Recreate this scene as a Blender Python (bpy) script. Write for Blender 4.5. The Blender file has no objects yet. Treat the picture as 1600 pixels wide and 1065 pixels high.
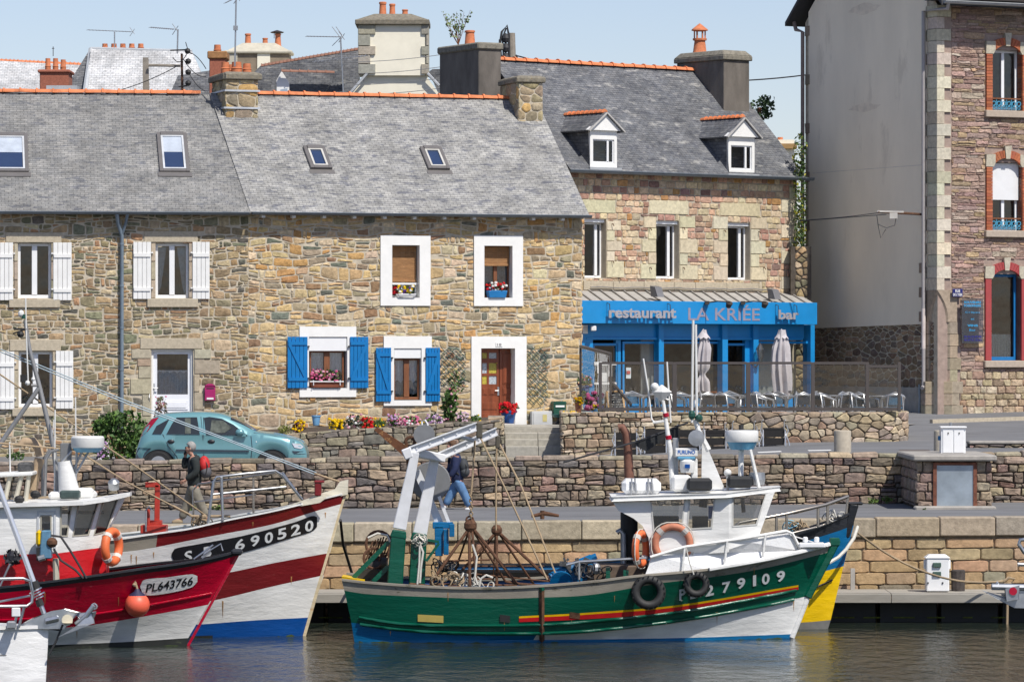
import bpy, math, random
from mathutils import Vector, Matrix
from mathutils.geometry import tessellate_polygon
from mathutils.bvhtree import BVHTree
R = random.Random(7)
FP, HX, HY, CZ = 6500.0, 800.0, 550.0, 5.58      # focal length in photo pixels, centre column, horizon row, eye height
SC = bpy.context.scene
COL = SC.collection
# ---------------------------------------------------------------- camera, sky, sun, exposure
cam = bpy.data.cameras.new('camera'); cam_o = bpy.data.objects.new('camera', cam); COL.objects.link(cam_o)
cam.sensor_width = 36; cam.lens = 36*FP/1600; cam.shift_x = 0; cam.shift_y = (HY-532.5)/1600
cam.clip_start = 1; cam.clip_end = 6000
cam_o.location = (0, 0, CZ); cam_o.rotation_euler = (math.pi/2, 0, 0)
SC.camera = cam_o
AZ, EL = math.radians(36), math.radians(54)      # sun to the right behind the camera
SDIR = Vector((math.sin(AZ)*math.cos(EL), -math.cos(AZ)*math.cos(EL), math.sin(EL)))
w = bpy.data.worlds.new('World'); SC.world = w; w.use_nodes = True
nt = w.node_tree; bg = nt.nodes['Background']
sky = nt.nodes.new('ShaderNodeTexSky'); sky.sky_type = 'NISHITA'; sky.sun_disc = False
sky.sun_elevation = EL; sky.sun_rotation = math.pi-AZ; sky.air_density = .85; sky.dust_density = 0.5; sky.ozone_density = 1.5
sky.altitude = 0
tint = nt.nodes.new('ShaderNodeMix'); tint.data_type = 'RGBA'; tint.blend_type = 'MULTIPLY'; tint.inputs[0].default_value = 1; tint.inputs[7].default_value = (1.02, .93, .97, 1)
nt.links.new(sky.outputs[0], tint.inputs[6]); nt.links.new(tint.outputs[2], bg.inputs[0]); bg.inputs[1].default_value = 0.08
sun = bpy.data.lights.new('sun', 'SUN'); sun.energy = 3.1; sun.angle = math.radians(0.9); sun.color = (1, .945, .86)
sun_o = bpy.data.objects.new('sun', sun); COL.objects.link(sun_o); sun_o.rotation_euler = SDIR.to_track_quat('Z', 'Y').to_euler()
sun_o.location = (20, -20, 40)
SC.view_settings.view_transform = 'Standard'; SC.view_settings.look = 'None'
SC.view_settings.exposure = 0.68; SC.view_settings.gamma = 1; SC.view_settings.use_curve_mapping = False
try:
 SC.cycles.max_bounces = 6; SC.cycles.transparent_max_bounces = 16; SC.cycles.use_denoising = True
 SC.cycles.caustics_reflective = False; SC.cycles.caustics_refractive = False
except Exception: pass
# ---------------------------------------------------------------- materials
def nd(t, typ, **k):
 n = t.nodes.new(typ)
 for a, b in k.items(): setattr(n, a, b)
 return n
def mixc(t, a, b, fac, mode='MIX'):
 m = nd(t, 'ShaderNodeMix', data_type='RGBA', blend_type=mode)
 for sock, v in ((m.inputs[0], fac), (m.inputs[6], a), (m.inputs[7], b)):
  if hasattr(v, 'links'): t.links.new(v, sock)
  elif isinstance(v, (int, float)): sock.default_value = v if sock.type == 'VALUE' else (v, v, v, 1)
  else: sock.default_value = (*v[:3], 1)
 return m.outputs[2]
def noise(t, vec, scale, detail=4, rough=.6):
 n = nd(t, 'ShaderNodeTexNoise'); n.inputs['Scale'].default_value = scale
 n.inputs['Detail'].default_value = detail; n.inputs['Roughness'].default_value = rough
 t.links.new(vec, n.inputs['Vector']); return n.outputs[0]
def ramp(t, fac, a, b, va=0., vb=1.):
 m = nd(t, 'ShaderNodeMapRange'); m.inputs[1].default_value = a; m.inputs[2].default_value = b
 m.inputs[3].default_value = va; m.inputs[4].default_value = vb; t.links.new(fac, m.inputs[0]); return m.outputs[0]
MATS = {}
def M(name, col=None, rough=.6, metal=0., var=.15, scale=3., bump=0., bscale=40., spec=.5, rust=None, rustc=(.16,.06,.02), emit=0, stretch=(1,1,1), coat=0):
 """plain varied surface; col None = colour read from the per-stone attribute"""
 if name in MATS: return MATS[name]
 m = bpy.data.materials.new(name); m.use_nodes = True; t = m.node_tree; p = t.nodes['Principled BSDF']
 tc = nd(t, 'ShaderNodeTexCoord'); geo = nd(t, 'ShaderNodeNewGeometry')
 mp = nd(t, 'ShaderNodeMapping'); mp.inputs['Scale'].default_value = stretch; t.links.new(geo.outputs['Position'], mp.inputs[0]); V = mp.outputs[0]
 n1 = noise(t, V, scale, 6)
 if col is None:
  at = nd(t, 'ShaderNodeAttribute', attribute_name='col'); base = at.outputs['Color']
 else:
  r = nd(t, 'ShaderNodeRGB'); r.outputs[0].default_value = (*col, 1); base = r.outputs[0]
 f = ramp(t, n1, .3, .7, 1-var, 1+var)
 out = mixc(t, base, f, 1.0, 'MULTIPLY')
 if rust:
  n2 = noise(t, V, scale*1.7, 8, .7)
  k = ramp(t, n2, rust, rust+.07)
  out = mixc(t, out, rustc, k)
 t.links.new(out, p.inputs['Base Color'])
 p.inputs['Roughness'].default_value = rough; p.inputs['Metallic'].default_value = metal
 p.inputs['Specular IOR Level'].default_value = spec
 if coat: p.inputs['Coat Weight'].default_value = coat; p.inputs['Coat Roughness'].default_value = .08
 if bump:
  b = nd(t, 'ShaderNodeBump'); b.inputs['Strength'].default_value = 1; b.inputs['Distance'].default_value = bump
  t.links.new(noise(t, V, bscale, 5, .65), b.inputs['Height']); t.links.new(b.outputs[0], p.inputs['Normal'])
 if emit:
  p.inputs['Emission Color'].default_value = (*col, 1); p.inputs['Emission Strength'].default_value = emit
 MATS[name] = m; return m
def stone_mat(name, var=.32, scale=11., bump=.02, bscale=17., rough=.9, lichen=None):
 m = M(name, None, rough, 0, var, scale, bump, bscale, spec=.2, rust=lichen, rustc=(.10,.10,.09)); return m
def slate_mat(name, ca, cb, cc, patch=.5, light=None):
 if name in MATS: return MATS[name]
 m = bpy.data.materials.new(name); m.use_nodes = True; t = m.node_tree; p = t.nodes['Principled BSDF']
 tc = nd(t, 'ShaderNodeTexCoord'); uv = tc.outputs['UV']
 wob = nd(t, 'ShaderNodeTexNoise'); wob.inputs['Scale'].default_value = 1.3; t.links.new(uv, wob.inputs['Vector'])
 vm = nd(t, 'ShaderNodeVectorMath', operation='MULTIPLY_ADD'); vm.inputs[1].default_value = (.05, .03, 0); t.links.new(wob.outputs['Color'], vm.inputs[0]); t.links.new(uv, vm.inputs[2])
 br = nd(t, 'ShaderNodeTexBrick'); t.links.new(vm.outputs[0], br.inputs['Vector'])
 br.inputs['Scale'].default_value = 1; br.inputs['Mortar Size'].default_value = .005; br.inputs['Mortar Smooth'].default_value = .3
 br.inputs['Brick Width'].default_value = .19; br.inputs['Row Height'].default_value = .095; br.offset = .5
 br.inputs['Color1'].default_value = (*ca, 1); br.inputs['Color2'].default_value = (*cb, 1); br.inputs['Mortar'].default_value = (ca[0]*.45, ca[1]*.45, ca[2]*.46, 1)
 n = noise(t, uv, .9, 6, .7); n2 = noise(t, uv, 6, 5, .7)
 mp = nd(t, 'ShaderNodeMapping'); mp.inputs['Scale'].default_value = (1.2, 3.2, 1); t.links.new(uv, mp.inputs[0])
 n3 = noise(t, mp.outputs[0], 1.6, 7, .75)
 c = mixc(t, br.outputs['Color'], cc, ramp(t, n3, patch-.02, patch+.04, 0, .95))
 if light: c = mixc(t, c, light, ramp(t, noise(t, mp.outputs[0], 1.1, 8, .72), .56, .63, 0, .8))
 c = mixc(t, c, ramp(t, n, .3, .7, .66, 1.34), 1., 'MULTIPLY')
 c = mixc(t, c, ramp(t, n2, .3, .7, .74, 1.26), 1., 'MULTIPLY')
 t.links.new(c, p.inputs['Base Color']); p.inputs['Roughness'].default_value = .75; p.inputs['Specular IOR Level'].default_value = .3
 b = nd(t, 'ShaderNodeBump'); b.inputs['Strength'].default_value = .8; b.inputs['Distance'].default_value = .012; b.invert = True
 t.links.new(br.outputs['Fac'], b.inputs['Height']); t.links.new(b.outputs[0], p.inputs['Normal'])
 MATS[name] = m; return m
def glass_mat(name, tint=(.8,.85,.85), refl=1.0, rough=.02):
 if name in MATS: return MATS[name]
 m = bpy.data.materials.new(name); m.use_nodes = True; t = m.node_tree
 for n in list(t.nodes):
  if n.type == 'BSDF_PRINCIPLED': t.nodes.remove(n)
 out = [n for n in t.nodes if n.type == 'OUTPUT_MATERIAL'][0]
 a = nd(t, 'ShaderNodeBsdfTransparent'); a.inputs[0].default_value = (*tint, 1)
 g = nd(t, 'ShaderNodeBsdfGlossy'); g.inputs['Roughness'].default_value = rough
 fr = nd(t, 'ShaderNodeFresnel'); fr.inputs[0].default_value = 1.5
 geo = nd(t, 'ShaderNodeNewGeometry'); nn = noise(t, geo.outputs['Position'], 1.5, 2)
 b = nd(t, 'ShaderNodeBump'); b.inputs['Distance'].default_value = .01; t.links.new(nn, b.inputs['Height']); t.links.new(b.outputs[0], g.inputs['Normal'])
 mul = nd(t, 'ShaderNodeMath', operation='MULTIPLY_ADD', use_clamp=True); mul.inputs[1].default_value = refl; mul.inputs[2].default_value = .03; t.links.new(fr.outputs[0], mul.inputs[0])
 mx = nd(t, 'ShaderNodeMixShader'); t.links.new(mul.outputs[0], mx.inputs[0]); t.links.new(a.outputs[0], mx.inputs[1]); t.links.new(g.outputs[0], mx.inputs[2])
 t.links.new(mx.outputs[0], out.inputs[0]); MATS[name] = m; return m
# ---------------------------------------------------------------- projection helpers (drafting from the photo)
def P(px, py, D): return Vector(((px-HX)/FP*D, D, CZ-(py-HY)/FP*D))
def zat(py, D): return CZ-(py-HY)/FP*D
def xat(px, D): return (px-HX)/FP*D
class Fr:
 """a wall's own frame: s along, t into the building, z up"""
 def __init__(s, X0, Y0, deg):
  a = math.radians(deg); s.O = Vector((X0, Y0, 0)); s.u = Vector((math.cos(a), math.sin(a), 0)); s.v = Vector((-math.sin(a), math.cos(a), 0)); s.a = a
 def w(s, a, t, z): return s.O+s.u*a+s.v*t+Vector((0, 0, z))
 def hit(s, px, py, t=0.):
  d = Vector(((px-HX)/FP, 1, (HY-py)/FP)); lam = (s.O.dot(s.v)+t)/d.dot(s.v)
  q = d*lam; return (q-s.O).dot(s.u), CZ+q.z
 def roof(s, px, py, zg, k, t0=0.):
  """hit the roof plane z = zg + k (t - t0)"""
  d = Vector(((px-HX)/FP, 1, (HY-py)/FP))
  # CZ + lam dz = zg + k*(lam d.v - O.v - t0)
  lam = (zg-k*(s.O.dot(s.v)+t0)-CZ)/(d.z-k*d.dot(s.v))
  q = d*lam; return (q-s.O).dot(s.u), (q-s.O).dot(s.v), CZ+q.z
 def rect(s, x0, y0, x1, y1, t=0.):
  a, z1 = s.hit(x0, (y0+y1)/2, t); b, _ = s.hit(x1, (y0+y1)/2, t)
  xm = (x0+x1)/2
  return (a, b, s.hit(xm, y1, t)[1], s.hit(xm, y0, t)[1])
# ---------------------------------------------------------------- mesh builder
WL = {}
class MB:
 def __init__(s): s.v = []; s.f = []; s.m = []; s.c = []; s.uv = None; s.cc = None; s.mi = 0
 def add(s, vs, fs, mi=None, col=None):
  o = len(s.v); s.v += [Vector(x) for x in vs]; mi = s.mi if mi is None else mi
  for f in fs: s.f.append([i+o for i in f]); s.m.append(mi); s.c.append(col or s.cc)
  return s
 def quad(s, *p, mi=None): return s.add(p, [list(range(len(p)))], mi)
 def hexa(s, p, mi=None):   # p: 8 points, bottom 0-3 ccw, top 4-7
  return s.add(p, [(0,3,2,1), (4,5,6,7), (0,1,5,4), (1,2,6,5), (2,3,7,6), (3,0,4,7)], mi)
 def bf(s, fr, a0, a1, t0, t1, z0, z1, mi=None):
  return s.hexa([fr.w(a0,t0,z0), fr.w(a1,t0,z0), fr.w(a1,t1,z0), fr.w(a0,t1,z0), fr.w(a0,t0,z1), fr.w(a1,t0,z1), fr.w(a1,t1,z1), fr.w(a0,t1,z1)], mi)
 def box(s, c, d, rot=None, mi=None):
  c = Vector(c); q = []
  for z in (-.5, .5):
   for x, y in ((-.5,-.5), (.5,-.5), (.5,.5), (-.5,.5)):
    k = Vector((x*d[0], y*d[1], z*d[2])); q.append(c+(rot@k if rot else k))
  return s.hexa(q, mi)
 def beam(s, a, b, wd, ht, up=(0,0,1), mi=None, w2=None, h2=None):
  a = Vector(a); b = Vector(b); d = (b-a).normalized(); x = d.cross(Vector(up)).normalized(); y = x.cross(d)
  w2 = w2 or wd; h2 = h2 or ht
  q = [a-x*wd/2-y*ht/2, a+x*wd/2-y*ht/2, a+x*wd/2+y*ht/2, a-x*wd/2+y*ht/2, b-x*w2/2-y*h2/2, b+x*w2/2-y*h2/2, b+x*w2/2+y*h2/2, b-x*w2/2+y*h2/2]
  return s.hexa(q, mi)
 def tube(s, path, r, n=8, closed=False, mi=None, caps=True):
  path = [Vector(p) for p in path]; L = len(path); rs = r if isinstance(r, (list, tuple)) else [r]*L
  rings = []; ref = None
  for i, p in enumerate(path):
   d = (path[(i+1) % L]-path[i-1]) if closed else (path[min(i+1, L-1)]-path[max(i-1, 0)])
   if d.length < 1e-9: d = Vector((0,0,1))
   d.normalize()
   if ref is None: ref = Vector((0,0,1)) if abs(d.z) < .9 else Vector((1,0,0))
   x = ref-d*ref.dot(d)
   if x.length < 1e-6: x = Vector((1,0,0)).cross(d)
   x.normalize(); ref = x; y = d.cross(x)
   rings.append([p+x*(rs[i]*math.cos(2*math.pi*k/n))+y*(rs[i]*math.sin(2*math.pi*k/n)) for k in range(n)])
  vs = [q for g in rings for q in g]; fs = []
  for i in range(L if closed else L-1):
   j = (i+1) % L
   for k in range(n): fs.append((i*n+k, i*n+(k+1) % n, j*n+(k+1) % n, j*n+k))
  if not closed and caps: fs += [list(range(n))[::-1], list(range((L-1)*n, L*n))]
  return s.add(vs, fs, mi)
 def lathe(s, prof, base=(0,0,0), rot=None, n=16, mi=None, col=None):
  base = Vector(base); vs = []; fs = []
  for r, z in prof:
   for k in range(n):
    a = 2*math.pi*k/n; q = Vector((r*math.cos(a), r*math.sin(a), z)); vs.append(base+(rot@q if rot else q))
  L = len(prof)
  for i in range(L-1):
   for k in range(n): fs.append((i*n+k, i*n+(k+1) % n, (i+1)*n+(k+1) % n, (i+1)*n+k))
  if prof[0][0] > 1e-4: fs.append(list(range(n))[::-1])
  if prof[-1][0] > 1e-4: fs.append(list(range((L-1)*n, L*n)))
  return s.add(vs, fs, mi, col)
 def sph(s, c, r, n=12, sc=(1,1,1), mi=None, col=None):
  h = n//2; pr = [(max(1e-5, math.sin(math.pi*i/h)), -math.cos(math.pi*i/h)) for i in range(h+1)]
  rot = Matrix.Diagonal((r*sc[0], r*sc[1], r*sc[2]))
  return s.lathe(pr, c, rot, n, mi, col)
 def torus(s, c, R_, r, ax=(0,1,0), n=24, k=8, mi=None):
  q = Vector(ax).to_track_quat('Z', 'Y').to_matrix(); c = Vector(c)
  return s.tube([c+q@Vector((R_*math.cos(2*math.pi*i/n), R_*math.sin(2*math.pi*i/n), 0)) for i in range(n)], r, k, True, mi)
 def plate(s, outer, holes, off, mi=None, rim=True):
  """planar polygon with holes, thickened by vector off"""
  loops = [[Vector(p) for p in l] for l in [outer]+list(holes)]; off = Vector(off)
  tri = tessellate_polygon(loops); flat = [p for l in loops for p in l]; n = len(flat)
  fs = [tuple(t) for t in tri]+[tuple(i+n for i in t[::-1]) for t in tri]
  if rim:
   o = 0
   for l in loops:
    for i in range(len(l)): fs.append((o+i, o+(i+1) % len(l), n+o+(i+1) % len(l), n+o+i))
    o += len(l)
  return s.add(flat+[p+off for p in flat], fs, mi)
 def build(s, name, mats, parent=None, origin=None, smooth=None, bevel=0, uvs=None, sub=0):
  if not s.v: return None
  if not isinstance(mats, (list, tuple)): mats = [mats]
  if origin is None:
   lo = Vector((min(p.x for p in s.v), min(p.y for p in s.v), min(p.z for p in s.v))); hi = Vector((max(p.x for p in s.v), max(p.y for p in s.v), max(p.z for p in s.v)))
   origin = (lo+hi)/2
   if parent is None: origin.z = lo.z
  origin = Vector(origin)
  me = bpy.data.meshes.new(name); me.from_pydata([p-origin for p in s.v], [], s.f)
  for m in mats: me.materials.append(m)
  if len(mats) > 1: me.polygons.foreach_set('material_index', s.m)
  if any(s.c):
   a = me.color_attributes.new('col', 'FLOAT_COLOR', 'CORNER'); buf = []
   for f, c in zip(s.f, s.c): buf += list((*(c or (.5,.5,.5)), 1.))*len(f)
   a.data.foreach_set('color', buf)
  if uvs:
   ul = me.uv_layers.new(name='UVMap'); ul.data.foreach_set('uv', uvs)
  me.update()
  if smooth is not None:
   me.polygons.foreach_set('use_smooth', [True]*len(me.polygons))
   try: me.set_sharp_from_angle(angle=math.radians(smooth))
   except Exception: pass
  o = bpy.data.objects.new(name, me); COL.objects.link(o)
  place(o, parent, origin)
  if bevel:
   b = o.modifiers.new('bevel', 'BEVEL'); b.width = bevel; b.segments = 1; b.limit_method = 'ANGLE'; b.angle_limit = math.radians(50)
  if sub:
   b = o.modifiers.new('subdivision', 'SUBSURF'); b.levels = b.render_levels = sub
  return o
def place(o, parent, origin):
 origin = Vector(origin); WL[o.name] = origin.copy()
 if parent is not None: o.parent = parent; o.location = origin-WL[parent.name]
 else: o.location = origin
 return o
def tag(o, label=None, cat=None, group=None, kind=None):
 if label: o['label'] = label
 if cat: o['category'] = cat
 if group: o['group'] = group
 if kind: o['kind'] = kind
 return o
def thing(name, label, cat, loc, group=None):
 o = bpy.data.objects.new(name, None); COL.objects.link(o); o.empty_display_size = .3
 place(o, None, loc); return tag(o, label, cat, group)
def copy_thing(root, loc, label, rotz=0.):
 r = root.copy(); COL.objects.link(r); r.location = loc; r.rotation_euler = (0, 0, rotz); r['label'] = label; WL[r.name] = Vector(loc)
 def rec(o, par):
  for ch in [c for c in KIDS.get(o.name, [])]:
   c = ch.copy(); COL.objects.link(c); c.parent = par; rec(ch, c)
 rec(root, r); return r
KIDS = {}
def index_kids(root):
 def rec(o):
  KIDS[o.name] = [c for c in bpy.data.objects if c.parent == o]
  for c in KIDS[o.name]: rec(c)
 rec(root)
def text_geo(txt, size=1., bold=0., extrude=0., space=1.):
 cu = bpy.data.curves.new('t', 'FONT'); cu.body = txt; cu.size = size; cu.offset = bold; cu.extrude = extrude; cu.space_character = space; cu.resolution_u = 3
 ob = bpy.data.objects.new('t', cu); COL.objects.link(ob); bpy.context.view_layer.update()
 me = bpy.data.meshes.new_from_object(ob.evaluated_get(bpy.context.evaluated_depsgraph_get()))
 vs = [v.co.copy() for v in me.vertices]; fs = [tuple(p.vertices) for p in me.polygons]
 bpy.data.objects.remove(ob); bpy.data.meshes.remove(me); bpy.data.curves.remove(cu)
 return vs, fs
def text_on_frame(mb, fr, txt, a0, a1, z0, z1, t, extrude=0., bold=0., space=1., mi=None):
 """lettering fitted into the rectangle a0..a1, z0..z1 (cap height) standing at depth t"""
 vs, fs = text_geo(txt, 1., bold, .5 if extrude else 0., space)
 x0 = min(v.x for v in vs); x1 = max(v.x for v in vs); y0 = min(v.y for v in vs); y1 = max(v.y for v in vs)
 q = [fr.w(a0+(v.x-x0)/(x1-x0)*(a1-a0), t-v.z*extrude, z0+(v.y-y0)/(y1-y0)*(z1-z0)) for v in vs]
 mb.add(q, fs, mi)
# ---------------------------------------------------------------- masonry
def clip(poly, nx, nz, d):
 """keep nx*x+nz*z <= d"""
 out = []; L = len(poly)
 for i in range(L):
  a = poly[i]; b = poly[(i+1) % L]; da = nx*a[0]+nz*a[1]-d; db = nx*b[0]+nz*b[1]-d
  if da <= 0: out.append(a)
  if (da < 0 < db) or (db < 0 < da):
   k = da/(da-db); out.append((a[0]+(b[0]-a[0])*k, a[1]+(b[1]-a[1])*k))
 return out
def parea(p): return abs(sum(p[i][0]*p[(i+1) % len(p)][1]-p[(i+1) % len(p)][0]*p[i][1] for i in range(len(p))))/2
def rubble(x0, x1, z0, z1, w_, h_, gap, rnd, jit=.35, wv=.55, hv=.35, small=.25):
 """irregular rubble: voronoi cells of seeds laid in loose courses"""
 seeds = []; z = z0
 while z < z1:
  h = h_*rnd.choice((.62,.8,1.,1.,1.25,1.55) if hv > .32 else (.7,.9,1.,1.15,1.3)); x = x0-rnd.random()*w_; jit_ = jit*rnd.choice((.3,.6,1.1))
  while x < x1+w_:
   ww = w_*(1+rnd.uniform(-wv, wv*1.5))*(.75+.25*h/h_)
   if rnd.random() < small:
    seeds.append((x+ww/2, z+h*.25+rnd.uniform(-1, 1)*h*.1)); seeds.append((x+ww/2+rnd.uniform(-.2, .2)*ww, z+h*.78+rnd.uniform(-1, 1)*h*.1))
   else: seeds.append((x+ww/2+rnd.uniform(-1, 1)*ww*.1, z+h/2+rnd.uniform(-1, 1)*h*jit_))
   x += ww
  z += h
 a = w_/h_*.85; G = w_*1.5; grid = {}
 S = [(sx, sz*a) for sx, sz in seeds]
 for i, (x, zz) in enumerate(S): grid.setdefault((int(x//G), int(zz//G)), []).append(i)
 cells = []
 for i, (x, zz) in enumerate(S):
  poly = [(x-G, zz-G), (x+G, zz-G), (x+G, zz+G), (x-G, zz+G)]
  gx, gz = int(x//G), int(zz//G); nb = []
  for ix in (-1,0,1):
   for iz in (-1,0,1): nb += grid.get((gx+ix, gz+iz), [])
  nb = sorted((((S[j][0]-x)**2+(S[j][1]-zz)**2), j) for j in nb if j != i)
  for d2, j in nb:
   if d2 > 4*max((q[0]-x)**2+(q[1]-zz)**2 for q in poly): break
   dx, dz = S[j][0]-x, S[j][1]-zz; L = math.sqrt(d2)+1e-9; nx, nz = dx/L, dz/L
   sh = gap/2*math.hypot(nx, nz*a)
   poly = clip(poly, nx, nz, nx*(x+dx/2)+nz*(zz+dz/2)-sh)
   if len(poly) < 3: break
  poly = [(q[0], q[1]/a) for q in poly]
  for n_ in ((-1,0,-x0), (1,0,x1), (0,-1,-z0), (0,1,z1)):
   if len(poly) >= 3: poly = clip(poly, *n_)
  if len(poly) >= 3 and parea(poly) > .15*w_*h_*.3: cells.append(poly)
 return cells
def courses(x0, x1, z0, z1, hs, w_, wv, gap, rnd, jit=.012):
 """squared stones in rows; hs = list of course heights from the top (repeats)"""
 cells = []; z = z1; k = 0
 while z > z0+.03:
  h = hs[k % len(hs)]*(1+rnd.uniform(-.06, .06)) if isinstance(hs, list) else hs*(1+rnd.uniform(-.25, .25)); k += 1
  zb = max(z0, z-h); x = x0-rnd.random()*w_
  while x < x1:
   ww = w_*(1+rnd.uniform(-wv, wv)); a = max(x0, x)+gap/2; b = min(x1, x+ww)-gap/2
   if b-a > .04:
    j = lambda: rnd.uniform(-jit, jit)
    cells.append([(a+j(), zb+gap/2+j()), ((a+b)/2, zb+gap/2+j()), (b+j(), zb+gap/2+j()), (b+j(), (z+zb)/2), (b+j(), z-gap/2+j()), ((a+b)/2+j(), z-gap/2+j()), (a+j(), z-gap/2+j()), (a+j(), (z+zb)/2)])
   x += ww
  z = zb
 return cells
def coursed(x0, x1, z0, z1, h_, w_, gap, rnd, wob=.22, split=.2, wv=.5):
 """coursed rubble: wavy beds, slanting joints, some stones doubled"""
 zs = [z0-h_*.5]
 while zs[-1] < z1: zs.append(zs[-1]+h_*rnd.choice((.6,.8,1.,1.,1.25,1.6)))
 fs = []
 for z in zs:
  a = [(rnd.uniform(.6, 4.5), rnd.uniform(0, 6.3)) for _ in range(3)]
  fs.append((z, a))
 def B(k, x): z, a = fs[k]; return z+h_*wob*sum(math.sin(x*f+p) for f, p in a)/2
 cells = []; g = gap/2
 for k in range(len(zs)-1):
  x = x0-rnd.random()*w_; sl = rnd.uniform(-.3, .3)*h_; hh = zs[k+1]-zs[k]
  while x < x1:
   ww = w_*(1+rnd.uniform(-wv, wv*1.5))*(.7+.3*hh/h_); sl2 = rnd.uniform(-.35, .35)*h_*.6; xe = x+ww
   def mk(lo, hi, a, b, sa, sb):
    m = (a+b)/2+rnd.uniform(-.15,.15)*(b-a); j = lambda: rnd.uniform(-.1, .1)*h_
    return [(a+g-sa/2, lo(a)+g+j()), (m, lo(m)+g+j()), (b-g-sb/2, lo(b)+g+j()), (b-g+j(), (lo(b)+hi(b))/2), (b-g+sb/2, hi(b)-g+j()), (m, hi(m)-g+j()), (a+g+sa/2, hi(a)-g+j()), (a+g+j(), (lo(a)+hi(a))/2)]
   lo = lambda q: B(k, q); hi = lambda q: B(k+1, q)
   if rnd.random() < split and hh > h_*.75:
    r_ = rnd.uniform(.35, .65); mid = lambda q: B(k, q)*(1-r_)+B(k+1, q)*r_
    cells += [mk(lo, mid, x, xe, sl, 0), mk(mid, hi, x, xe, 0, sl2)]
   else: cells.append(mk(lo, hi, x, xe, sl, sl2))
   x = xe; sl = sl2
 out = []
 for p in cells:
  for n_ in ((-1,0,-x0), (1,0,x1), (0,-1,-z0), (0,1,z1)):
   if len(p) >= 3: p = clip(p, *n_)
  if len(p) >= 4 and parea(p) > .002: out.append(p)
 return out
def cut_openings(cells, ops):
 out = []
 for p in cells:
  ok = True
  for (a, b, c, d) in ops:
   x0 = min(q[0] for q in p); x1 = max(q[0] for q in p); z0 = min(q[1] for q in p); z1 = max(q[1] for q in p)
   if x1 <= a or x0 >= b or z1 <= c or z0 >= d: continue
   best = max((clip(p, 1,0,a), clip(p, -1,0,-b), clip(p, 0,1,c), clip(p, 0,-1,-d)), key=lambda q: parea(q) if len(q) >= 3 else 0)
   if len(best) < 3 or parea(best) < .0035: ok = False; break
   p = best
  if ok: out.append(p)
 return out
def soften(p, k=.19):
 q = []; L = len(p)
 for i in range(L):
  a = p[i]; b = p[(i+1) % L]
  if math.hypot(a[0]-b[0], a[1]-b[1]) < .012:
   q.append(((a[0]+b[0])/2, (a[1]+b[1])/2)); continue
  q.append((a[0]*(1-k)+b[0]*k, a[1]*(1-k)+b[1]*k)); q.append((a[0]*k+b[0]*(1-k), a[1]*k+b[1]*(1-k)))
 return q
def stone_add(mb, mp, poly, proud, rnd, col, flat=.3, rough=.35):
 """mp(x,z,t)->world; one dressed or rough stone standing proud of the mortar"""
 L = len(poly)
 cx = sum(q[0] for q in poly)/L; cz = sum(q[1] for q in poly)/L
 vs = []; tl = rnd.uniform(-.5, .5)*rough; tz = rnd.uniform(-.5, .5)*rough
 sx = max(q[0] for q in poly)-min(q[0] for q in poly)+.01; sz = max(q[1] for q in poly)-min(q[1] for q in poly)+.01
 for q in poly: vs.append(mp(q[0], q[1], .02))
 for q in poly: vs.append(mp(q[0]*.97+cx*.03, q[1]*.97+cz*.03, -proud*.45))
 for q in poly:
  x = q[0]*(1-flat)+cx*flat; z = q[1]*(1-flat)+cz*flat
  vs.append(mp(x, z, -proud*(1+rnd.uniform(-.5, .5)*rough+tl*(x-cx)/sx*2+tz*(z-cz)/sz*2)))
 vs.append(mp(cx+rnd.uniform(-.1,.1)*sx*rough, cz+rnd.uniform(-.1,.1)*sz*rough, -proud*(1+rnd.uniform(-.4, .7)*rough)))
 fs = []
 for i in range(L):
  j = (i+1) % L
  fs.append((i, j, L+j, L+i)); fs.append((L+i, L+j, 2*L+j, 2*L+i)); fs.append((2*L+i, 2*L+j, 3*L))
 mb.add(vs, fs, None, col)
def pick(pal, rnd, v=.12):
 t = sum(p[1] for p in pal); r = rnd.random()*t
 for c, wgt in pal:
  r -= wgt
  if r <= 0: break
 k = 1+rnd.uniform(-v, v)*1.3; return tuple(max(.01, x*k*(1+rnd.uniform(-.05, .05))) for x in c)
def masonry(parent, mp, cells, pal, mat, rnd, proud=.03, limit=300, name='stone', flat=.3, rough=.5, soft=True, vis=None, v=.12):
 """the largest 'limit' stones as parts, the rest joined as one 'stuff' part"""
 if not cells: return
 if vis: cells_v = [c for c in cells if vis(c)]; cells_n = [c for c in cells if not vis(c)]
 else: cells_v, cells_n = cells, []
 cells_v = sorted(cells_v, key=lambda c: -parea(c)); rest = cells_v[limit:]+cells_n
 for c in cells_v[:limit]:
  mb = MB(); stone_add(mb, mp, soften(c) if soft else c, proud*rnd.uniform(.7, 1.3), rnd, pick(pal, rnd, v), flat, rough)
  mb.build(name, mat, parent, smooth=24)
 if rest:
  mb = MB()
  for c in rest: stone_add(mb, mp, soften(c) if soft else c, proud*rnd.uniform(.7, 1.3), rnd, pick(pal, rnd, v), flat, rough)
  tag(mb.build('small_'+name, mat, parent, smooth=50), kind='stuff')
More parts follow.
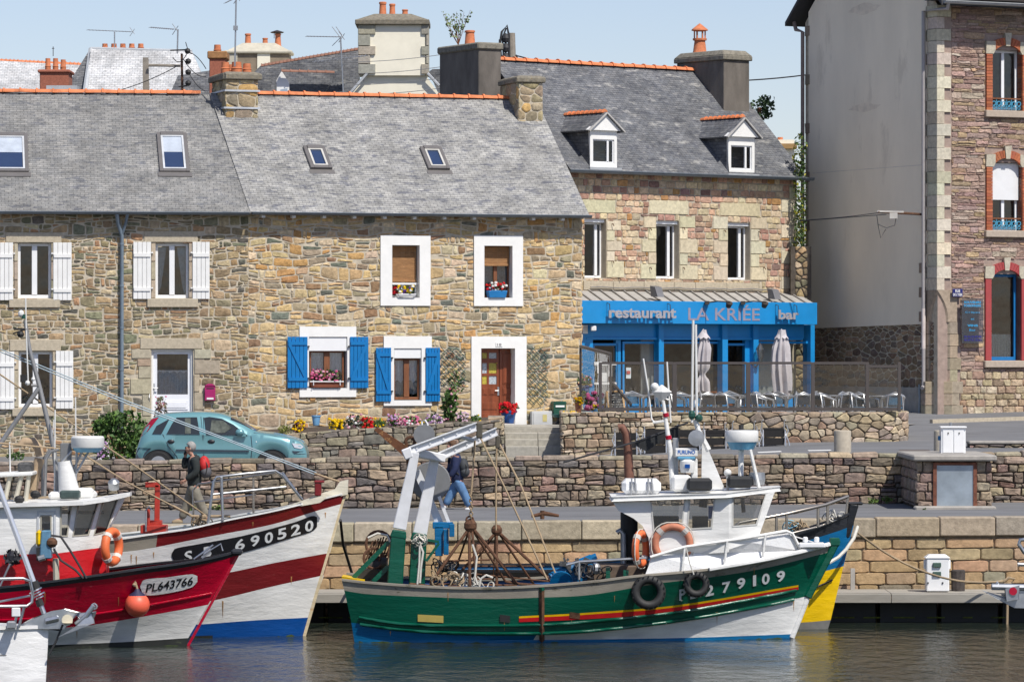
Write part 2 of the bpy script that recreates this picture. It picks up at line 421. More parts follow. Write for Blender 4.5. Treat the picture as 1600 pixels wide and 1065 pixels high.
def slab(mb, fr, a0, a1, z0, z1, ops, depth, mi=None):
 """wall slab of mortar with true openings and reveals"""
 xs = sorted({a0, a1, *[q for o in ops for q in o[:2] if a0 < q < a1]}); zs = sorted({z0, z1, *[q for o in ops for q in o[2:] if z0 < q < z1]})
 for i in range(len(xs)-1):
  for j in range(len(zs)-1):
   cx, cz = (xs[i]+xs[i+1])/2, (zs[j]+zs[j+1])/2
   if any(o[0] < cx < o[1] and o[2] < cz < o[3] for o in ops): continue
   for t in (0, depth): mb.quad(fr.w(xs[i],t,zs[j]), fr.w(xs[i+1],t,zs[j]), fr.w(xs[i+1],t,zs[j+1]), fr.w(xs[i],t,zs[j+1]), mi=mi)
 for (a, b, c, d) in ops:
  c = max(c, z0)
  for p, q in (((a,c),(b,c)), ((b,c),(b,d)), ((b,d),(a,d)), ((a,d),(a,c))):
   mb.quad(fr.w(p[0],0,p[1]), fr.w(q[0],0,q[1]), fr.w(q[0],depth,q[1]), fr.w(p[0],depth,p[1]), mi=mi)
# hull decals: cast a photo ray on a surface
class Surf:
 def __init__(s, objs):
  vs = []; fs = []
  for o in objs:
   b = len(vs); vs += [v.co+WL[o.name] for v in o.data.vertices]; fs += [[i+b for i in p.vertices] for p in o.data.polygons]
  s.t = BVHTree.FromPolygons(vs, fs)
 def at(s, px, py, off=.012):
  d = Vector(((px-HX)/FP, 1, (HY-py)/FP)).normalized(); h = s.t.ray_cast(Vector((0,0,CZ)), d)
  if h[0] is None: return None
  n = h[1]; n = -n if n.dot(d) > 0 else n
  return h[0]+n*off
 def decal(s, mb, vs2, fs, off=.012, mi=None):
  q = [s.at(x, y, off) for x, y in vs2]
  good = [f for f in fs if all(q[i] is not None for i in f)]
  mb.add([p or Vector((0,80,0)) for p in q], good, mi)
 def strip(s, mb, top, bot, n=30, off=.012, mi=None):
  a = [lerp_line(top, i/n) for i in range(n+1)]; b = [lerp_line(bot, i/n) for i in range(n+1)]
  s.decal(mb, a+b, [(i, i+1, n+2+i, n+1+i) for i in range(n)], off, mi)
def lerp_line(pl, u):
 """polyline sampled linearly in x, smoothed y"""
 x0, x1 = pl[0][0], pl[-1][0]; x = x0+(x1-x0)*u
 for i in range(len(pl)-1):
  a, b = pl[i], pl[i+1]
  if (a[0] <= x <= b[0]) or (a[0] >= x >= b[0]):
   p0 = pl[max(i-1,0)]; p3 = pl[min(i+2, len(pl)-1)]
   h = b[0]-a[0]
   if abs(h) < 1e-6: return (x, a[1])
   k = (x-a[0])/h
   m = (b[1]-a[1])/h
   ma = ((b[1]-p0[1])/(b[0]-p0[0])) if i > 0 else m
   mb_ = ((p3[1]-a[1])/(p3[0]-a[0])) if i < len(pl)-2 else m
   k2, k3 = k*k, k*k*k
   return (x, (2*k3-3*k2+1)*a[1]+(k3-2*k2+k)*h*ma+(-2*k3+3*k2)*b[1]+(k3-k2)*h*mb_)
 return (x, pl[-1][1])
def text_px(surf, mb, txt, x0, y0, x1, y1, hpx, off=.012, bold=.02, space=1., mi=None, slant=0.):
 """lettering whose baseline runs from pixel (x0,y0) to (x1,y1), cap height hpx"""
 vs, fs = text_geo(txt, 1., bold, 0., space)
 a = min(v.x for v in vs); b = max(v.x for v in vs); h = max(v.y for v in vs); lo = min(v.y for v in vs)
 q = []
 for v in vs:
  k = (v.x-a)/(b-a); yy = (v.y-lo)/(h-lo)*hpx
  q.append((x0+(x1-x0)*k+slant*yy, y0+(y1-y0)*k-yy))
 surf.decal(mb, q, fs, off, mi)
def leaf_quads(mb, c, rx, ry, rz, n, size, rnd, mi=None, cols=None, shell=.5):
 for _ in range(n):
  while True:
   p = Vector((rnd.uniform(-1,1), rnd.uniform(-1,1), rnd.uniform(-1,1)))
   if p.length <= 1 and (p.length > shell or rnd.random() < .4): break
  q = Vector((c[0]+p.x*rx, c[1]+p.y*ry, c[2]+p.z*rz)); s = size*rnd.uniform(.6, 1.35)
  a = Vector((rnd.uniform(-1,1), rnd.uniform(-1,1), rnd.uniform(-.6,1))).normalized(); b = a.orthogonal().normalized(); b.rotate(Matrix.Rotation(rnd.uniform(0, 6.28), 3, a))
  d = a.cross(b)
  mb.add([q-b*s*.5, q+d*s*.3+a*s*.08, q+b*s*.55, q-d*s*.3+a*s*.08], [(0,1,2,3)], mi, rnd.choice(cols) if cols else None)
# ---------------------------------------------------------------- shared materials
LEAF = M('leaf', None, .55, 0, .25, 12, spec=.3)
PETAL = M('petal', None, .6, 0, .1, 20, spec=.2)
STONE = stone_mat('house_stone'); WSTONE = stone_mat('wall_stone', .34, 7, .016, 18, lichen=.60); ASH = stone_mat('ashlar', .2, 11, .008, 30)
QSTONE = stone_mat('quay_stone', .26, 8, .012, 26, lichen=.66)
MORTAR = M('mortar', (.52,.46,.36), .95, 0, .2, 6, .01, 50, spec=.1)
DMORT = M('dark_joint', (.10,.085,.07), .95, 0, .3, 6, .01, 40, spec=.1)
GRAN = M('granite', (.47,.41,.31), .85, 0, .16, 14, .006, 60, spec=.2)
WPAINT = M('white_paint', (.80,.80,.78), .45, 0, .05, 4, .002, 60)
WPLAST = M('white_pvc', (.80,.81,.82), .3, 0, .03, 3)
WREND = M('white_render', (.82,.82,.80), .8, 0, .04, 4, .004, 80, spec=.2)
BLUEP = M('blue_shutter_paint', (.0,.165,.45), .4, 0, .08, 4)
RBLUE = M('shopfront_blue_paint', (.01,.235,.56), .4, 0, .07, 2)
TERRA = M('terracotta', (.55,.19,.09), .75, 0, .22, 9, .004, 50, spec=.25)
TERRAR = M('ridge_tile', (.62,.21,.09), .75, 0, .25, 5, .004, 50, spec=.25, rust=.64, rustc=(.25,.17,.10))
ZINC = M('zinc', (.17,.20,.23), .5, .5, .12, 5)
DARKF = M('dark_metal', (.055,.045,.04), .5, .2, .1, 6)
STEEL = M('stainless', (.5,.51,.52), .42, 1., .06, 6)
GALV = M('galvanised', (.42,.43,.44), .45, .8, .15, 8)
RUSTM = M('rusty_iron', (.115,.055,.03), .85, .2, .5, 14, .006, 60)
BLACKR = M('black_rubber', (.02,.02,.02), .65, 0, .2, 10)
WOODB = M('brown_wood', (.20,.075,.03), .5, 0, .25, 12, stretch=(1,1,.2))
GLASS = glass_mat('window_glass', (.9,.92,.92), 1.1)
DGLASS = glass_mat('smoked_glass', (.92,.92,.91), .4)
LACE = M('lace_curtain', (.88,.9,.92), .8, 0, .2, 30)
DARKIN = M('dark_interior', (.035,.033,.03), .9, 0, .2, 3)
ASPH = M('asphalt', (.165,.168,.175), .9, 0, .16, 1.1, .004, 90, spec=.25, rust=.60, rustc=(.115,.115,.12), stretch=(.5,1,1))
ROPE = M('rope', (.36,.27,.17), .9, 0, .2, 40)
ROPEW = M('pale_rope', (.6,.58,.52), .9, 0, .15, 40)
CABLE = M('black_cable', (.03,.03,.033), .6)
CONC = M('concrete', (.33,.31,.28), .9, 0, .2, 4, .006, 40)
DCONC = M('dark_render', (.14,.125,.11), .95, 0, .3, 3, .008, 25, stretch=(1,1,.35))
# ---------------------------------------------------------------- water, ground, street
def zpath(X): return 1.93+(max(-20, min(20, X))+8.05)*.0092
def sm(a, b, x): k = max(0, min(1, (x-a)/(b-a))); return k*k*(3-2*k)
def zst(X, Y):
 Y2 = max(97, min(120, Y)); return 2.6+.02*(Y2-97)+sm(-3, 8, X)*(.57+.0006*(Y2-97)**2)-(0 if Y < 120 else 0)
def sheet(name, fn, xs, ys, mat, label):
 vs = [(x, y, fn(x, y)) for y in ys for x in xs]; nx = len(xs)
 fs = [(j*nx+i, j*nx+i+1, (j+1)*nx+i+1, (j+1)*nx+i) for j in range(len(ys)-1) for i in range(nx-1)]
 o = MB().add(vs, fs).build(name, mat, smooth=60); o['kind'] = 'structure'; o['label'] = label; return o
def rng(a, b, n): return [a+(b-a)*i/n for i in range(n+1)]
wm = bpy.data.materials.new('water'); wm.use_nodes = True; t = wm.node_tree; p = t.nodes['Principled BSDF']
p.inputs['Base Color'].default_value = (.020,.028,.020,1); p.inputs['Roughness'].default_value = .035; p.inputs['IOR'].default_value = 1.33; p.inputs['Specular IOR Level'].default_value = .5
geo = nd(t, 'ShaderNodeNewGeometry'); mp = nd(t, 'ShaderNodeMapping'); mp.inputs['Scale'].default_value = (1., .55, 1); t.links.new(geo.outputs['Position'], mp.inputs[0])
h1 = noise(t, mp.outputs[0], 2.1, 3, .5); h2 = noise(t, mp.outputs[0], 8, 4, .6)
b1 = nd(t, 'ShaderNodeBump'); b1.inputs['Distance'].default_value = .07; b1.inputs['Strength'].default_value = 1.; t.links.new(h1, b1.inputs['Height'])
b2 = nd(t, 'ShaderNodeBump'); b2.inputs['Distance'].default_value = .024; t.links.new(h2, b2.inputs['Height']); t.links.new(b1.outputs[0], b2.inputs['Normal']); t.links.new(b2.outputs[0], p.inputs['Normal'])
water = sheet('water', lambda x, y: 0, rng(-300, 300, 6), [-200, 40, 70, 87.6], wm, 'grey green harbour water with small ripples')
seabed = sheet('ground', lambda x, y: 1.2, rng(-1500, 1500, 4), [125, 600, 3000], M('earth', (.12,.11,.07), .95), 'open land behind the town')
xs = rng(-40, 40, 80)
path = sheet('quay_path', lambda x, y: zpath(x), xs, [87.7, 90, 93, 96.4], ASPH, 'grey asphalt quayside path')
street = sheet('street', zst, xs, rng(96.5, 126, 30), ASPH, 'grey asphalt street rising to the right')
# painted mark and patches on the street at the right
SHADE = None
mb = MB();
for (x0,y0,x1,y1) in ((1264,703,1300,706),(1185,694,1222,696)):
 D = 99.5; X0 = xat(x0, D); X1 = xat(x1, D)
 mb.quad((X0, D, zst(X0,D)+.006), (X1, D, zst(X1,D)+.006), (X1, D+.5, zst(X1,D+.5)+.006), (X0, D+.5, zst(X0,D+.5)+.006))
o = mb.build('road_marking', WPAINT); o['kind'] = 'structure'
# ---------------------------------------------------------------- quay wall of dressed blocks
rq = random.Random(11)
QP = [((.46,.32,.175), 5), ((.41,.29,.16), 4), ((.44,.28,.17), 2), ((.36,.275,.17), 3), ((.36,.21,.14), .8), ((.30,.27,.19), 1)]
quay = thing('quay_wall', 'dressed tan stone quay wall with long cap stones above the pontoon', 'quay wall', (0, 87.3, -.4))
slabm = MB(); slabm.hexa([Vector(q) for q in [(-40,87.24,-1),(40,87.24,-1),(40,87.75,-1),(-40,87.75,-1),(-40,87.24,zpath(-40)-.03),(40,87.24,zpath(40)-.03),(40,87.75,zpath(40)-.03),(-40,87.75,zpath(-40)-.03)]])
slabm.build('mortar_core', M('quay_mortar', (.24,.19,.13), .95, 0, .3, 5), quay)
def qmp(x, z, t): return Vector((x, 87.22+t, z+(x+8.05)*.0092))
cells = courses(-12.2, 12.4, .2, 1.93-.40, [.22,.235,.24,.25,.2], .72, .5, .018, rq, .007)
masonry(quay, qmp, cells, QP, QSTONE, rq, .025, 295, 'stone', .08, .3, vis=lambda c: -11 < c[0][0] < 11)
cells = courses(-40, -12.2, -.6, 1.53, [.23], 1.2, .4, .02, rq, .007)+courses(12.4, 40, -.6, 1.53, [.23], 1.2, .4, .02, rq, .007)+courses(-12.2, 12.4, -.6, .2, [.23], 1.2, .4, .02, rq, .007)
mb = MB()
for c in cells: stone_add(mb, qmp, soften(c), .03, rq, pick(QP, rq), .12, .3)
tag(mb.build('small_stone', QSTONE, quay, smooth=50), kind='stuff')
x = -24.
while x < 24:
 wd = rq.uniform(.95, 1.35); y0 = 87.13; mb = MB(); c = pick([((.40,.35,.25), 3), ((.36,.32,.24), 2), ((.42,.36,.27), 2)], rq); mb.cc = c
 z1 = zpath(x)+.035+rq.uniform(-.006,.006); z0 = z1-.39
 j = lambda k=.008: rq.uniform(-k, k)
 mb.hexa([(x+.008,y0+j(),z0),(x+wd-.008,y0+j(),z0),(x+wd-.008,87.8,z0),(x+.008,87.8,z0),(x+.008,y0+.02+j(),z1),(x+wd-.008,y0+.02+j(),z1),(x+wd-.008,87.8,z1),(x+.008,87.8,z1)])
 mb.build('cap_stone', QSTONE, quay, bevel=.02); x += wd
# mooring cleat on the quay edge
mb = MB(); c = P(851, 809, 87.5); mb.tube([c+Vector((-.28,0,.04)), c+Vector((0,0,.1)), c+Vector((.3,0,.05))], [.03,.05,.03]); mb.tube([c+Vector((-.05,0,-.02)), c+Vector((-.05,0,.16))], .045)
tag(mb.build('mooring_cleat', RUSTM, smooth=40), 'rusty iron mooring cleat lying on the quay edge behind the green boat', 'cleat')
# ---------------------------------------------------------------- parapet wall between path and street
rp = random.Random(5)
PP = [((.265,.215,.165), 4), ((.20,.16,.125), 3.5), ((.33,.265,.19), 2), ((.27,.185,.15), 1.6), ((.15,.13,.12), 2), ((.40,.30,.20), 1)]
par = thing('stone_wall', 'long low rubble retaining wall with cap stones along the back of the quayside path', 'wall', (0, 96.5, 1.9))
def ztop(X): return 3.095+(X+8.9)*.0092
slabm = MB(); slabm.hexa([Vector(q) for q in [(-40,96.26,1.2),(40,96.26,1.2),(40,96.72,1.2),(-40,96.72,1.2),(-40,96.26,ztop(-40)-.05),(40,96.26,ztop(40)-.05),(40,96.72,ztop(40)-.05),(-40,96.72,ztop(-40)-.05)]])
slabm.build('mortar_core', DMORT, par)
def pmp(x, z, t): return Vector((x, 96.23+t, z+(x+8.9)*.0092))
cells = coursed(-12.9, 12.9, 1.85, 3.095-.12, .128, .25, .018, rp, .28, .25)
masonry(par, pmp, cells, PP, WSTONE, rp, .04, 298, 'stone', .22, .6, v=.2)
mb = MB()
for c in courses(-40, -12.9, 1.7, 2.975, .17, .5, .4, .02, rp)+courses(12.9, 40, 1.7, 2.975, .17, .5, .4, .02, rp): stone_add(mb, pmp, soften(c), .04, rp, pick(PP, rp), .2, .5)
tag(mb.build('small_stone', WSTONE, par, smooth=50), kind='stuff')
x = -13.5
while x < 13.5:
 wd = rp.uniform(.3, .75); mb = MB(); mb.cc = pick([((.30,.26,.20), 3), ((.22,.19,.15), 2), ((.36,.28,.2), 1)], rp, .2)
 z1 = ztop(x)+rp.uniform(-.025,.02); z0 = ztop(x)-.115; j = lambda k=.02: rp.uniform(-k, k)
 mb.hexa([(x+.008,96.2+j(),z0+j(.01)),(x+wd-.008,96.2+j(),z0+j(.01)),(x+wd-.008,96.78,z0),(x+.008,96.78,z0),(x+.015,96.22+j(),z1+j(.012)),(x+wd-.012,96.22+j(),z1+j(.012)),(x+wd-.012,96.76,z1+j()),(x+.015,96.76,z1+j())])
 mb.build('cap_stone', WSTONE, par, bevel=.025); x += wd
# ---------------------------------------------------------------- floating pontoon along the quay
pon = thing('pontoon', 'grey floating pontoon with timber deck moored along the quay wall', 'pontoon', (0, 86.3, 0))
PZ = .626
mb = MB(); mb.box((0, 86.35, PZ-.05), (60, 1.46, .03)); mb.build('deck_frame', DARKF, pon)
GW = M('weathered_timber', (.33,.31,.27), .85, 0, .22, 5, .004, 60, stretch=(.15,1,1))
x = -13.
while x < 13.6:   # deck planks laid lengthwise, fascia boards in front
 for j in range(5):
  mb = MB(); mb.box((x+1.3, 85.78+j*.285, PZ-.017), (2.585, .272, .034)); mb.build('plank', GW, pon)
 mb = MB(); mb.box((x+1.3, 85.585, PZ-.105), (2.59, .05, .185)); mb.build('fascia_board', GW, pon, bevel=.008)
 x += 2.6
mb = MB(); x = -14.
while x < 14:
 mb.box((x+.62, 86.5, .12), (1.2, .6, .62)); x += 1.27
tag(mb.build('float', M('pontoon_float', (.010,.011,.011), .6, 0, .4, 3, rust=.68, rustc=(.03,.035,.01)), pon, bevel=.02))
mb = MB()
for i in range(40):
 xx = -13+i*.66; mb.box((xx, 86.19, .09), (rp.uniform(.2,.6), .02, .03))
mb.build('weed_line', M('green_weed', (.09,.11,.015), .9, 0, .5, 8), pon)
mb = MB()
for (px) in (1416, 780):
 mb.lathe([(.14,-1.2),(.14,1.05),(.12,1.08)], (xat(px, 85.4), 85.42, 0), n=14)
mb = MB()
for px in (1332,): mb.box((xat(px,87), 86.95, PZ+.22), (.09,.09,.44))
mb.build('deck_post', M('grey_post', (.38,.36,.33), .8), pon)
# water and power pedestal on the pontoon
def pedestal():
 D = 86.1; x0, x1 = xat(1445, D), xat(1483, D); z0, z1 = PZ, zat(866, D)
 r = thing('power_pedestal', 'white water and power pedestal with sockets standing on the pontoon', 'pedestal', ((x0+x1)/2, D, PZ))
 mb = MB(); mb.box(((x0+x1)/2, D, (z0+z1)/2-.02), (x1-x0-.03, .36, z1-z0-.07)); mb.build('cabinet', WPLAST, r, bevel=.02)
 mb = MB(); c = ((x0+x1)/2, D, z1-.03); mb.hexa([Vector(c)+Vector(q) for q in [(-.26,-.2,-.03),(.26,-.2,-.03),(.26,.2,-.03),(-.26,.2,-.03),(-.17,-.13,.04),(.17,-.13,.04),(.17,.13,.04),(-.17,.13,.04)]]); mb.build('cap', WPLAST, r)
 for py in (882, 896):
  mb = MB(); mb.box((P(1464, py, D-.2)), (.17, .05, .095)); mb.build('socket', M('socket_green', (.06,.11,.09), .5), r, bevel=.01)
 for px in (1450, 1473):
  mb = MB(); mb.box((P(px, 910, D-.19)), (.03,.02,.03)); mb.build('vent', BLACKR, r)
 for s in (-1, 1):
  mb = MB(); mb.box(((x0+x1)/2+s*.25, D, z1-.2), (.05,.16,.2)); mb.build('side_lamp', WPLAST, r, bevel=.015)
pedestal()
mb = MB(); c = P(1497, 916, 86.4); mb.lathe([(.14,0),(.15,.42),(.13,.44)], (c.x, c.y, PZ), n=10)
tag(mb.build('timber_post', M('old_timber', (.06,.05,.045), .9, 0, .4, 10, .01, 30)), 'dark round timber post beside the white pedestal on the pontoon', 'post')
# ---------------------------------------------------------------- flower wall, steps and terrace wall on the street
rf = random.Random(21)
FPAL = [((.30,.26,.19), 4), ((.24,.215,.17), 3), ((.40,.33,.23), 2), ((.22,.20,.17), 2), ((.30,.22,.17), 1)]
def wall_thing(name, label, pts, z0f, z1f, cellf, pal, mat, rnd, limit, th=.35, capname='cap_stone', cat='wall'):
 """pts plan polyline; z0f/z1f(s) heights"""
 P2 = [Vector((p[0], p[1], 0)) for p in pts]; Ls = [0]
 for i in range(len(P2)-1): Ls.append(Ls[-1]+(P2[i+1]-P2[i]).length)
 def at(s):
  s = max(0, min(Ls[-1], s))
  for i in range(len(P2)-1):
   if s <= Ls[i+1]+1e-9:
    d = (P2[i+1]-P2[i]).normalized(); return P2[i]+d*(s-Ls[i]), Vector((-d.y, d.x, 0))
 r = thing(name, label, cat, (P2[0].x, P2[0].y, z0f(0)))
 n = max(4, int(Ls[-1]/.4)); ring = []; mb = MB()
 for i in range(n+1):
  s = Ls[-1]*i/n; p, nn = at(s); ring.append((p+Vector((0,0,z0f(s)-.3)), p+Vector((0,0,z1f(s)-.04)), p+nn*th+Vector((0,0,z1f(s)-.04)), p+nn*th+Vector((0,0,z0f(s)-.3))))
 for i in range(n):
  for k in range(4): mb.quad(ring[i][k], ring[i+1][k], ring[i+1][(k+1) % 4], ring[i][(k+1) % 4])
 mb.quad(*ring[0]); mb.quad(*ring[-1]); mb.build('mortar_core', DMORT, r)
 zb = min(z0f(0), z0f(Ls[-1]))-.05; zt = max(z1f(0), z1f(Ls[-1]))
 def mp(x, z, t):
  p, nn = at(x); h = (z-zb)/(zt-zb); zz = z0f(x)-.05+h*(z1f(x)-z0f(x)+.05)
  return p+nn*(t-.01)+Vector((0,0,zz))
 cells = cellf(Ls[-1], zb, zt-.0)
 masonry(r, mp, cells, pal, mat, rnd, .03, limit, 'stone', .2, .4, v=.2)
 # top stones
 s = 0
 mb = MB()
 while s < Ls[-1]:
  wd = rnd.uniform(.25, .5); e = min(Ls[-1], s+wd); a, na = at(s+.006); b, nb = at(e-.006); mb.cc = pick(pal, rnd, .2); j = rnd.uniform(-.012, .012)
  za = z1f(s)+j; z_b = z1f(e)+j
  mb.hexa([a-na*.02+Vector((0,0,za-.06)), b-nb*.02+Vector((0,0,z_b-.06)), b+nb*(th+.02)+Vector((0,0,z_b-.06)), a+na*(th+.02)+Vector((0,0,za-.06)), a-na*.02+Vector((0,0,za)), b-nb*.02+Vector((0,0,z_b)), b+nb*(th+.02)+Vector((0,0,z_b)), a+na*(th+.02)+Vector((0,0,za))]); s = e
 mb.build('coping', mat, r, bevel=.012)
 return r
# left flower wall: from the car to the steps
D = 105.
fa, fb = xat(440, D), xat(785, D)
fz = lambda s: zat(678, D)+(zat(655, D)-zat(678, D))*s/(fb-fa)
wall_thing('garden_wall', 'rough stone garden wall topped with flowers in front of the tan house', [(fa-.02, D+4.5), (fa, D), (fb, D), (fb, D+1.2)], lambda s: zst(fa+s-4.5, D), lambda s: fz(max(0, s-4.5)),
 lambda L, a, b: coursed(0, L, a, b, .19, .26, .02, rf, .35, .35), FPAL, WSTONE, rf, 250)
bed = MB(); bed.quad((fa, D+.3, fz(0)-.06), (fb, D+.3, fz(fb-fa)-.06), (fb, 111.5, fz(fb-fa)-.02), (fa-1.5, 110.2, fz(0)-.02)); o = bed.build('flower_bed', M('soil', (.07,.05,.035), .95, 0, .3, 6, .02, 20)); o['kind'] = 'structure'
# terrace wall
D2 = 104.
ta, tb = xat(879, D2), xat(1395, D2)
tz0 = lambda s: zst(ta+s, D2); tzt = zat(643.5, D2)
wall_thing('terrace_wall', 'tan rubble terrace wall under the glass screen, curving back at its right end', [(ta, 107.5), (ta, D2), (tb-1, D2), (tb, D2+.18), (tb+.42, D2+.75), (tb+.5, D2+1.6), (tb+.4, 109)], lambda s: zst(ta+max(0, s-3.5), D2+.3)-.02, lambda s: tzt,
 lambda L, a, b: coursed(0, 7.6, a, b, .135, .23, .018, rf, .3)+rubble(7.6, L, a, b, .30, .26, .02, rf, .45, .5, .4, .1),
 [((.44,.36,.25), 4), ((.38,.30,.20), 3), ((.48,.40,.30), 2), ((.28,.23,.18), 2), ((.30,.20,.14), .6)], WSTONE, rf, 298)
ter = MB(); tf = tzt-.45
ter.add([(ta+.3, D2+.3, tf), (tb+.3, D2+.5, tf), (tb+.3, 109, tf), (11.2, 113.5, tf), (7.5, 118, tf), (ta+.2, 113.6, tf)], [(0,1,2,3,4,5)]); o = ter.build('terrace_floor', M('paving', (.30,.28,.25), .9, 0, .15, 4)); o['kind'] = 'structure'
# steps between
st = thing('stone_steps', 'short flight of pale granite steps between the garden wall and the terrace wall', 'steps', (xat(832, 105), 105, 2.8))
LSTEP = M('step_granite', (.38,.36,.31), .85, 0, .2, 10, .005, 50)
for i, (yt, yb, x0, x1) in enumerate(((697, 712, 790, 880), (686, 697, 789, 879.5), (676, 686, 789, 879))):
 Dd = 105.1+i*.45; a, b = xat(x0, Dd), xat(x1, Dd); z1 = zat(yt, Dd); m_ = (a+b)/2+.1
 for p_, q_ in ((a, m_-.005), (m_+.005, b)):
  mb = MB(); mb.box(((p_+q_)/2, Dd+.4, z1-.2), (q_-p_, .8, .4)); mb.build('step', LSTEP, st, bevel=.012)
mb = MB(); a, b = xat(786, 107), xat(880, 107); mb.box(((a+b)/2, 109.3, zat(668,107)-.3), (b-a+.6, 5.2, .6)); mb.build('landing', LSTEP, st)
mb = MB(); a, b = xat(788, 107), xat(832, 107); mb.box(((a+b)/2, 107.6, zat(666,107)-.1), (b-a, 1.2, .24)); mb.build('step', LSTEP, st, bevel=.012)
# ---------------------------------------------------------------- building helpers
def window(root, fr, a0, a1, z0, z1, t, mat=WPLAST, mull=(.5,), fw=.055, dp=.06, glass=GLASS, mw=.09, name='window', label=None):
 mb = MB(); mb.bf(fr, a0, a0+fw, t, t+dp, z0, z1); mb.bf(fr, a1-fw, a1, t, t+dp, z0, z1); mb.bf(fr, a0+fw, a1-fw, t, t+dp, z0, z0+fw*1.3); mb.bf(fr, a0+fw, a1-fw, t, t+dp, z1-fw, z1)
 xs = [a0+fw]
 for k in mull:
  c = a0+(a1-a0)*k; mb.bf(fr, c-mw/2, c+mw/2, t-.015, t+dp, z0+fw*1.3, z1-fw); xs += [c-mw/2, c+mw/2]
 xs.append(a1-fw)
 w_ = mb.build(name, mat, root, bevel=.006)
 if label: w_['label'] = label
 for i in range(0, len(xs)-1, 2):
  g = MB(); g.quad(fr.w(xs[i], t+.03, z0+fw), fr.w(xs[i+1], t+.03, z0+fw), fr.w(xs[i+1], t+.03, z1-fw), fr.w(xs[i], t+.03, z1-fw)); g.build('pane', glass, w_)
 return w_
def curtain(root, fr, a0, a1, z0, z1, t, mat=LACE, name='curtain', wav=.02, scal=0):
 mb = MB(); n = max(6, int((a1-a0)/.03)); vs = []
 for i in range(n+1):
  x = a0+(a1-a0)*i/n; d = wav*math.sin(i*1.9); e = scal*abs(math.sin(i*.55))
  vs += [fr.w(x, t+d, z0+e), fr.w(x, t+d*.6, z1)]
 mb.add(vs, [(2*i, 2*i+2, 2*i+3, 2*i+1) for i in range(n)]); return mb.build(name, mat, root)
def shutter(root, fr, a0, a1, z0, z1, t, mat, n, zbrace=0, hinge_l=True):
 mb = MB(); wd = (a1-a0)/n
 for i in range(n): mb.bf(fr, a0+wd*i+.004, a0+wd*(i+1)-.004, t-.03, t, z0, z1)
 s_ = mb.build('shutter', mat, root, bevel=.004); h = z1-z0
 mb = MB()
 for k in (.14, .74 if not zbrace else .84): mb.bf(fr, a0+.02, a1-.02, t-.055, t-.031, z0+h*k, z0+h*k+.09)
 if zbrace:
  x0, x1 = (a0+.06, a1-.06) if zbrace > 0 else (a1-.06, a0+.06)
  q = [(x0-.045, z0+h*.84), (x0+.045, z0+h*.84), (x1+.045, z0+h*.14+.09), (x1-.045, z0+h*.14+.09)]
  mb.plate([fr.w(x, -.034+t, z) for x, z in q], [], fr.v*-.02)
 mb.build('brace', mat, s_)
 mb = MB();
 for k in (.18, .8): mb.bf(fr, (a1 if hinge_l else a0-.05), (a1+.05 if hinge_l else a0), t-.05, t-.0, z0+h*k, z0+h*k+.035)
 mb.build('hinge', BLACKR if mat is BLUEP else WPAINT, s_)
 return s_
def roof_part(root, name, pts, uvf, mat, thick=.06):
 mb = MB(); mb.add(pts, [tuple(range(len(pts)))]); n = len(pts); nn = (Vector(pts[1])-Vector(pts[0])).cross(Vector(pts[2])-Vector(pts[0])).normalized()
 if nn.z < 0: nn = -nn
 low = [Vector(p)-nn*thick for p in pts]; mb.add(list(map(Vector, pts))+low, [tuple(range(2*n-1, n-1, -1))]+[(i, (i+1) % n, n+(i+1) % n, n+i) for i in range(n)])
 uv = []
 for f in mb.f:
  for i in f: uv += list(uvf(mb.v[i]))
 return mb.build(name, mat, root, uvs=uv)
def ridge_tiles(root, a, b, n, r=.13, mat=TERRAR, name='ridge_tile', rnd=R):
 a = Vector(a); b = Vector(b); d = (b-a)/n; L = d.length; u = d.normalized(); x = u.cross(Vector((0,0,1))).normalized()
 me = None
 for i in range(n):
  mb = MB(); k = 6; vs = []
  for (s, rr) in ((0, r*1.3), (.11*L, r*1.3), (.12*L, r*1.02), (1.06*L, r*.94)):
   for j in range(k+1):
    an = math.pi*j/k; vs.append(a+d*i+u*s+x*(rr*math.cos(an))+Vector((0,0,1))*(rr*math.sin(an)*.95-.05))
  mb.add(vs, [(q*(k+1)+j, q*(k+1)+j+1, (q+1)*(k+1)+j+1, (q+1)*(k+1)+j) for q in range(3) for j in range(k)]+[tuple(range(k+1))])
  mb.build(name, mat, root, smooth=40).rotation_euler = (rnd.uniform(-.02,.02), rnd.uniform(-.03,.03), 0)
def pot(root, base, r, h, kind=0, mat=TERRA):
 mb = MB()
 if kind == 0: mb.lathe([(r*1.15,0),(r,.04),(r*.82,h*.85),(r*.98,h*.86),(r*.98,h*.97),(r*.8,h),(r*.6,h-.05),(r*.5,.2)], base, n=14)
 elif kind == 1: mb.lathe([(r,0),(r,h*.4),(r*1.1,h*.42),(r*.9,h*.5),(r*.85,h),(r*.6,h),(r*.5,.1)], base, n=14)
 else:      # lantern pot with a cone cap
  mb.lathe([(r*1.15,0),(r,.06),(r*.8,h*.42),(r*1.05,h*.44),(r*1.05,h*.5),(r*.7,h*.5)], base, n=14)
  for k in range(6):
   a = math.pi*k/3; c = Vector(base)+Vector((r*.8*math.cos(a), r*.8*math.sin(a), h*.62)); mb.box(c, (.04,.04,h*.26))
  mb.lathe([(r*.9,h*.74),(r*1.25,h*.76),(r*1.2,h*.8),(r*.35,h*.95),(.01,h)], base, n=14)
 return mb.build('chimney_pot', mat, root, smooth=35)
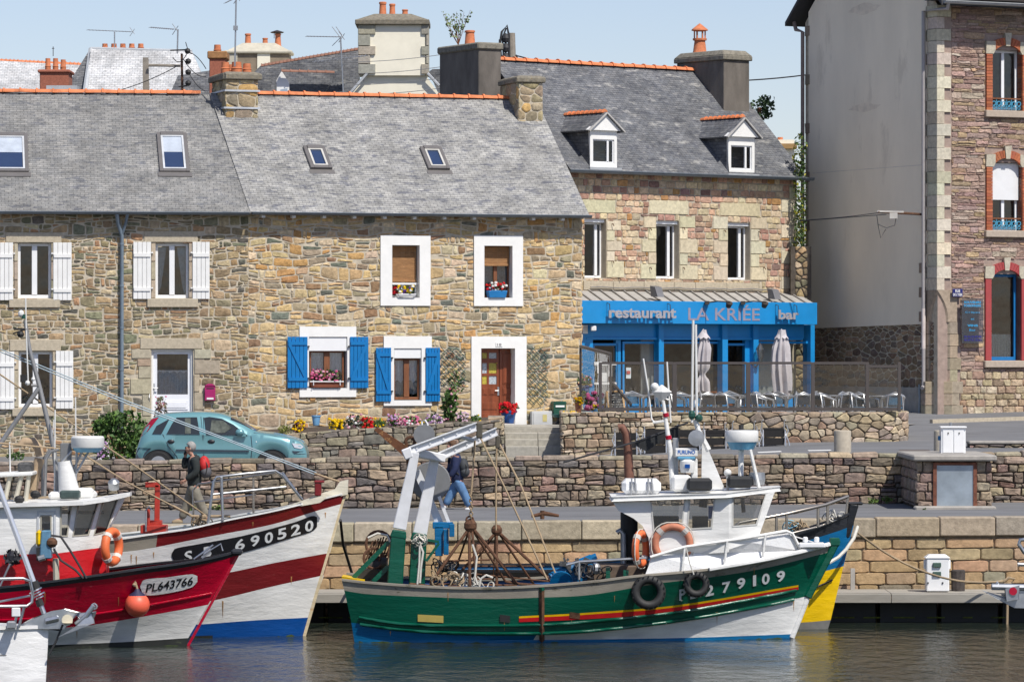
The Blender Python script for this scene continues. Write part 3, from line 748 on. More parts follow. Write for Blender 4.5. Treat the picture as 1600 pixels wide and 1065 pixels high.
def chimney(root, fr, s0, s1, t0, t1, z0, z1, mat, capmat, ch=.18, over=.08, pots=(), stones=None, rnd=R, mort=True, label=None, capslope=0):
 mb = MB(); mb.bf(fr, s0, s1, t0, t1, z0, z1-ch); c = mb.build('chimney', mat, root, bevel=.015)
 if label: c['label'] = label
 mb = MB(); mb.bf(fr, s0-over, s1+over, t0-over, t1+over, z1-ch, z1-ch*.3);
 q = [fr.w(a, b, z1-ch*.3) for a, b in ((s0-over,t0-over),(s1+over,t0-over),(s1+over,t1+over),(s0-over,t1+over))]+[fr.w(a, b, z1+capslope) for a, b in ((s0+.05,t0+.1),(s1-.05,t0+.1),(s1-.05,t1-.1),(s0+.05,t1-.1))]
 mb.hexa(q); mb.build('chimney_cap', capmat, c, bevel=.02)
 for (ps, pt, r, h, k) in pots: pot(c, fr.w(ps, pt, z1+capslope-.02), r, h, k)
 if stones:
  cf = rubble(0, s1-s0, z0, z1-ch, .4, .28, .025, rnd, .3, .5, .3, .2)
  masonry(c, lambda x, z, t: fr.w(s0+x, t0+t, z), cf, stones, STONE, rnd, .025, 60, v=.2)
  cf = rubble(0, t1-t0, z0, z1-ch, .4, .28, .025, rnd, .3, .5, .3, .2)
  masonry(c, lambda x, z, t: fr.w(s0+t, t1-x, z), cf, stones, STONE, rnd, .025, 60, v=.2)
 return c
def lintel(root, fr, r, mat=GRAN, t0=-.035, t1=.12, name='lintel', b=.012):
 mb = MB(); mb.bf(fr, r[0], r[1], t0, t1, r[2], r[3]); return mb.build(name, mat, root, bevel=b)
def big_stones(root, fr, rects, pal, mat, rnd, proud=.03, name='quoin'):
 for r in rects:
  mb = MB(); a, b, c, d = r; g = .006; stone_add(mb, lambda x, z, t: fr.w(x, t, z), [(a+g,c+g),((a+b)/2,c+g),(b-g,c+g),(b-g,(c+d)/2),(b-g,d-g),((a+b)/2,d-g),(a+g,d-g),(a+g,(c+d)/2)], proud, rnd, pick(pal, rnd, .08), .06, .12)
  mb.build(name, mat, root, smooth=50)
# ================================================================ left and middle houses
rh = random.Random(3)
HPAL_A = [((.36,.275,.165), 4), ((.26,.215,.135), 3.5), ((.20,.195,.13), 2.2), ((.43,.31,.175), 2.5), ((.36,.22,.12), 1.4), ((.47,.385,.25), 1.8), ((.13,.12,.10), .9)]
HPAL_B = [((.54,.39,.20), 5), ((.48,.36,.21), 4), ((.56,.46,.31), 3), ((.46,.27,.11), 1.1), ((.30,.19,.11), 1.1), ((.17,.18,.145), .8), ((.35,.29,.20), 2)]
GP = [((.46,.40,.30), 3), ((.42,.365,.27), 2), ((.40,.32,.22), 1)]
FA = Fr(-6.97, 110, 8); FB = Fr(-6.97, 110, 17)
KR = .71; ZE = 9.27
def zr(t): return ZE+KR*(t+.28)
LB = FB.hit(909, 450)[0]; ZA = 2.4
A = thing('stone_house', 'long mixed brown and grey stone house with white board shutters at the left', 'house', (-11, 110, ZA))
B = thing('stone_house', 'tan stone house with white window surrounds, blue shutters and a brown front door', 'house', (-2.5, 111.3, ZA))
SLA = slate_mat('old_slate', (.185,.187,.185), (.265,.26,.247), (.12,.125,.14), .56)
SLB = slate_mat('pale_slate', (.24,.24,.235), (.345,.34,.32), (.13,.135,.155), .55)
SLC = slate_mat('dark_slate', (.115,.122,.135), (.165,.168,.175), (.075,.08,.095), .55, (.32,.315,.30))
def shell(root, fr, s0, s1, dep, zb, zt_f, ridge_t, zr_f, mat, left=True, right=True):
 mb = MB(); mb.quad(fr.w(s0,dep,zb), fr.w(s1,dep,zb), fr.w(s1,dep,zt_f), fr.w(s0,dep,zt_f))
 for ok, s in ((left, s0), (right, s1)):
  if ok: mb.add([fr.w(s,.0,zb), fr.w(s,dep,zb), fr.w(s,dep,zt_f), fr.w(s,ridge_t,zr_f), fr.w(s,.0,zt_f)], [(0,1,2,3,4)])
 mb.quad(fr.w(s0,0,zb+.1), fr.w(s1,0,zb+.1), fr.w(s1,dep,zb+.1), fr.w(s0,dep,zb+.1))
 zf = (zb+zt_f)/2+.2
 mb.quad(fr.w(s0+.05,.3,zf), fr.w(s1-.05,.3,zf), fr.w(s1-.05,dep,zf), fr.w(s0+.05,dep,zf))
 mb.build('outer_wall', mat, root)
# ---- openings in photo pixels
opsA_px = {'u0': (28,380,80,466), 'u1': (243,380,295,466), 'l0': (29,549,82,636), 'door': (236.5,545,302,706)}
opsA = {k: FA.rect(*v) for k, v in opsA_px.items()}
opsB_px = {'u2': (612,383,655,465), 'u3': (756,384,800,465), 'l1': (482,526,542,606), 'l2': (615,544,658,625), 'door': (751,544,804,662)}
opsB = {k: FB.rect(*v) for k, v in opsB_px.items()}
opsA['ux'] = (opsA['u0'][0]-4.2, opsA['u0'][1]-4.2, opsA['u0'][2], opsA['u0'][3])
mb = MB(); slab(mb, FA, -12, 0, ZA, zr(0)-.02, list(opsA.values()), .45); mb.build('mortar_wall', MORTAR, A)
mb = MB(); slab(mb, FB, 0, LB, ZA, zr(0)-.02, list(opsB.values()), .45); mb.build('mortar_wall', MORTAR, B)
shell(A, FA, -12, 0, 9, ZA, zr(0)-.1, 4.5, zr(4.5)-.08, MORTAR, right=False); shell(B, FB, 0, LB, 9, ZA, zr(0)-.1, 4.5, zr(4.5)-.08, MORTAR)
def grow(r, a, b=None, c=None, d=None): return (r[0]-a, r[1]+a, r[2]-(a if b is None else b), r[3]+(a if c is None else c))
# granite dressings of A
lint = [FA.rect(9,363,96,379), FA.rect(225,361,309,378.5), FA.rect(15,530,95,548), FA.rect(219,528,316,545)]
sills = [FA.rect(14,467,94,480.5), FA.rect(230,466,309,480), FA.rect(19,637,84,650)]
for r in lint: lintel(A, FA, r)
for r in sills: lintel(A, FA, r, t0=-.07, name='sill')
jam = []
for (a, b, c, d) in ((22,28,380,466),(80,84,380,466),(236,243,380,466),(295,301,380,466),(22,29,549,636),(82,87,549,636)):
 n = 3
 for i in range(n): jam.append(FA.rect(a, c+(d-c)*i/n, b, c+(d-c)*(i+1)/n))
for (a, b, c, d) in ((205,236,545,560),(214,236,560,572),(216,236,572,591),(203,236,591,616),(222,236,616,650),(212,236,650,676),(303,330,545,560),(303,344,562,584),(303,312,584,612),(303,320,612,640),(303,316,640,668),(303,330,668,690)): jam.append(FA.rect(a,c,b,d))
big_stones(A, FA, jam, GP, ASH, rh, .035, 'jamb_stone')
excl = lint+sills+jam
cells = coursed(-7.2, 0, ZA, zr(0)-.03, .135, .22, .03, rh, .45, .35, .6)
cells = cut_openings(cells, list(opsA.values())+excl)
masonry(A, lambda x, z, t: FA.w(x, t, z), cells, HPAL_A, STONE, rh, .015, 300, flat=.2, rough=.8, v=.18, vis=lambda c: c[0][0] > -6.7)
mb = MB()
for c in rubble(-12, -7.2, ZA, zr(0)-.03, .45, .22, .03, rh): stone_add(mb, lambda x, z, t: FA.w(x, t, z), soften(c), .035, rh, pick(HPAL_A, rh), .3, .5)
tag(mb.build('small_stone', STONE, A, smooth=50), kind='stuff')
# white surrounds of B
def surround(root, fr, o_px, op, t0=-.05, foot=None):
 a, b, c, d = fr.rect(*o_px); mb = MB()
 if foot is not None: c = foot
 outer = [(a,c),(b,c),(b,d),(a,d)]
 if op[2] <= c+.05: loops = [[(a,c),(op[0],c),(op[0],op[3]),(op[1],op[3]),(op[1],c),(b,c),(b,d),(a,d)]]; mb.plate([fr.w(x,t0,z) for x, z in loops[0]], [], fr.v*(.0-t0+.02))
 else: mb.plate([fr.w(x,t0,z) for x, z in outer], [[fr.w(x,t0,z) for x, z in ((op[0],op[2]),(op[0],op[3]),(op[1],op[3]),(op[1],op[2]))]], fr.v*(-t0+.02))
 # reveals
 for p, q in (((op[0],op[2]),(op[0],op[3])), ((op[0],op[3]),(op[1],op[3])), ((op[1],op[3]),(op[1],op[2])), ((op[0],op[2]),(op[1],op[2]))):
  n_ = .004; mb.quad(*[fr.w(x+(n_ if x == op[0] else -n_), t, z+(n_ if z == op[2] else -n_)) for x, z, t in ((p[0],p[1],t0+.003),(q[0],q[1],t0+.003),(q[0],q[1],.4),(p[0],p[1],.4))])
 mb.build('window_surround' if op[2] > c+.05 else 'door_surround', WREND, root); return (a, b, c, d)
zth = opsB['door'][2]
sur = [surround(B, FB, (594,368,672,477.5), opsB['u2']), surround(B, FB, (740,368,816.5,478), opsB['u3']), surround(B, FB, (467.5,510,556,620), opsB['l1']), surround(B, FB, (599,525,674,633.5), opsB['l2']), surround(B, FB, (736,525.5,822,668), opsB['door'], foot=FB.hit(780,668)[1])]
zl = FB.hit(780,663)[1]
# corner quoins of B: bigger stones at the right end
cells = coursed(0, LB, ZA, zr(0)-.03, .155, .27, .032, rh, .45, .3, .65)
cells = cut_openings(cells, [o for o in opsB.values()]+sur)
masonry(B, lambda x, z, t: FB.w(x, t, z), cells, HPAL_B, STONE, rh, .016, 300, flat=.2, rough=.8, v=.16, vis=lambda c: c[0][1] > 3.2)
mb = MB()
for c in rubble(0, 5, ZA, zr(0)-.2, .4, .2, .03, rh): stone_add(mb, lambda x, z, t: FB.w(LB-t, x, z), soften(c), .035, rh, pick(HPAL_B, rh), .3, .5)
tag(mb.build('small_stone', STONE, B, smooth=50), kind='stuff')
# roofs
bis = math.tan(math.radians(4.5))
def uvA(p): q = p-FA.O; return (q.dot(FA.u), q.dot(FA.v)*1.226)
def uvB(p): q = p-FB.O; return (q.dot(FB.u), q.dot(FB.v)*1.226)
roof_part(A, 'roof', [FA.w(-12,-.3,zr(-.3)), FA.w(.04,-.3,zr(-.3)), FA.w(-4.5*bis+.1,4.5,zr(4.5)), FA.w(-12,4.5,zr(4.5))], uvA, SLA)
roof_part(A, 'rear_roof', [FA.w(-12,4.5,zr(4.5)), FA.w(-.6,4.5,zr(4.5)), FA.w(-2,9.3,zr(-.3)), FA.w(-12,9.3,zr(-.3))], uvA, SLA)
roof_part(B, 'roof', [FB.w(-.02,-.3,zr(-.3)+.025), FB.w(LB+.12,-.3,zr(-.3)+.025), FB.w(LB+.12,4.5,zr(4.5)+.025), FB.w(-.02,4.5,zr(4.5)+.025)], uvB, SLB)
roof_part(B, 'rear_roof', [FB.w(0,4.5,zr(4.5)), FB.w(LB+.12,4.5,zr(4.5)), FB.w(LB+.12,9.3,zr(-.3)), FB.w(0,9.3,zr(-.3))], uvB, SLB)
ridge_tiles(A, FA.w(-9.5,4.5,zr(4.5)+.06), FA.w(-1.0,4.5,zr(4.5)+.06), 19, .1)
ridge_tiles(B, FB.w(.9,4.5,zr(4.5)+.07), FB.w(FB.hit(800,160,4.5)[0],4.5,zr(4.5)+.07), 18, .1)
# gutters and brackets
def gutter(root, fr, s0, s1, t, z, r=.07, mat=ZINC, z2=None):
 z2 = z if z2 is None else z2; mb = MB(); k = 6; vs = []
 for s, zz in ((s0, z), (s1, z2)):
  for j in range(k+1): an = math.pi+math.pi*j/k; vs.append(fr.w(s, t+r*math.cos(an), zz+r*math.sin(an)))
 mb.add(vs, [(j, j+1, k+2+j, k+1+j) for j in range(k)]+[tuple(range(k+1)), tuple(range(k+1, 2*k+2))])
 mb.tube([fr.w(s0, t-r, z), fr.w(s1, t-r, z2)], .014, 6); return mb.build('gutter', mat, root)
gutter(A, FA, -12, -.0, -.36, zr(-.3)-.0); gutter(B, FB, .02, LB+.16, -.36, zr(-.3)+.01)
mb = MB(); s = .3
while s < LB: mb.bf(FB, s, s+.09, -.28, 0, zr(0)-.34, zr(0)-.24); s += .83
mb.build('rafter_end', WPAINT, B)
# downpipe on A
mb = MB(); xx = FA.hit(190, 500)[0]; mb.tube([FA.w(xx-.14,-.36,zr(-.3)-.05), FA.w(xx-.1,-.2,zr(-.3)-.3), FA.w(xx,-.09,zr(-.3)-.6), FA.w(xx,-.09,ZA+.4)], .052, 10); mb.tube([FA.w(xx+.14,-.36,zr(-.3)-.05), FA.w(xx+.1,-.2,zr(-.3)-.3), FA.w(xx,-.09,zr(-.3)-.6)], .04, 10)
for k in range(5): mb.tube([FA.w(xx,-.09,4+k*1.1), FA.w(xx,-.09,4.05+k*1.1)], .062, 10)
mb.build('downpipe', M('grey_pipe', (.17,.22,.27), .5), A, smooth=40)
# windows of A
DG = M('dark_curtain', (.16,.14,.13), .9, 0, .3, 8)
for k in ('u0', 'u1', 'l0', 'ux'):
 r = opsA[k]; w_ = window(A, FA, r[0], r[1], r[2], r[3], .12, WPLAST, (.5,), .07, .07, mw=.14)
 if k == 'u1':
  for s_ in (0, 1):
   mb = MB(); x0, x1 = (r[0]+.08, r[0]+.3) if s_ == 0 else (r[1]-.08, r[1]-.3); mb.add([FA.w(x0,.24,r[3]-.1), FA.w(x1,.24,r[3]-.1), FA.w(x0+(x1-x0)*.35,.24,r[2]+.3), FA.w(x0,.24,r[2]+.1)], [(0,1,2,3)]); mb.build('curtain', M('grey_curtain', (.42,.45,.46), .9, 0, .2, 12), w_)
for (a, c, b, d, hl) in ((-7,379,20.6,469,1),(83,379,112,469,0),(208,378,236,467,1),(300.5,378,327.5,467,0),(-6,549,22.5,639,1),(87,548,114.5,638,0)):
 r = FA.rect(a,c,b,d); shutter(A, FA, r[0], r[1], r[2], r[3], -.04, WPAINT, 4, 0, bool(hl))
for key, dx in (('ux', 0),):
 r = opsA[key]; shutter(A, FA, r[0]-.55, r[0]-.08, r[2], r[3], -.04, WPAINT, 4); shutter(A, FA, r[1]+.08, r[1]+.55, r[2], r[3], -.04, WPAINT, 4)
# plants on the sill of the lower left window
mb = MB()
for px in (38, 46, 55, 70): c = FA.hit(px, 627, .25); leaf_quads(mb, FA.w(c[0], .3, c[1]+.1), .12, .08, .28, 26, .12, rh, cols=[(.05,.09,.03),(.08,.06,.05)])
mb.build('sill_plant', LEAF, A)
# white door of A
r = opsA['door']; dm = M('white_door', (.78,.80,.84), .4, 0, .04, 3)
ga, gb, gc, gd = FA.rect(246,553,294,616)
dr = MB(); dr.plate([FA.w(x,.14,z) for x, z in ((r[0]+.06,r[2]),(r[1]-.06,r[2]),(r[1]-.06,r[3]-.07),(r[0]+.06,r[3]-.07))], [[FA.w(x,.14,z) for x, z in ((ga,gc),(ga,gd),(gb,gd),(gb,gc))]], FA.v*.06)
door = dr.build('door', dm, A)
mb = MB(); mb.bf(FA, r[0]+.003, r[0]+.06, .08, .2, r[2], r[3]); mb.bf(FA, r[1]-.06, r[1]-.003, .08, .2, r[2], r[3]); mb.bf(FA, r[0]+.06, r[1]-.06, .08, .2, r[3]-.07, r[3]-.003); mb.build('door_frame', WPAINT, A, bevel=.006)
for q in ((247,625,294,640),(247,645,268,700),(272,645,294,700)):
 a, b, c, d = FA.rect(*q); mb = MB(); mb.bf(FA, a, b, .118, .139, c, d); mb.bf(FA, a+.05, b-.05, .105, .12, c+.05, d-.05); mb.build('door_panel', dm, door, bevel=.01)
mb = MB(); mb.quad(*[FA.w(x,.17,z) for x, z in ((ga,gc),(gb,gc),(gb,gd),(ga,gd))]); mb.build('door_glass', GLASS, door)
curtain(door, FA, ga, gb, gc, gc+(gd-gc)*.58, .26, M('blue_lace', (.42,.48,.55), .9, 0, .3, 30), scal=.0)
curtain(door, FA, ga, gb, gc+(gd-gc)*.52, gc+(gd-gc)*.6, .235, LACE, scal=.05)
mb = MB(); c = FA.hit(240, 606); mb.bf(FA, c[0]-.03, c[0]+.03, .09, .14, c[1]-.12, c[1]+.12); mb.tube([FA.w(c[0],.06,c[1]), FA.w(c[0]+.12,.06,c[1])], .015); mb.tube([FA.w(c[0]-.1,.0,c[1]-.1), FA.w(c[0]-.12,-.06,c[1]-.25), FA.w(c[0]-.1,.0,c[1]-.45)], .012); mb.build('handle', STEEL, door)
# mailbox (magenta) on A
a, b, c, d = FA.rect(319.5,599,336,625.5); mg = M('magenta_paint', (.38,.015,.13), .4)
mx = thing('mailbox', 'magenta letter box fixed to the stone wall right of the white door', 'mailbox', FA.w((a+b)/2,-.1,c))
mb = MB(); mb.bf(FA, a, b, -.14, -.04, c, d-.06); mb.build('box', mg, mx, bevel=.01)
mb = MB(); mb.plate([FA.w(x,-.16,z) for x, z in ((a-.01,d-.06),(b+.01,d-.06),((a+b)/2+.05,d),((a+b)/2-.05,d))], [], FA.v*.12); mb.build('lid', mg, mx)
mb = MB(); mb.bf(FA, a+.05, b-.05, -.15, -.141, c+.03, c+.08); mb.build('name_plate', WPAINT, mx)
mb = MB(); mb.bf(FA, a+.04, b-.04, -.146, -.141, d-.14, d-.11); mb.build('slot', BLACKR, mx)
# windows of B
def roller(root, fr, r, t, h, mat=WPLAST): mb = MB(); mb.bf(fr, r[0]+.01, r[1]-.01, t, t+.12, r[3]-h, r[3]-.005); mb.build('roller_box', mat, root, bevel=.01)
BAMB = M('bamboo_blind', (.33,.17,.07), .8, 0, .35, 25, stretch=(.2,.2,3))
for k, bl in (('u2', 437), ('u3', 412)):
 r = opsB[k]; window(B, FB, r[0], r[1], r[2], r[3], .26, WOODB if k == 'u3' else WPLAST, (.5,), .05, .06, mw=.1)
 zb = FB.hit((opsB_px[k][0]+opsB_px[k][2])/2, bl, .2)[1]; mb = MB(); z = r[3]-.02
 while z > zb: mb.bf(FB, r[0]+.02, r[1]-.03, .18, .2, z-.035, z-.004); z -= .036
 mb.bf(FB, r[0]+.02, r[1]-.03, .15, .19, zb-.06, zb); mb.build('bamboo_blind', BAMB, B)
 curtain(B, FB, r[0]+.05, r[1]-.05, r[2]+.1, r[3]-.1, .36, M('dark_net', (.16,.18,.22), .9, 0, .4, 18), scal=.0)
r = opsB['u2']; mb = MB(); zz = FB.hit(633,443,.2)[1]; mb.bf(FB, r[0], r[1], .1, .13, zz-.03, zz+.02); mb.build('guard_rail', WPLAST, B)
r = opsB['l1']; roller(B, FB, (r[0],r[1],r[2],r[3]), -.02, .38)
window(B, FB, r[0]+.06, r[1]-.06, r[2]+.02, r[3]-.38, .1, WOODB, (.5,), .04, .06, mw=.16)
curtain(B, FB, r[0]+.1, r[1]-.1, r[2]+.55, r[3]-.4, .175, LACE, scal=.08); curtain(B, FB, r[0]+.1, r[1]-.1, r[2]+.35, r[2]+.65, .18, LACE, scal=.12, wav=.01)
r = opsB['l2']; roller(B, FB, r, -.02, .27)
window(B, FB, r[0]+.02, r[1]-.02, r[2]+.02, r[3]-.27, .1, WOODB, (.5,), .05, .06, mw=.15)
curtain(B, FB, r[0]+.06, r[1]-.06, r[2]+.45, r[3]-.3, .175, LACE, scal=.08); curtain(B, FB, r[0]+.06, r[1]-.06, r[2]+.15, r[2]+.5, .18, M('grey_curtain'), scal=.02)
for (a, c, b, d, zb, hl) in ((448,526,479.5,606,1,1),(545.6,526,574.5,606,-1,0),(586,543,610,627,1,1),(664,543,686.5,627,-1,0)):
 r = FB.rect(a,c,b,d); shutter(B, FB, r[0], r[1], r[2], r[3], -.06, BLUEP, 5, zb, bool(hl))
# brown door of B
r = opsB['door']; D_ = M('door_wood', (.21,.055,.022), .35, 0, .25, 10, stretch=(1,1,.15))
def prc(x0,y0,x1,y1,t=.34): return FB.rect(x0,y0,x1,y1,t)
mid = prc(780,544,782,660)[0]; lo = r[2]
panes = [(753.5,551,761,560),(764,551,776,560),(753.5,567,761,583),(764,567,776,583),(753.5,587,761,600),(764,587,776,600)]
hol = []
for q in panes:
 a, b, c, d = prc(*q); hol.append([(a,c),(a,d),(b,d),(b,c)])
mb = MB(); mb.plate([FB.w(x,.34,z) for x, z in ((r[0]+.01,lo),(mid-.01,lo),(mid-.01,r[3]-.01),(r[0]+.01,r[3]-.01))], [[FB.w(x,.34,z) for x, z in l] for l in hol], FB.v*.05)
dl = mb.build('door', D_, B)
mb = MB(); mb.bf(FB, mid+.01, r[1]-.01, .34, .39, lo, r[3]-.01); dr2 = mb.build('door', D_, B)
for i, q in enumerate(panes):
 a, b, c, d = prc(*q); mb = MB(); mb.quad(*[FB.w(x,.36,z) for x, z in ((a,c),(b,c),(b,d),(a,d))]); mb.build('door_pane', [M('yellow_glass', (.45,.38,.06), .25, 0, .4, 30), M('lace_glass', (.42,.47,.52), .25, 0, .45, 30)][(i+i//2) % 2], dl)
for q, rt in (((753.5,606,761,617),dl),((764,606,777,617),dl),((753,628,777,640),dl),((753,645,777,654),dl),((785,551,800,600),dr2),((785,606,800,617),dr2),((785,628,800,650),dr2)):
 a, b, c, d = prc(*q); mb = MB(); mb.bf(FB, a, b, .325, .339, c, d); mb.bf(FB, a+.03, b-.03, .315, .326, c+.03, d-.03); mb.build('door_panel', D_, rt, bevel=.006)
mb = MB(); c = prc(778,608,779,610); mb.bf(FB, c[0]-.02, c[0]+.03, .32, .34, c[2]-.13, c[2]+.1); mb.tube([FB.w(c[0],.28,c[2]), FB.w(c[0]-.1,.28,c[2])], .012); mb.build('handle', STEEL, dl)
c = prc(777,566,778,567); mb = MB(); mb.sph(FB.w(c[0]-.02,.33,c[2]), .022); mb.build('door_knocker', M('brass', (.6,.4,.1), .3, 1), dl)
a, b, c, d = FB.rect(774.5,535,785,541.6,-.05); mb = MB(); mb.bf(FB, a, b, -.065, -.051, c, d); np = mb.build('number_plate', WPAINT, B)
mb = MB(); text_on_frame(mb, FB, '18', a+.035, b-.035, c+.02, d-.02, -.068); mb.build('number', M('plate_ink', (.1,.09,.1)), np)
# trellises, meter box and mailbox on B
TG = M('trellis_green', (.03,.085,.075), .6)
def trellis(x0, y0, x1, y1, label):
 a, b, c, d = FB.rect(x0,y0,x1,y1,-.06); th = thing('trellis', label, 'trellis', FB.w((a+b)/2,-.07,c), 'green diamond trellises on the tan house')
 n = 6; w_, h_ = b-a, d-c; mb = MB(); st_ = .21
 for sgn in (1, -1):
  k = -h_
  while k < w_:
   pts = []
   x0_, z0_, x1_, z1_ = (k, 0, k+h_*.55/.55, h_) if sgn > 0 else (k+h_, 0, k, h_)
   # clip to the panel
   dx = x1_-x0_;
   if abs(dx) < 1e-6: k += st_; continue
   t0_, t1_ = sorted(((0-x0_)/dx, (w_-x0_)/dx)); t0_ = max(0, t0_); t1_ = min(1, t1_)
   if t1_-t0_ > .05: mb.beam(FB.w(a+x0_+dx*t0_, -.07-.01*sgn, c+h_*t0_), FB.w(a+x0_+dx*t1_, -.07-.01*sgn, c+h_*t1_), .016, .012, up=tuple(FB.v))
   k += st_
 mb.build('lattice', TG, th)
trellis(689, 543, 728, 604, 'green diamond trellis between the blue shutter and the brown door'); trellis(824, 542, 856, 632, 'green diamond trellis right of the brown door above the meter box')
a, b, c, d = FB.rect(829,642,861,668,-.1)
m_ = thing('meter_box', 'pale grey meter cabinet against the tan wall below the right trellis', 'meter box', FB.w((a+b)/2,-.2,c-.15))
PG = M('pale_grey_box', (.52,.53,.53), .5, 0, .06, 4)
mb = MB(); mb.bf(FB, a, b, -.22, -.03, c-.12, d); mb.build('cabinet', PG, m_, bevel=.01)
mb = MB(); mb.bf(FB, a+.04, b-.12, -.235, -.221, c-.06, d-.04); mb.build('door', PG, m_, bevel=.005)
mb = MB(); mb.bf(FB, b-.28, b-.16, -.242, -.236, d-.28, d-.09); mb.build('label_plate', M('yellow_label', (.55,.48,.2)), m_)
a, b, c, d = FB.rect(861.7,627,881,647,-.1); GM = M('mailbox_green', (.012,.075,.05), .4)
m_ = thing('mailbox', 'dark green letter box on a short post beside the grey meter cabinet', 'mailbox', FB.w((a+b)/2,-.2,c-.5))
mb = MB(); mb.bf(FB, a, b, -.3, -.06, c, d-.05); mb.plate([FB.w(x,-.31,z) for x, z in ((a-.01,d-.05),(b+.01,d-.05),(b-.02,d),(a+.02,d))], [], FB.v*.26); mb.build('box', GM, m_, bevel=.008)
mb = MB(); mb.bf(FB, a+.05, b-.05, -.318, -.301, d-.15, d-.1); mb.build('slot', WPAINT, m_)
mb = MB(); mb.bf(FB, (a+b)/2-.04, (a+b)/2+.04, -.2, -.12, c-.6, c); mb.build('post', DARKF, m_)
# skylights
def skylight(root, fr, px, depth_px, ztf, label=None, blind=False, proud=.07):
 """px: 4 corners tl,tr,br,bl of the outer frame on the roof"""
 s0 = (ztf(px[0])[0]+ztf(px[3])[0])/2; s1 = (ztf(px[1])[0]+ztf(px[2])[0])/2; t1 = ztf(((px[0][0]+px[1][0])/2, (px[0][1]+px[1][1])/2))[1]; t0 = ztf(((px[3][0]+px[2][0])/2, (px[3][1]+px[2][1])/2))[1]
 n = Vector((0,0,1))*math.cos(math.atan(KR))-fr.v*math.sin(math.atan(KR)); up = (fr.v+Vector((0,0,KR))).normalized(); L = (t1-t0)*math.sqrt(1+KR*KR)
 O = fr.w(s0, t0, zr(t0)); W = s1-s0
 def bx(mb, a, b, c, d, h0, h1):
  mb.hexa([O+fr.u*x+up*y+n*h for h in (h0,h1) for x, y in ((a,c),(b,c),(b,d),(a,d))])
 mb = MB(); f = .1; bx(mb,0,f,0,L,-.02,proud); bx(mb,W-f,W,0,L,-.02,proud); bx(mb,f,W-f,0,f,-.02,proud); bx(mb,f,W-f,L-.16,L,-.02,proud+.03); bx(mb,-.05,W+.05,-.2,0,-.0,.03)
 k = mb.build('skylight', M('skylight_flashing', (.17,.16,.155), .5, .3, .1, 5), root, bevel=.006)
 mb = MB(); g = .05; bx(mb,f,f+g,f,L-.16,0,proud+.01); bx(mb,W-f-g,W-f,f,L-.16,0,proud+.01); bx(mb,f+g,W-f-g,f,f+g,0,proud+.01); bx(mb,f+g,W-f-g,L-.16-g,L-.16,0,proud+.01); mb.build('sash', M('pale_sash', (.5,.52,.54), .5) if blind else M('grey_sash', (.5,.49,.45), .5), k)
 mb = MB(); bx(mb,f+g,W-f-g,f+g,L-.16-g,proud-.035,proud-.03); mb.build('pane', M('skylight_glass', (.03,.05,.11), .05, 0, .1, 2, spec=.8), k)
 if blind: mb = MB(); bx(mb,f+g,W-f-g,f+(L-.16-f)*.52,L-.16-g,proud-.028,proud-.022); mb.build('blind', M('skylight_blind', (.42,.47,.54), .5), k)
hA = lambda p: FA.roof(p[0], p[1], zr(0), KR); hB = lambda p: FB.roof(p[0], p[1], zr(0), KR)
skylight(A, FA, [(-12,211),(45,211),(43,270),(-16,270)], 0, hA, blind=True); skylight(A, FA, [(248,210),(295,210),(293,270),(246,270)], 0, hA, blind=True)
skylight(B, FB, [(474,232),(508,232),(517,266),(484,266)], 0, hB, proud=.1); skylight(B, FB, [(657,233),(691,233),(700,267),(667,267)], 0, hB, proud=.1)
# house chimneys
CAPM = M('weathered_cap', (.20,.18,.14), .95, 0, .35, 10, .01, 30, rust=.6, rustc=(.25,.17,.05))
CP = [((.40,.32,.20), 4), ((.36,.30,.20), 3), ((.42,.28,.12), 1.2), ((.30,.25,.18), 2)]
s0, t0, z0 = FB.roof(353, 184, zr(0), KR); s1 = FB.hit(403, 150, t0)[0]
zt = FB.hit(378, 112, t0)[1]
cA = chimney(B, FB, s0, s1, t0, t0+1.65, z0-.6, zt, MORTAR, CAPM, .22, .1, [(s0+.1,t0+.5,.12,.3,1),(s0+.38,t0+.35,.15,.3,1),(s0+.66,t0+.3,.12,.26,1),(s0+.4,t0+1.1,.12,.28,1)], CP, rh, label='tall tan stone chimney with a grey cap, banded with white straps')
mb = MB()
for dz in (.55, 1.02): mb.bf(FB, s0-.05, s1+.05, t0-.06, t0-.035, zt-dz, zt-dz+.05); mb.bf(FB, s0-.07, s0-.045, t0-.06, t0+1.7, zt-dz, zt-dz+.05)
mb.build('strap', M('strap_grey', (.5,.53,.57), .5, .2), cA)
s0, t0, z0 = FB.roof(810, 190, zr(0), KR); s1 = FB.hit(848, 150, t0)[0]; zt = FB.hit(829, 118, t0)[1]
chimney(B, FB, s0, s1, t0, t0+1.7, z0-.6, zt, MORTAR, CAPM, .2, .07, [], CP, rh)
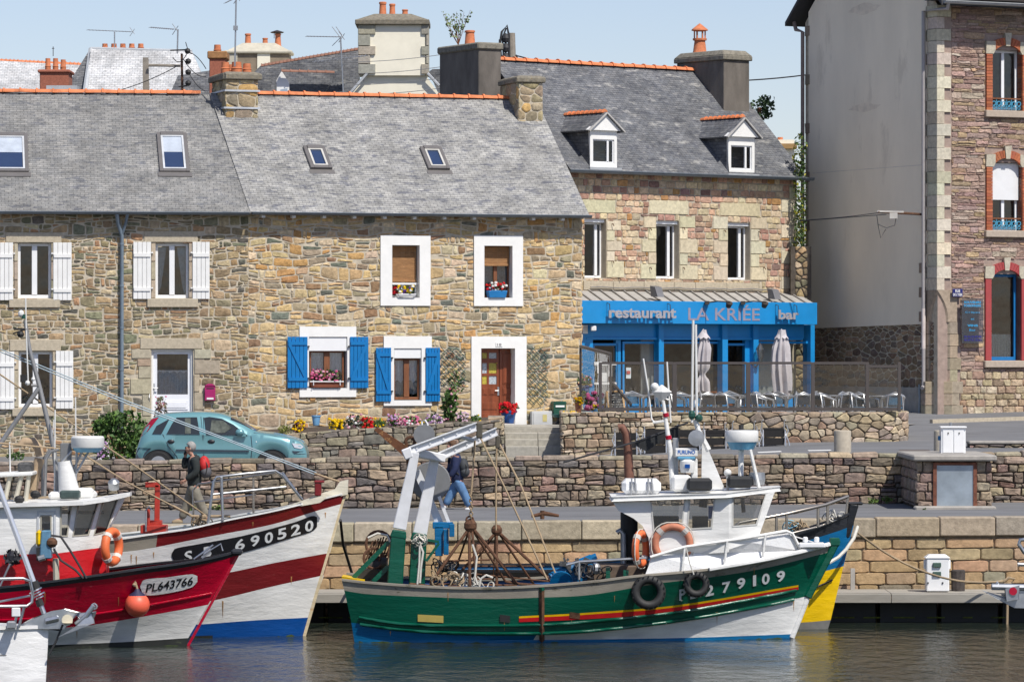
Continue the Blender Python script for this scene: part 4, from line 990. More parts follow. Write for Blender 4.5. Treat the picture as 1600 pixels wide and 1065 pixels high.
# ================================================================ restaurant
rr = random.Random(9)
FR = Fr(1.86, 115.3, 38); TU = 1.3          # shopfront plane, upper wall TU behind it
SR0 = .48; SR1 = FR.hit(1245, 400, TU)[0]; SF1 = FR.hit(1277, 490, 0)[0]
REST = thing('restaurant_building', 'pinkish stone house with dark slate roof, two dormers and a blue restaurant front', 'building', FR.w(4, 1, 4.0))
RPAL = [((.54,.42,.28), 4), ((.50,.33,.23), 3), ((.38,.23,.17), 1.8), ((.58,.47,.32), 3), ((.42,.24,.10), .8), ((.26,.17,.14), .8)]
LP = [((.60,.53,.39), 3), ((.56,.50,.37), 2), ((.62,.54,.38), 1)]
ops_px = [(913,342,947,434), (1025,345,1061,435), (1137,348,1172,437)]
opsR = [FR.rect(*q, TU) for q in ops_px]
zg0 = FR.hit(915, 272, TU-.3)[1]; zg1 = FR.hit(1248, 281, TU-.3)[1]; ZG = (zg0+zg1)/2+.05
zlt = FR.hit(1070, 456, TU)[1]
FU = Fr(*(FR.w(0, TU, 0).xy), 38)
mb = MB(); slab(mb, FU, SR0, SR1, 2.5, ZG, [o for o in opsR]+[(.6, SF1-.6, 3.62, 6.6)], .45); mb.build('mortar_wall', M('pale_mortar', (.44,.39,.31), .95, 0, .15, 6, .008, 40), REST)
mb = MB(); mb.quad(FU.w(SR0,7,2.5), FU.w(SR1,7,2.5), FU.w(SR1,7,ZG), FU.w(SR0,7,ZG))
for s in (SR0, SR1): mb.add([FU.w(s,0,2.5), FU.w(s,7,2.5), FU.w(s,7,ZG), FU.w(s,3.6,ZG+3.2), FU.w(s,0,ZG)], [(0,1,2,3,4)])
mb.build('outer_wall', MORTAR, REST)
rc = lambda *q: FU.rect(*q)
lints = [rc(909,312,962,333), rc(1013.5,313,1076,335), rc(1124,317,1188,338)]
big = list(lints)
for (a, b, c, d) in ((947,970,345,360),(947,960,360,376),(947,972,376,392),(947,960,392,408),(947,975,408,434),
 (1005,1025,338,356),(1012,1025,356,374),(1002,1025,374,394),(1012,1025,394,412),(1000,1025,412,436),(1061,1086,338,356),(1061,1074,356,374),(1061,1090,374,396),(1061,1074,396,414),(1061,1090,414,437),
 (1113,1137,338,358),(1122,1137,358,376),(1114,1137,376,396),(1124,1137,396,416),(1114,1137,416,438),(1172,1198,340,358),(1172,1186,358,377),(1172,1196,377,397),(1172,1186,397,417),(1172,1198,417,438)):
 big.append(rc(a,c,b,d))
y = 292
k = 0
while y < 470:
 big.append(rc(1220 if k % 2 else 1233, y, 1244.5, y+20)); y += 20; k += 1
sillb = rc(911,434.5,1190,452)
big_stones(REST, FU, big, LP, ASH, rr, .03, 'dressed_stone')
mb = MB(); a, b = sillb[0], sillb[1]; z0, z1 = zlt+.02, FU.hit(1000,437)[1]
x = a
while x < b:
 wd = rr.uniform(.8, 1.3); mb = MB(); mb.bf(FU, x, min(b, x+wd)-.01, -.045, .05, z0, z1-.05); mb.build('plinth_stone', GRAN, REST, bevel=.01); x += wd
cells = courses(SR0, SR1, zlt-.1, ZG, .17, .30, .5, .02, rr, .015)
cells = cut_openings(cells, opsR+big+[(a, b, z0, z1-.05)])
masonry(REST, lambda x, z, t: FU.w(x, t, z), cells, RPAL, STONE, rr, .025, 300, v=.15, flat=.2, rough=.4)
# upper windows: one leaf open, white frames with a roller box
for r in opsR:
 roller(REST, FU, (r[0]-.0, r[1], 0, r[3]+.1), .05, .2)
 window(REST, FU, r[0]+.0, r[1]-.0, r[2], r[3]-.1, .22, WPLAST, (.74,), .05, .07, glass=glass_mat('clear_glass', (.9,.9,.9), .5), mw=.1)
# rusty shutter hooks
for (px, py) in ((955,350),(955,408),(1014,357),(1066,356),(1066,418),(1130,360),(1184,362),(1192,418),(966,435),(1014,418)):
 mb = MB(); s, z = FU.hit(px, py); mb.tube([FU.w(s,.02,z), FU.w(s,-.09,z), FU.w(s+.02,-.1,z-.06)], .014, 6); mb.build('shutter_hook', RUSTM, REST)
# roof
KQ = 3.2/3.55; TE = TU-.32; zrq = lambda t: ZG+.05+KQ*(t-TE)
TRG = TE+3.62
uvR = lambda p: ((p-FR.O).dot(FR.u), (p-FR.O).dot(FR.v)*1.345)
roof_part(REST, 'roof', [FR.w(SR0,TE,zrq(TE)), FR.w(SR1+.12,TE,zrq(TE)), FR.w(SR1+.12,TRG,zrq(TRG)), FR.w(SR0,TRG,zrq(TRG))], uvR, SLC)
roof_part(REST, 'rear_roof', [FR.w(SR0,TRG,zrq(TRG)), FR.w(SR1+.12,TRG,zrq(TRG)), FR.w(SR1+.12,TRG+3.6,zrq(TE)), FR.w(SR0,TRG+3.6,zrq(TE))], uvR, SLC)
sR = FR.hit(1086, 122, TRG)[0]
ridge_tiles(REST, FR.w(SR0,TRG,zrq(TRG)+.05), FR.w(sR,TRG,zrq(TRG)+.05), 19, .1)
gutter(REST, FR, SR0-.1, SR1+.3, TE-.06, zrq(TE)-.02, .08)
# chimney of the restaurant: dark render
hR = lambda p: FR.roof(p[0], p[1], zrq(0), KQ)
s0, t0, z0 = hR((1131, 173)); s1 = FR.hit(1171, 130, t0)[0]; zt = FR.hit(1150, 84, t0)[1]
t1 = t0+1.9
for _ in range(40):
 q = FR.w(s0, t1, zt); px = q.x/q.y*FP+800
 if px < 1058: break
 t1 += .05
DCAP = M('mossy_cap', (.20,.185,.15), .95, 0, .35, 9, .01, 30, rust=.62, rustc=(.10,.10,.03))
chimney(REST, FR, s0, s1, t0, t1, z0-1.2, zt, DCONC, DCAP, .2, .07, [(s0+.35, t0+1.5, .2, .9, 2)], label='massive dark rendered chimney with one orange lantern pot', capslope=.1)
# dormers
def dormer(wx0, wx1, wyb, ybase, apex, back):
 """window opening px, bottom y, pediment base y, apex (x,y)"""
 tf = TE+.1; s0, _ = FR.hit(wx0-1, wyb, tf); s1, _ = FR.hit(wx1+2, wyb, tf); sc_ = (s0+s1)/2
 zb = FR.hit((wx0+wx1)/2, wyb+4, tf)[1]; ze = FR.hit((wx0+wx1)/2, ybase, tf)[1]; za = FR.hit((wx0+wx1)/2, apex, tf)[1]
 mb = MB(); op = (s0+.1, s1-.1, zb+.12, ze-.25)
 mb.plate([FR.w(s0,tf,zb), FR.w(s1,tf,zb), FR.w(s1,tf,ze), FR.w(s0,tf,ze)], [[FR.w(op[0],tf,op[2]), FR.w(op[0],tf,op[3]), FR.w(op[1],tf,op[3]), FR.w(op[1],tf,op[2])]], FR.v*.08)
 d = mb.build('dormer', WPAINT, REST)
 w_ = window(d, FR, op[0], op[1], op[2], op[3], tf+.03, WPLAST, (.72,), .04, .05, mw=.07, name='dormer_window')
 # pediment
 ov = .16; mb = MB(); mb.plate([FR.w(s0-ov,tf-.1,ze), FR.w(s1+ov,tf-.1,ze), FR.w(sc_,tf-.1,za-.04)], [], FR.v*.1); mb.build('pediment', WPAINT, d)
 tb = lambda z: TE+(z-ZG-.05)/KQ
 # cheeks
 for s, o_ in ((s0, 0), (s1, 0)):
  mb = MB(); mb.add([FR.w(s,tf+.08,zb), FR.w(s,tf+.08,ze), FR.w(s,tb(ze)+.05,ze), FR.w(s,tb(zb)+.02,zb)], [(0,1,2,3)]); uv = []
  for f in mb.f:
   for i in f: q = mb.v[i]-FR.O; uv += [q.dot(FR.v), q.z]
  mb.build('cheek', SLC, d, uvs=uv)
 kk = (za-ze)/(sc_-s0+ov)
 for sg in (-1, 1):
  se = s0-ov if sg < 0 else s1+ov
  roof_part(d, 'dormer_roof', [FR.w(se,tf-.14,ze-.01), FR.w(sc_,tf-.14,za), FR.w(sc_,tb(za),za), FR.w(se,tb(ze)+.02,ze-.01)], lambda p: ((p-FR.O).dot(FR.v), (p-FR.O).z*1.3), SLC, .05)
  mb = MB(); mb.beam(FR.w(se,tf-.15,ze-.03), FR.w(sc_,tf-.15,za-.03), .035, .07, up=tuple(FR.v)); mb.build('barge_board', M('grey_barge', (.45,.44,.42), .7), d)
 ridge_tiles(d, FR.w(sc_,tf-.05,za+.03), FR.w(sc_,tb(za)-.02,za+.03), 9, .085)
 mb = MB(); mb.bf(FR, s0-.08, s1+.1, tf-.1, tf+.05, zb-.07, zb); mb.build('apron', M('lead', (.42,.44,.46), .5), d)
dormer(923, 962, 258, 204, 175, 0); dormer(1139, 1177, 268, 214, 183, 0)
# ---- shopfront
zb_ = tzt-.47; ban = (FR.hit(908,489,-.42)[0], FR.hit(1277,489,-.42)[0], FR.hit(1090,506,-.42)[1], FR.hit(1090,471,-.42)[1])
mb = MB(); mb.bf(FR, ban[0], ban[1], -.42, -.3, ban[2], ban[3]); fas = mb.build('fascia_sign', RBLUE, REST, bevel=.008)
mb = MB(); mb.bf(FR, ban[0]-.0, ban[0]+.05, -.3, .3, ban[2], ban[3]-.02); mb.bf(FR, ban[1]-.05, ban[1], -.3, 1.2, ban[2], ban[3]-.02); mb.build('fascia_return', RBLUE, REST)
GL = M('brushed_letter', (.42,.40,.42), .4, .3, .1, 6)
def pl(px, py, t=-.42): return FR.hit(px, py, t)
def fit(px0, px1, ytop, ybase): a = pl(px0, ybase)[0]; b = pl(px1, ybase)[0]; return a, b, pl((px0+px1)/2, ybase)[1], pl((px0+px1)/2, ytop)[1]
for txt, x0, x1, yt, yb, st, bo in (('restaurant', 946, 1051, 482, 497, 1, .028), ('bar', 1211, 1243, 484, 499, 1, .028)):
 a, b, c, d = fit(x0, x1, yt, yb); mb = MB(); text_on_frame(mb, FR, txt, a, b, c, d, -.56, .04, bo); mb.build('sign_lettering', GL, fas)
 mb = MB();
 for k in (.0, 1.): s = a+(b-a)*(.02+.9*k); mb.tube([FR.w(s,-.56,d-.1), FR.w(s,-.54,d+.12), FR.w(s,-.43,d+.15)], .012, 5)
 mb.build('letter_bracket', DARKF, fas)
KL = M('faded_letter', (.26,.25,.33), .6, 0, .1, 6)
a, b, c, d = fit(1075, 1187, 476, 500.5); mb = MB(); text_on_frame(mb, FR, 'LA KRIÉE', a, b, c, d, -.425, .01, .012); mb.build('sign_lettering', KL, fas)
def spot(px, py, dx):
 mb = MB(); s, z = pl(px, py); s2 = s+dx; mb.tube([FR.w(s,-.42,z), FR.w(s,-.95,z+.04), FR.w(s2,-1.0,z+.02)], .018, 6); mb.box(FR.w(s,-.5,z+.0), (.12,.2,.1)); mb.tube([FR.w(s2-.02,-1.0,z), FR.w(s2,-.92,z-.12)], [.1,.07], 12); mb.build('sign_lamp', DARKF, fas, smooth=40)
spot(1102, 473, .42); spot(1158, 473, .42)
mb = MB()
for px, py in ((1015, 452), (1198, 456)):
 s, z = pl(px, py, .2); mb.hexa([FR.w(s+a, b, z+c) for a, b, c in ((-.12,-.3,-.22),(.12,-.3,-.22),(.12,.0,-.2),(-.12,.0,-.2),(-.14,-.2,.06),(.1,-.2,.06),(.1,.02,.1),(-.14,.02,.1))]);
mb.build('floodlight', M('flood_grey', (.17,.17,.18), .5), REST)
# lean-to roof: ribbed sheet
ztop_ = zlt; zlow = ban[3]-.02; sl = MB()
s = ban[0]+.05
sheet_ = MB(); sheet_.add([FR.w(ban[0],-.3,zlow), FR.w(ban[1],-.3,zlow), FR.w(SR1,TU-.01,ztop_), FR.w(SR0,TU-.01,ztop_)], [(0,1,2,3)]); sheet_.build('lean_to_roof', M('grey_sheet', (.40,.39,.37), .7, .1, .15, 3), REST)
k = 0
while s < ban[1]-.2:
 sl.beam(FR.w(s,-.3,zlow+.02), FR.w(SR0+(s-ban[0])/(ban[1]-ban[0])*(SR1-SR0),TU-.05,ztop_+.02), .04, .03); s += .42
sl.build('roof_rib', M('rib_grey', (.26,.25,.24), .7), REST)
mb = MB(); pts = []
for i in range(24): pts.append(FU.w(sillb[0]+.2+i*.29, -.09, zlt+.1+.015*math.sin(i*1.3)+.01*math.sin(i*3.1)))
mb.tube(pts, .018, 5); mb.build('cable', M('grey_cable', (.22,.21,.2), .8), REST)
# fascia wall zone and pilasters
zt1 = ban[2]; zt2 = FR.hit(1090, 528)[1]; zw = FR.hit(1090, 537)[1]
mb = MB(); mb.bf(FR, ban[0]+.03, ban[1]-.12, .02, .12, zt2, zt1+.1); mb.build('fascia_board', RBLUE, REST)
mb = MB(); mb.bf(FR, ban[0]+.5, ban[1]-.2, -.03, .05, FR.hit(1090,531)[1], FR.hit(1090,527)[1]); mb.build('cornice', RBLUE, REST, bevel=.01)
F_ = lambda px, t=0: FR.hit(px, 560, t)[0]
for (x0, x1, t0_, t1_) in ((905,926,-.02,.2),(1026,1034,-.1,.15),(1125.5,1134,-.1,.15),(1174,1182,-.1,.15),(1265,1271.5,-.05,.3)):
 mb = MB(); mb.bf(FR, F_(x0), F_(x1), t0_, t1_, zb_, zt1-.005); mb.build('pilaster', RBLUE, REST, bevel=.008)
def shopwin(x0, x1, yt, yb, t=.08, name='shop_window'):
 a, b = F_(x0, t), F_(x1, t); z1 = FR.hit((x0+x1)/2, yt, t)[1]; z0 = FR.hit((x0+x1)/2, yb, t)[1]
 return window(REST, FR, a, b, z0, z1, t, RBLUE, (), .07, .06, glass=DGL2, name=name)
DGL2 = glass_mat('shop_glass', (.82,.84,.83), .55)
SHOPS = [shopwin(973,1026,533,627), shopwin(1034,1125.5,533,627), shopwin(1182,1265,533,627)]
dw = [shopwin(926,966,536,639,.1,'shop_door'), shopwin(1134,1167,536,639,.1,'shop_door')]
for (x0, x1, yt, yb) in ((973,1026,627,642),(1034,1125.5,627,642),(1182,1265,627,642)):
 mb = MB(); mb.bf(FR, F_(x0), F_(x1), .06, .2, zb_-.05, FR.hit((x0+x1)/2, yt)[1]); mb.build('stall_riser', RBLUE, REST, bevel=.006)
mb = MB(); mb.bf(FR, F_(966), F_(973.5), .1, .22, zb_, zt1); mb.bf(FR, F_(1167), F_(1174), .08, .2, zb_, zt1); mb.build('door_post', RBLUE, REST)
# interior: floor, back wall, pale panels, orange chairs
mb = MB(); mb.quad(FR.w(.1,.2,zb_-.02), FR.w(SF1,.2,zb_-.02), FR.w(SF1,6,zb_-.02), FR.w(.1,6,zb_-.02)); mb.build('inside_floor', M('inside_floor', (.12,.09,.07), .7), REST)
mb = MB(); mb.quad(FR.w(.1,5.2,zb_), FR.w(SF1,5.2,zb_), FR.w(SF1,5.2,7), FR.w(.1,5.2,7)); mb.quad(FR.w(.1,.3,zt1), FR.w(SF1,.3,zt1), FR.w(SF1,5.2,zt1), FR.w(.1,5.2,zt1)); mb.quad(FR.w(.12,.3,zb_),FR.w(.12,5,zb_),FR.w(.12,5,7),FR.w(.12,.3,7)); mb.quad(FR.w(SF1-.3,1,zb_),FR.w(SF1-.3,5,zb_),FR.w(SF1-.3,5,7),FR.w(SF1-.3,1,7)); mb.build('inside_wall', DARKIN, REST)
mb = MB(); a, b = F_(1000,.7), F_(1021,.7); mb.bf(FR, a, b, .65, .7, zb_, zt1-.15); a, b = F_(1186,.9), F_(1226,.9); mb.bf(FR, a, b, .9, .95, zb_, zt1-.1); mb.build('inside_panel', M('pale_panel', (.55,.57,.56), .9), REST)
mb = MB(); a, b = F_(1231,.8), F_(1240,.8); mb.bf(FR, a, b, .7, .9, zb_, zt1-.1); mb.build('inside_column', GRAN, REST)
OR = M('orange_leather', (.62,.16,.03), .5)
for i, px in enumerate((1113, 1118, 1188, 1193, 1214)):
 r_ = thing('dining_chair', ['orange dining chair behind the glass left of the narrow blue door', 'orange dining chair close to the blue pilaster inside the restaurant', 'orange dining chair at the left edge of the widest restaurant window', 'second orange dining chair inside the widest restaurant window', 'orange dining chair behind the right folded parasol'][i], 'chair', FR.w(F_(px,1.0), .7, zb_))
 s = F_(px, 1.0); zt_ = FR.hit(px, 611, 1.)[1]; mb = MB(); mb.bf(FR, s-.24, s+.24, .95, 1.02, zb_+.45, zt_); mb.build('backrest', OR, r_, bevel=.03)
 mb = MB(); mb.bf(FR, s-.24, s+.24, .5, .95, zb_+.4, zb_+.48); mb.build('seat', OR, r_, bevel=.02)
 for u_ in (-.21, .21):
  for v_ in (.53, .95): mb = MB(); mb.tube([FR.w(s+u_,v_,zb_), FR.w(s+u_,v_,zb_+.42)], .02, 6); mb.build('leg', DARKF, r_)
mb = MB()
for i in range(26):
 px = 985+i*11
 if 1026 < px < 1036 or 1120 < px < 1138 or 1172 < px < 1184: continue
 s, z = F_(px,.5), zb_+.78; mb.lathe([(.03,0),(.004,.01),(.004,.09),(.03,.12),(.035,.17),(.028,.2)], FR.w(s,.5+.1*(i % 3),z), n=8)
mb.build('wine_glass', glass_mat('wine_glass', (.85,.88,.9), 3), REST)
mb = MB(); mb.bf(FR, F_(976), F_(1024), .32, .9, zb_+.7, zb_+.76); mb.bf(FR, F_(1040), F_(1120), .32, .9, zb_+.7, zb_+.76); mb.bf(FR, F_(1186), F_(1258), .32, .9, zb_+.7, zb_+.76); mb.build('inside_table', M('tablecloth', (.7,.7,.7), .9), REST)
# notices, camera, lantern
def notice(px0, py0, px1, py1, t, mat, name='notice', root=None): a, b, c, d = FR.rect(px0,py0,px1,py1,t); mb = MB(); mb.bf(FR, a, b, t-.01, t, c, d); return mb.build(name, mat, root or REST)
for q in ((933,567,936,583),(939,582,948,596),(950,569,956,588)): notice(*q, .09, WPAINT, root=dw[0])
notice(928,565,963,570,.085,WPAINT,'push_bar',dw[0]); notice(928,597,963,600.5,.085,WPAINT,'push_bar',dw[0]); notice(978,574,985.5,591,.07,M('notice_paper', (.6,.66,.68)),root=SHOPS[0]); notice(979,579,984.5,584,.05,M('notice_red', (.5,.1,.08)),root=SHOPS[0]); notice(977,612,982,620,.07,WPAINT,root=SHOPS[0])
notice(910,508,918,521,-.04,WPAINT); mb = MB(); c = FR.hit(922,513,-.1); mb.box(FR.w(c[0],-.25,c[1]), (.15,.3,.14)); mb.build('security_camera', WPLAST, REST, bevel=.02)
c = FR.hit(1184, 549, -.2); lam = thing('wall_lantern', 'small glass wall lantern on the blue pilaster beside the widest window', 'lantern', FR.w(c[0],-.25,c[1]-.3))
mb = MB(); mb.lathe([(.05,-.3),(.1,-.1),(.13,.05),(.08,.16),(.02,.24)], FR.w(c[0],-.3,c[1]), n=10); mb.build('shade', glass_mat('lantern_glass', (.9,.88,.8), 4, .2), lam)
mb = MB(); mb.tube([FR.w(c[0]-.1,-.05,c[1]-.35), FR.w(c[0]-.1,-.2,c[1]-.45), FR.w(c[0],-.3,c[1]-.3)], .02, 6); mb.build('bracket', DARKF, lam)
# potted plants by the entrance, chalkboard
# ---- glass terrace screen
scr = thing('glass_screen', 'brown framed smoked glass wind screen standing on the terrace wall', 'glass screen', (xat(1170,104.2), 104.2, tzt))
D = 104.12; BF = M('bronze_frame', (.10,.085,.077), .45, .3, .08, 6)
zt_, zb2 = zat(567, D), zat(641.5, D)
xs_ = [938, 1054, 1169, 1270, 1355, 1405]
for i, px in enumerate(xs_):
 wd = (5, 7, 7, 6, 6, 5)[i]/62.4; mb = MB(); mb.box((xat(px,D), D, (zt_+zb2)/2), (wd, .07, zt_-zb2+.04)); mb.build('post', BF, scr, bevel=.008)
for i in range(5):
 a, b = xat(xs_[i],D), xat(xs_[i+1],D); z1 = zt_ if i < 4 else zt_-.08
 mb = MB(); mb.box(((a+b)/2, D, z1), (b-a-.08, .075, .065)); mb.build('top_rail', BF, scr)
 mb = MB(); mb.box(((a+b)/2, D, zb2+.04), (b-a-.09, .075, .08)); mb.build('bottom_rail', BF, scr)
 mb = MB(); mb.box(((a+b)/2, D, (z1+zb2)/2), (b-a-.07, .012, z1-zb2-.1)); mb.build('pane', DGLASS, scr)
# folded-back end panel at the left
sc2 = thing('glass_screen', 'short sloping brown framed side screen at the restaurant entrance', 'glass screen', (xat(912,106), 106, tzt))
q = [P(907,541,109.5), P(954,553,105.2), P(954,640,105.2), P(907,641,109.5)]
for a, b in ((0,1),(1,2),(2,3),(3,0)): mb = MB(); mb.beam(q[a], q[b], .07 if a == 0 else .05, .07 if a == 0 else .05, up=(.3,1,.1)); mb.build('frame', BF, sc2)
mb = MB(); mb.quad(*q); mb.build('pane', DGLASS, sc2)
mb = MB(); mb.beam(P(957,598,105.8), P(986,632,104.6), .05, .07); mb.build('strut', BF, sc2)
# ================================================================ right building
rb = random.Random(17)
FG = Fr(665*117.4/FP, 117.4, 27)
L_ = 5.
for _ in range(200):
 q = FG.w(0, L_, 0)
 if q.x/q.y*FP+800 < 1258.5: break
 L_ += .02
bl = FG.w(0, L_, 0); FS = Fr(bl.x, bl.y, -63)
BR = thing('corner_building', 'tall building with a grey rendered side wall and purple stone facade at the right edge', 'building', FG.w(2, 1, 3.6))
zeR = FS.hit(1258.5, 36)[1]; ztR = 15.4
W1 = 12.; ZBB = 3.2
op_px = [(1549,78,1592,173), (1549,254,1592,360), (1547.5,428,1583,563)]
opsG = []
for i, q in enumerate(op_px):
 r = FG.rect(*q); rr_ = list(r); rr_[1] = r[0]+1.02; opsG.append(tuple(rr_))
more = [(o[0]+dx, o[1]+dx, o[2], o[3]) for o in opsG for dx in (3.4, 6.8)]
mb = MB(); slab(mb, FG, .0, W1, ZBB, zeR, opsG+more, .45); mb.build('mortar_wall', M('purple_mortar', (.33,.25,.21), .95, 0, .2, 6), BR)
mb = MB(); mb.quad(FS.w(0,0,ZBB), FS.w(L_,0,ZBB), FS.w(L_,0,zeR), FS.w(0,0,zeR)); mb.add([FS.w(0,0,zeR), FS.w(L_,0,zeR), FS.w(L_/2,0,zeR+3.4)], [(0,1,2)])
mb.quad(FS.w(0,0,ZBB), FS.w(0,W1,ZBB), FS.w(0,W1,zeR), FS.w(0,0,zeR)); mb.quad(FG.w(W1,0,ZBB), FG.w(W1,L_,ZBB), FG.w(W1,L_,zeR), FG.w(W1,0,zeR)); mb.build('outer_wall', MORTAR, BR)
REN = M('grey_render', (.86,.77,.62), .95, 0, .10, .5, .004, 30, spec=.1, rust=.58, rustc=(.76,.675,.54), stretch=(1,1,.35))
# rendered side wall, 3 cm proud of the stones, with a small stain
za_, zb__ = FS.hit(1271,513)[1], FS.hit(1447,506)[1]; sL = FS.hit(1265.5, 300)[0]; sRr = FS.hit(1447, 300)[0]
mb = MB(); mb.plate([FS.w(sL,-.05,za_), FS.w(sRr+.12,-.05,zb__), FS.w(sRr+.12,-.05,zeR+.4), FS.w(L_/2,-.05,zeR+3.2), FS.w(sL,-.05,zeR+.3)], [], FS.v*.05)
mb.build('render_coat', REN, BR)
STN = M('damp_stain', (.76,.665,.53), .95, 0, .15, 3)
for (x0,y0,x1,y1) in ((1328,162,1374,174),(1327,6,1374,22)):
 a, b, c, d = FS.rect(x0,y0,x1,y1,-.05); mb = MB(); pts = [FS.w((a+b)/2+(b-a)/2*math.cos(k*.2618)*(1+.15*math.sin(k*1.57)), -.0535, (c+d)/2+(d-c)/2*math.sin(k*.2618)*(1+.2*math.cos(k*1.05))) for k in range(24)]; mb.add(pts, [tuple(range(24))]); mb.build('stain', STN, BR)
mb = MB(); a, b, c, d = FS.rect(1270,263.2,1442,264.6,-.05); mb.bf(FS, a, b, -.056, -.049, c, c+.02); mb.build('joint_line', M('joint_grey', (.70,.63,.54), .9), BR)
zc0, zc1 = FS.hit(1300,603)[1], ZBB
mb = MB(); mb.bf(FS, 0.05, sRr, -.07, .0, ZBB, zc0); mb.build('concrete_plinth', CONC, BR)
cells = rubble(0, L_-.2, zc0, max(za_, zb__)+.05, .34, .2, .03, rb, .3, .5, .3, .2)
masonry(BR, lambda x, z, t: FS.w(x, t, z), cells, [((.22,.16,.11), 4), ((.17,.13,.10), 3), ((.28,.20,.13), 2)], STONE, rb, .03, 120, v=.2)
qs = []
y = 40
for i in range(14):
 if i % 2 == 0: a, b, c, d = FS.rect(1259,y,1265.5,y+17,-.05); qs.append((a-.05,b,c,d))
 y += 38
big_stones(BR, FS, qs, [((.26,.21,.16),1)], ASH, rb, .06, 'quoin')
qs = [FS.rect(1436,y,1447.5,y+17,-.05) for y in (410, 448, 486, 600)]
big_stones(BR, FS, qs, [((.26,.20,.15),1)], ASH, rb, .07, 'quoin')
# corner pier: quoins up to the eaves, chamfered below a corbel
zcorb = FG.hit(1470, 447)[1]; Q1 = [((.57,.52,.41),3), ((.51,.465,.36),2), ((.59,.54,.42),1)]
z = zeR; k = 0; side = FS.hit(1452, 300)[0]
while z > zcorb+.2:
 h = .335; wF = .42 if k % 2 == 0 else .2; wS = L_-side+(.0 if k % 2 else .12)
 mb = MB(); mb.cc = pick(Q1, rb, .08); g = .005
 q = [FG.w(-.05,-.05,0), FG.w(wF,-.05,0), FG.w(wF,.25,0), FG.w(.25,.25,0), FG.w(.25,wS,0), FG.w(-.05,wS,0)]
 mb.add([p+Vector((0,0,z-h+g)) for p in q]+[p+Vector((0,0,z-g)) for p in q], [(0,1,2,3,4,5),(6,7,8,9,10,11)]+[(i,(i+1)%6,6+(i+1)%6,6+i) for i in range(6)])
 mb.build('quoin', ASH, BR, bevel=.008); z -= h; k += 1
ch = .38; k = 0; zc_ = z
# corbel: grows from the chamfer to the square corner
mb = MB(); mb.cc = (.36,.29,.22)
for i in range(5):
 f0 = i/5; f1 = (i+1)/5; z0_ = zc_-.9+.9*f0; z1_ = zc_-.9+.9*f1; c0 = ch*(1-f0**2.2); c1 = ch*(1-f1**2.2)
 def ring(c, zz): return [FG.w(c-.05,-.05,zz), FG.w(.62,-.05,zz), FG.w(.62,.3,zz), FG.w(.3,.62,zz), FG.w(-.05,.62,zz), FG.w(-.05,c-.05,zz)]
 r0, r1 = ring(max(c0,.01), z0_), ring(max(c1,.01), z1_); mb.add(r0+r1, [(0,1,2,3,4,5),(6,7,8,9,10,11)]+[(j,(j+1)%6,6+(j+1)%6,6+j) for j in range(6)])
mb.build('corbel', ASH, BR, smooth=30)
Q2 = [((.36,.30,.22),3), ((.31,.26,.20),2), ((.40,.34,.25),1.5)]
z = zc_-.9; k = 0
while z > ZBB:
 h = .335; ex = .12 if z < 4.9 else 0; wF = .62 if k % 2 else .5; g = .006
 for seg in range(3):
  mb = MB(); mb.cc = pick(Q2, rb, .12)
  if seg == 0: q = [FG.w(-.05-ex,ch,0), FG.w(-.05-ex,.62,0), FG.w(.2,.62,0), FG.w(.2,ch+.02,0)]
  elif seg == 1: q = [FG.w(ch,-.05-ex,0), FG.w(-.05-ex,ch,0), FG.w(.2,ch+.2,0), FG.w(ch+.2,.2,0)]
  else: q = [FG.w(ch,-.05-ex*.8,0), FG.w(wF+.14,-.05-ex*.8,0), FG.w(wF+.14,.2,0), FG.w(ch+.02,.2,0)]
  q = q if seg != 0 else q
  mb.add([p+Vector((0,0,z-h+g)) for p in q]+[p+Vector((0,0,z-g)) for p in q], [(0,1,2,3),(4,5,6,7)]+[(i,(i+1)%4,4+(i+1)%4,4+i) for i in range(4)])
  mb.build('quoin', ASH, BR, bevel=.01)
 z -= h; k += 1
# facade masonry: rock faced purple courses above, squared buff blocks below
PUR = [((.38,.27,.22), 4), ((.34,.245,.21), 3), ((.40,.29,.19), 2), ((.43,.35,.28), 1), ((.29,.205,.17), 1)]
zsp = FG.hit(1540, 580)[1]
excl = [(0, .46, ZBB, zeR)]+[(0, .75, ZBB, zc_-.2)]
dress = []
for o in opsG+more: dress.append((o[0]-.22, o[1]+.22, o[2]-.22, o[3]+.42))
cells = coursed(.2, 3.4, zsp, zeR, .115, .42, .008, rb, .12, .15); cells = cut_openings(cells, excl+dress)
masonry(BR, lambda x, z, t: FG.w(x, t, z), cells, PUR, stone_mat('rock_face', .3, 16, .03, 14), rb, .028, 290, v=.14, flat=.16, rough=.8, soft=True)
cells = courses(.2, 3.4, ZBB, zsp, .19, .3, .4, .014, rb, .01); cells = cut_openings(cells, excl)
masonry(BR, lambda x, z, t: FG.w(x, t, z), cells, [((.45,.36,.24), 4), ((.36,.24,.17), 2), ((.48,.40,.30), 3), ((.30,.22,.15), 1.5)], STONE, rb, .045, 60, v=.12, flat=.2, rough=.4, name='block_stone')
mb = MB()
for c in cut_openings(courses(3.4, W1, ZBB, zeR, .18, .6, .4, .015, rb), dress): stone_add(mb, lambda x, z, t: FG.w(x, t, z), c, .05, rb, pick(PUR, rb), .15, .6)
tag(mb.build('small_stone', STONE, BR, smooth=50), kind='stuff')
BRK = M('red_brick', None, .85, 0, .15, 20, .003, 60, spec=.2)
REDP = M('oxblood_paint', (.36,.055,.055), .6, 0, .1, 5)
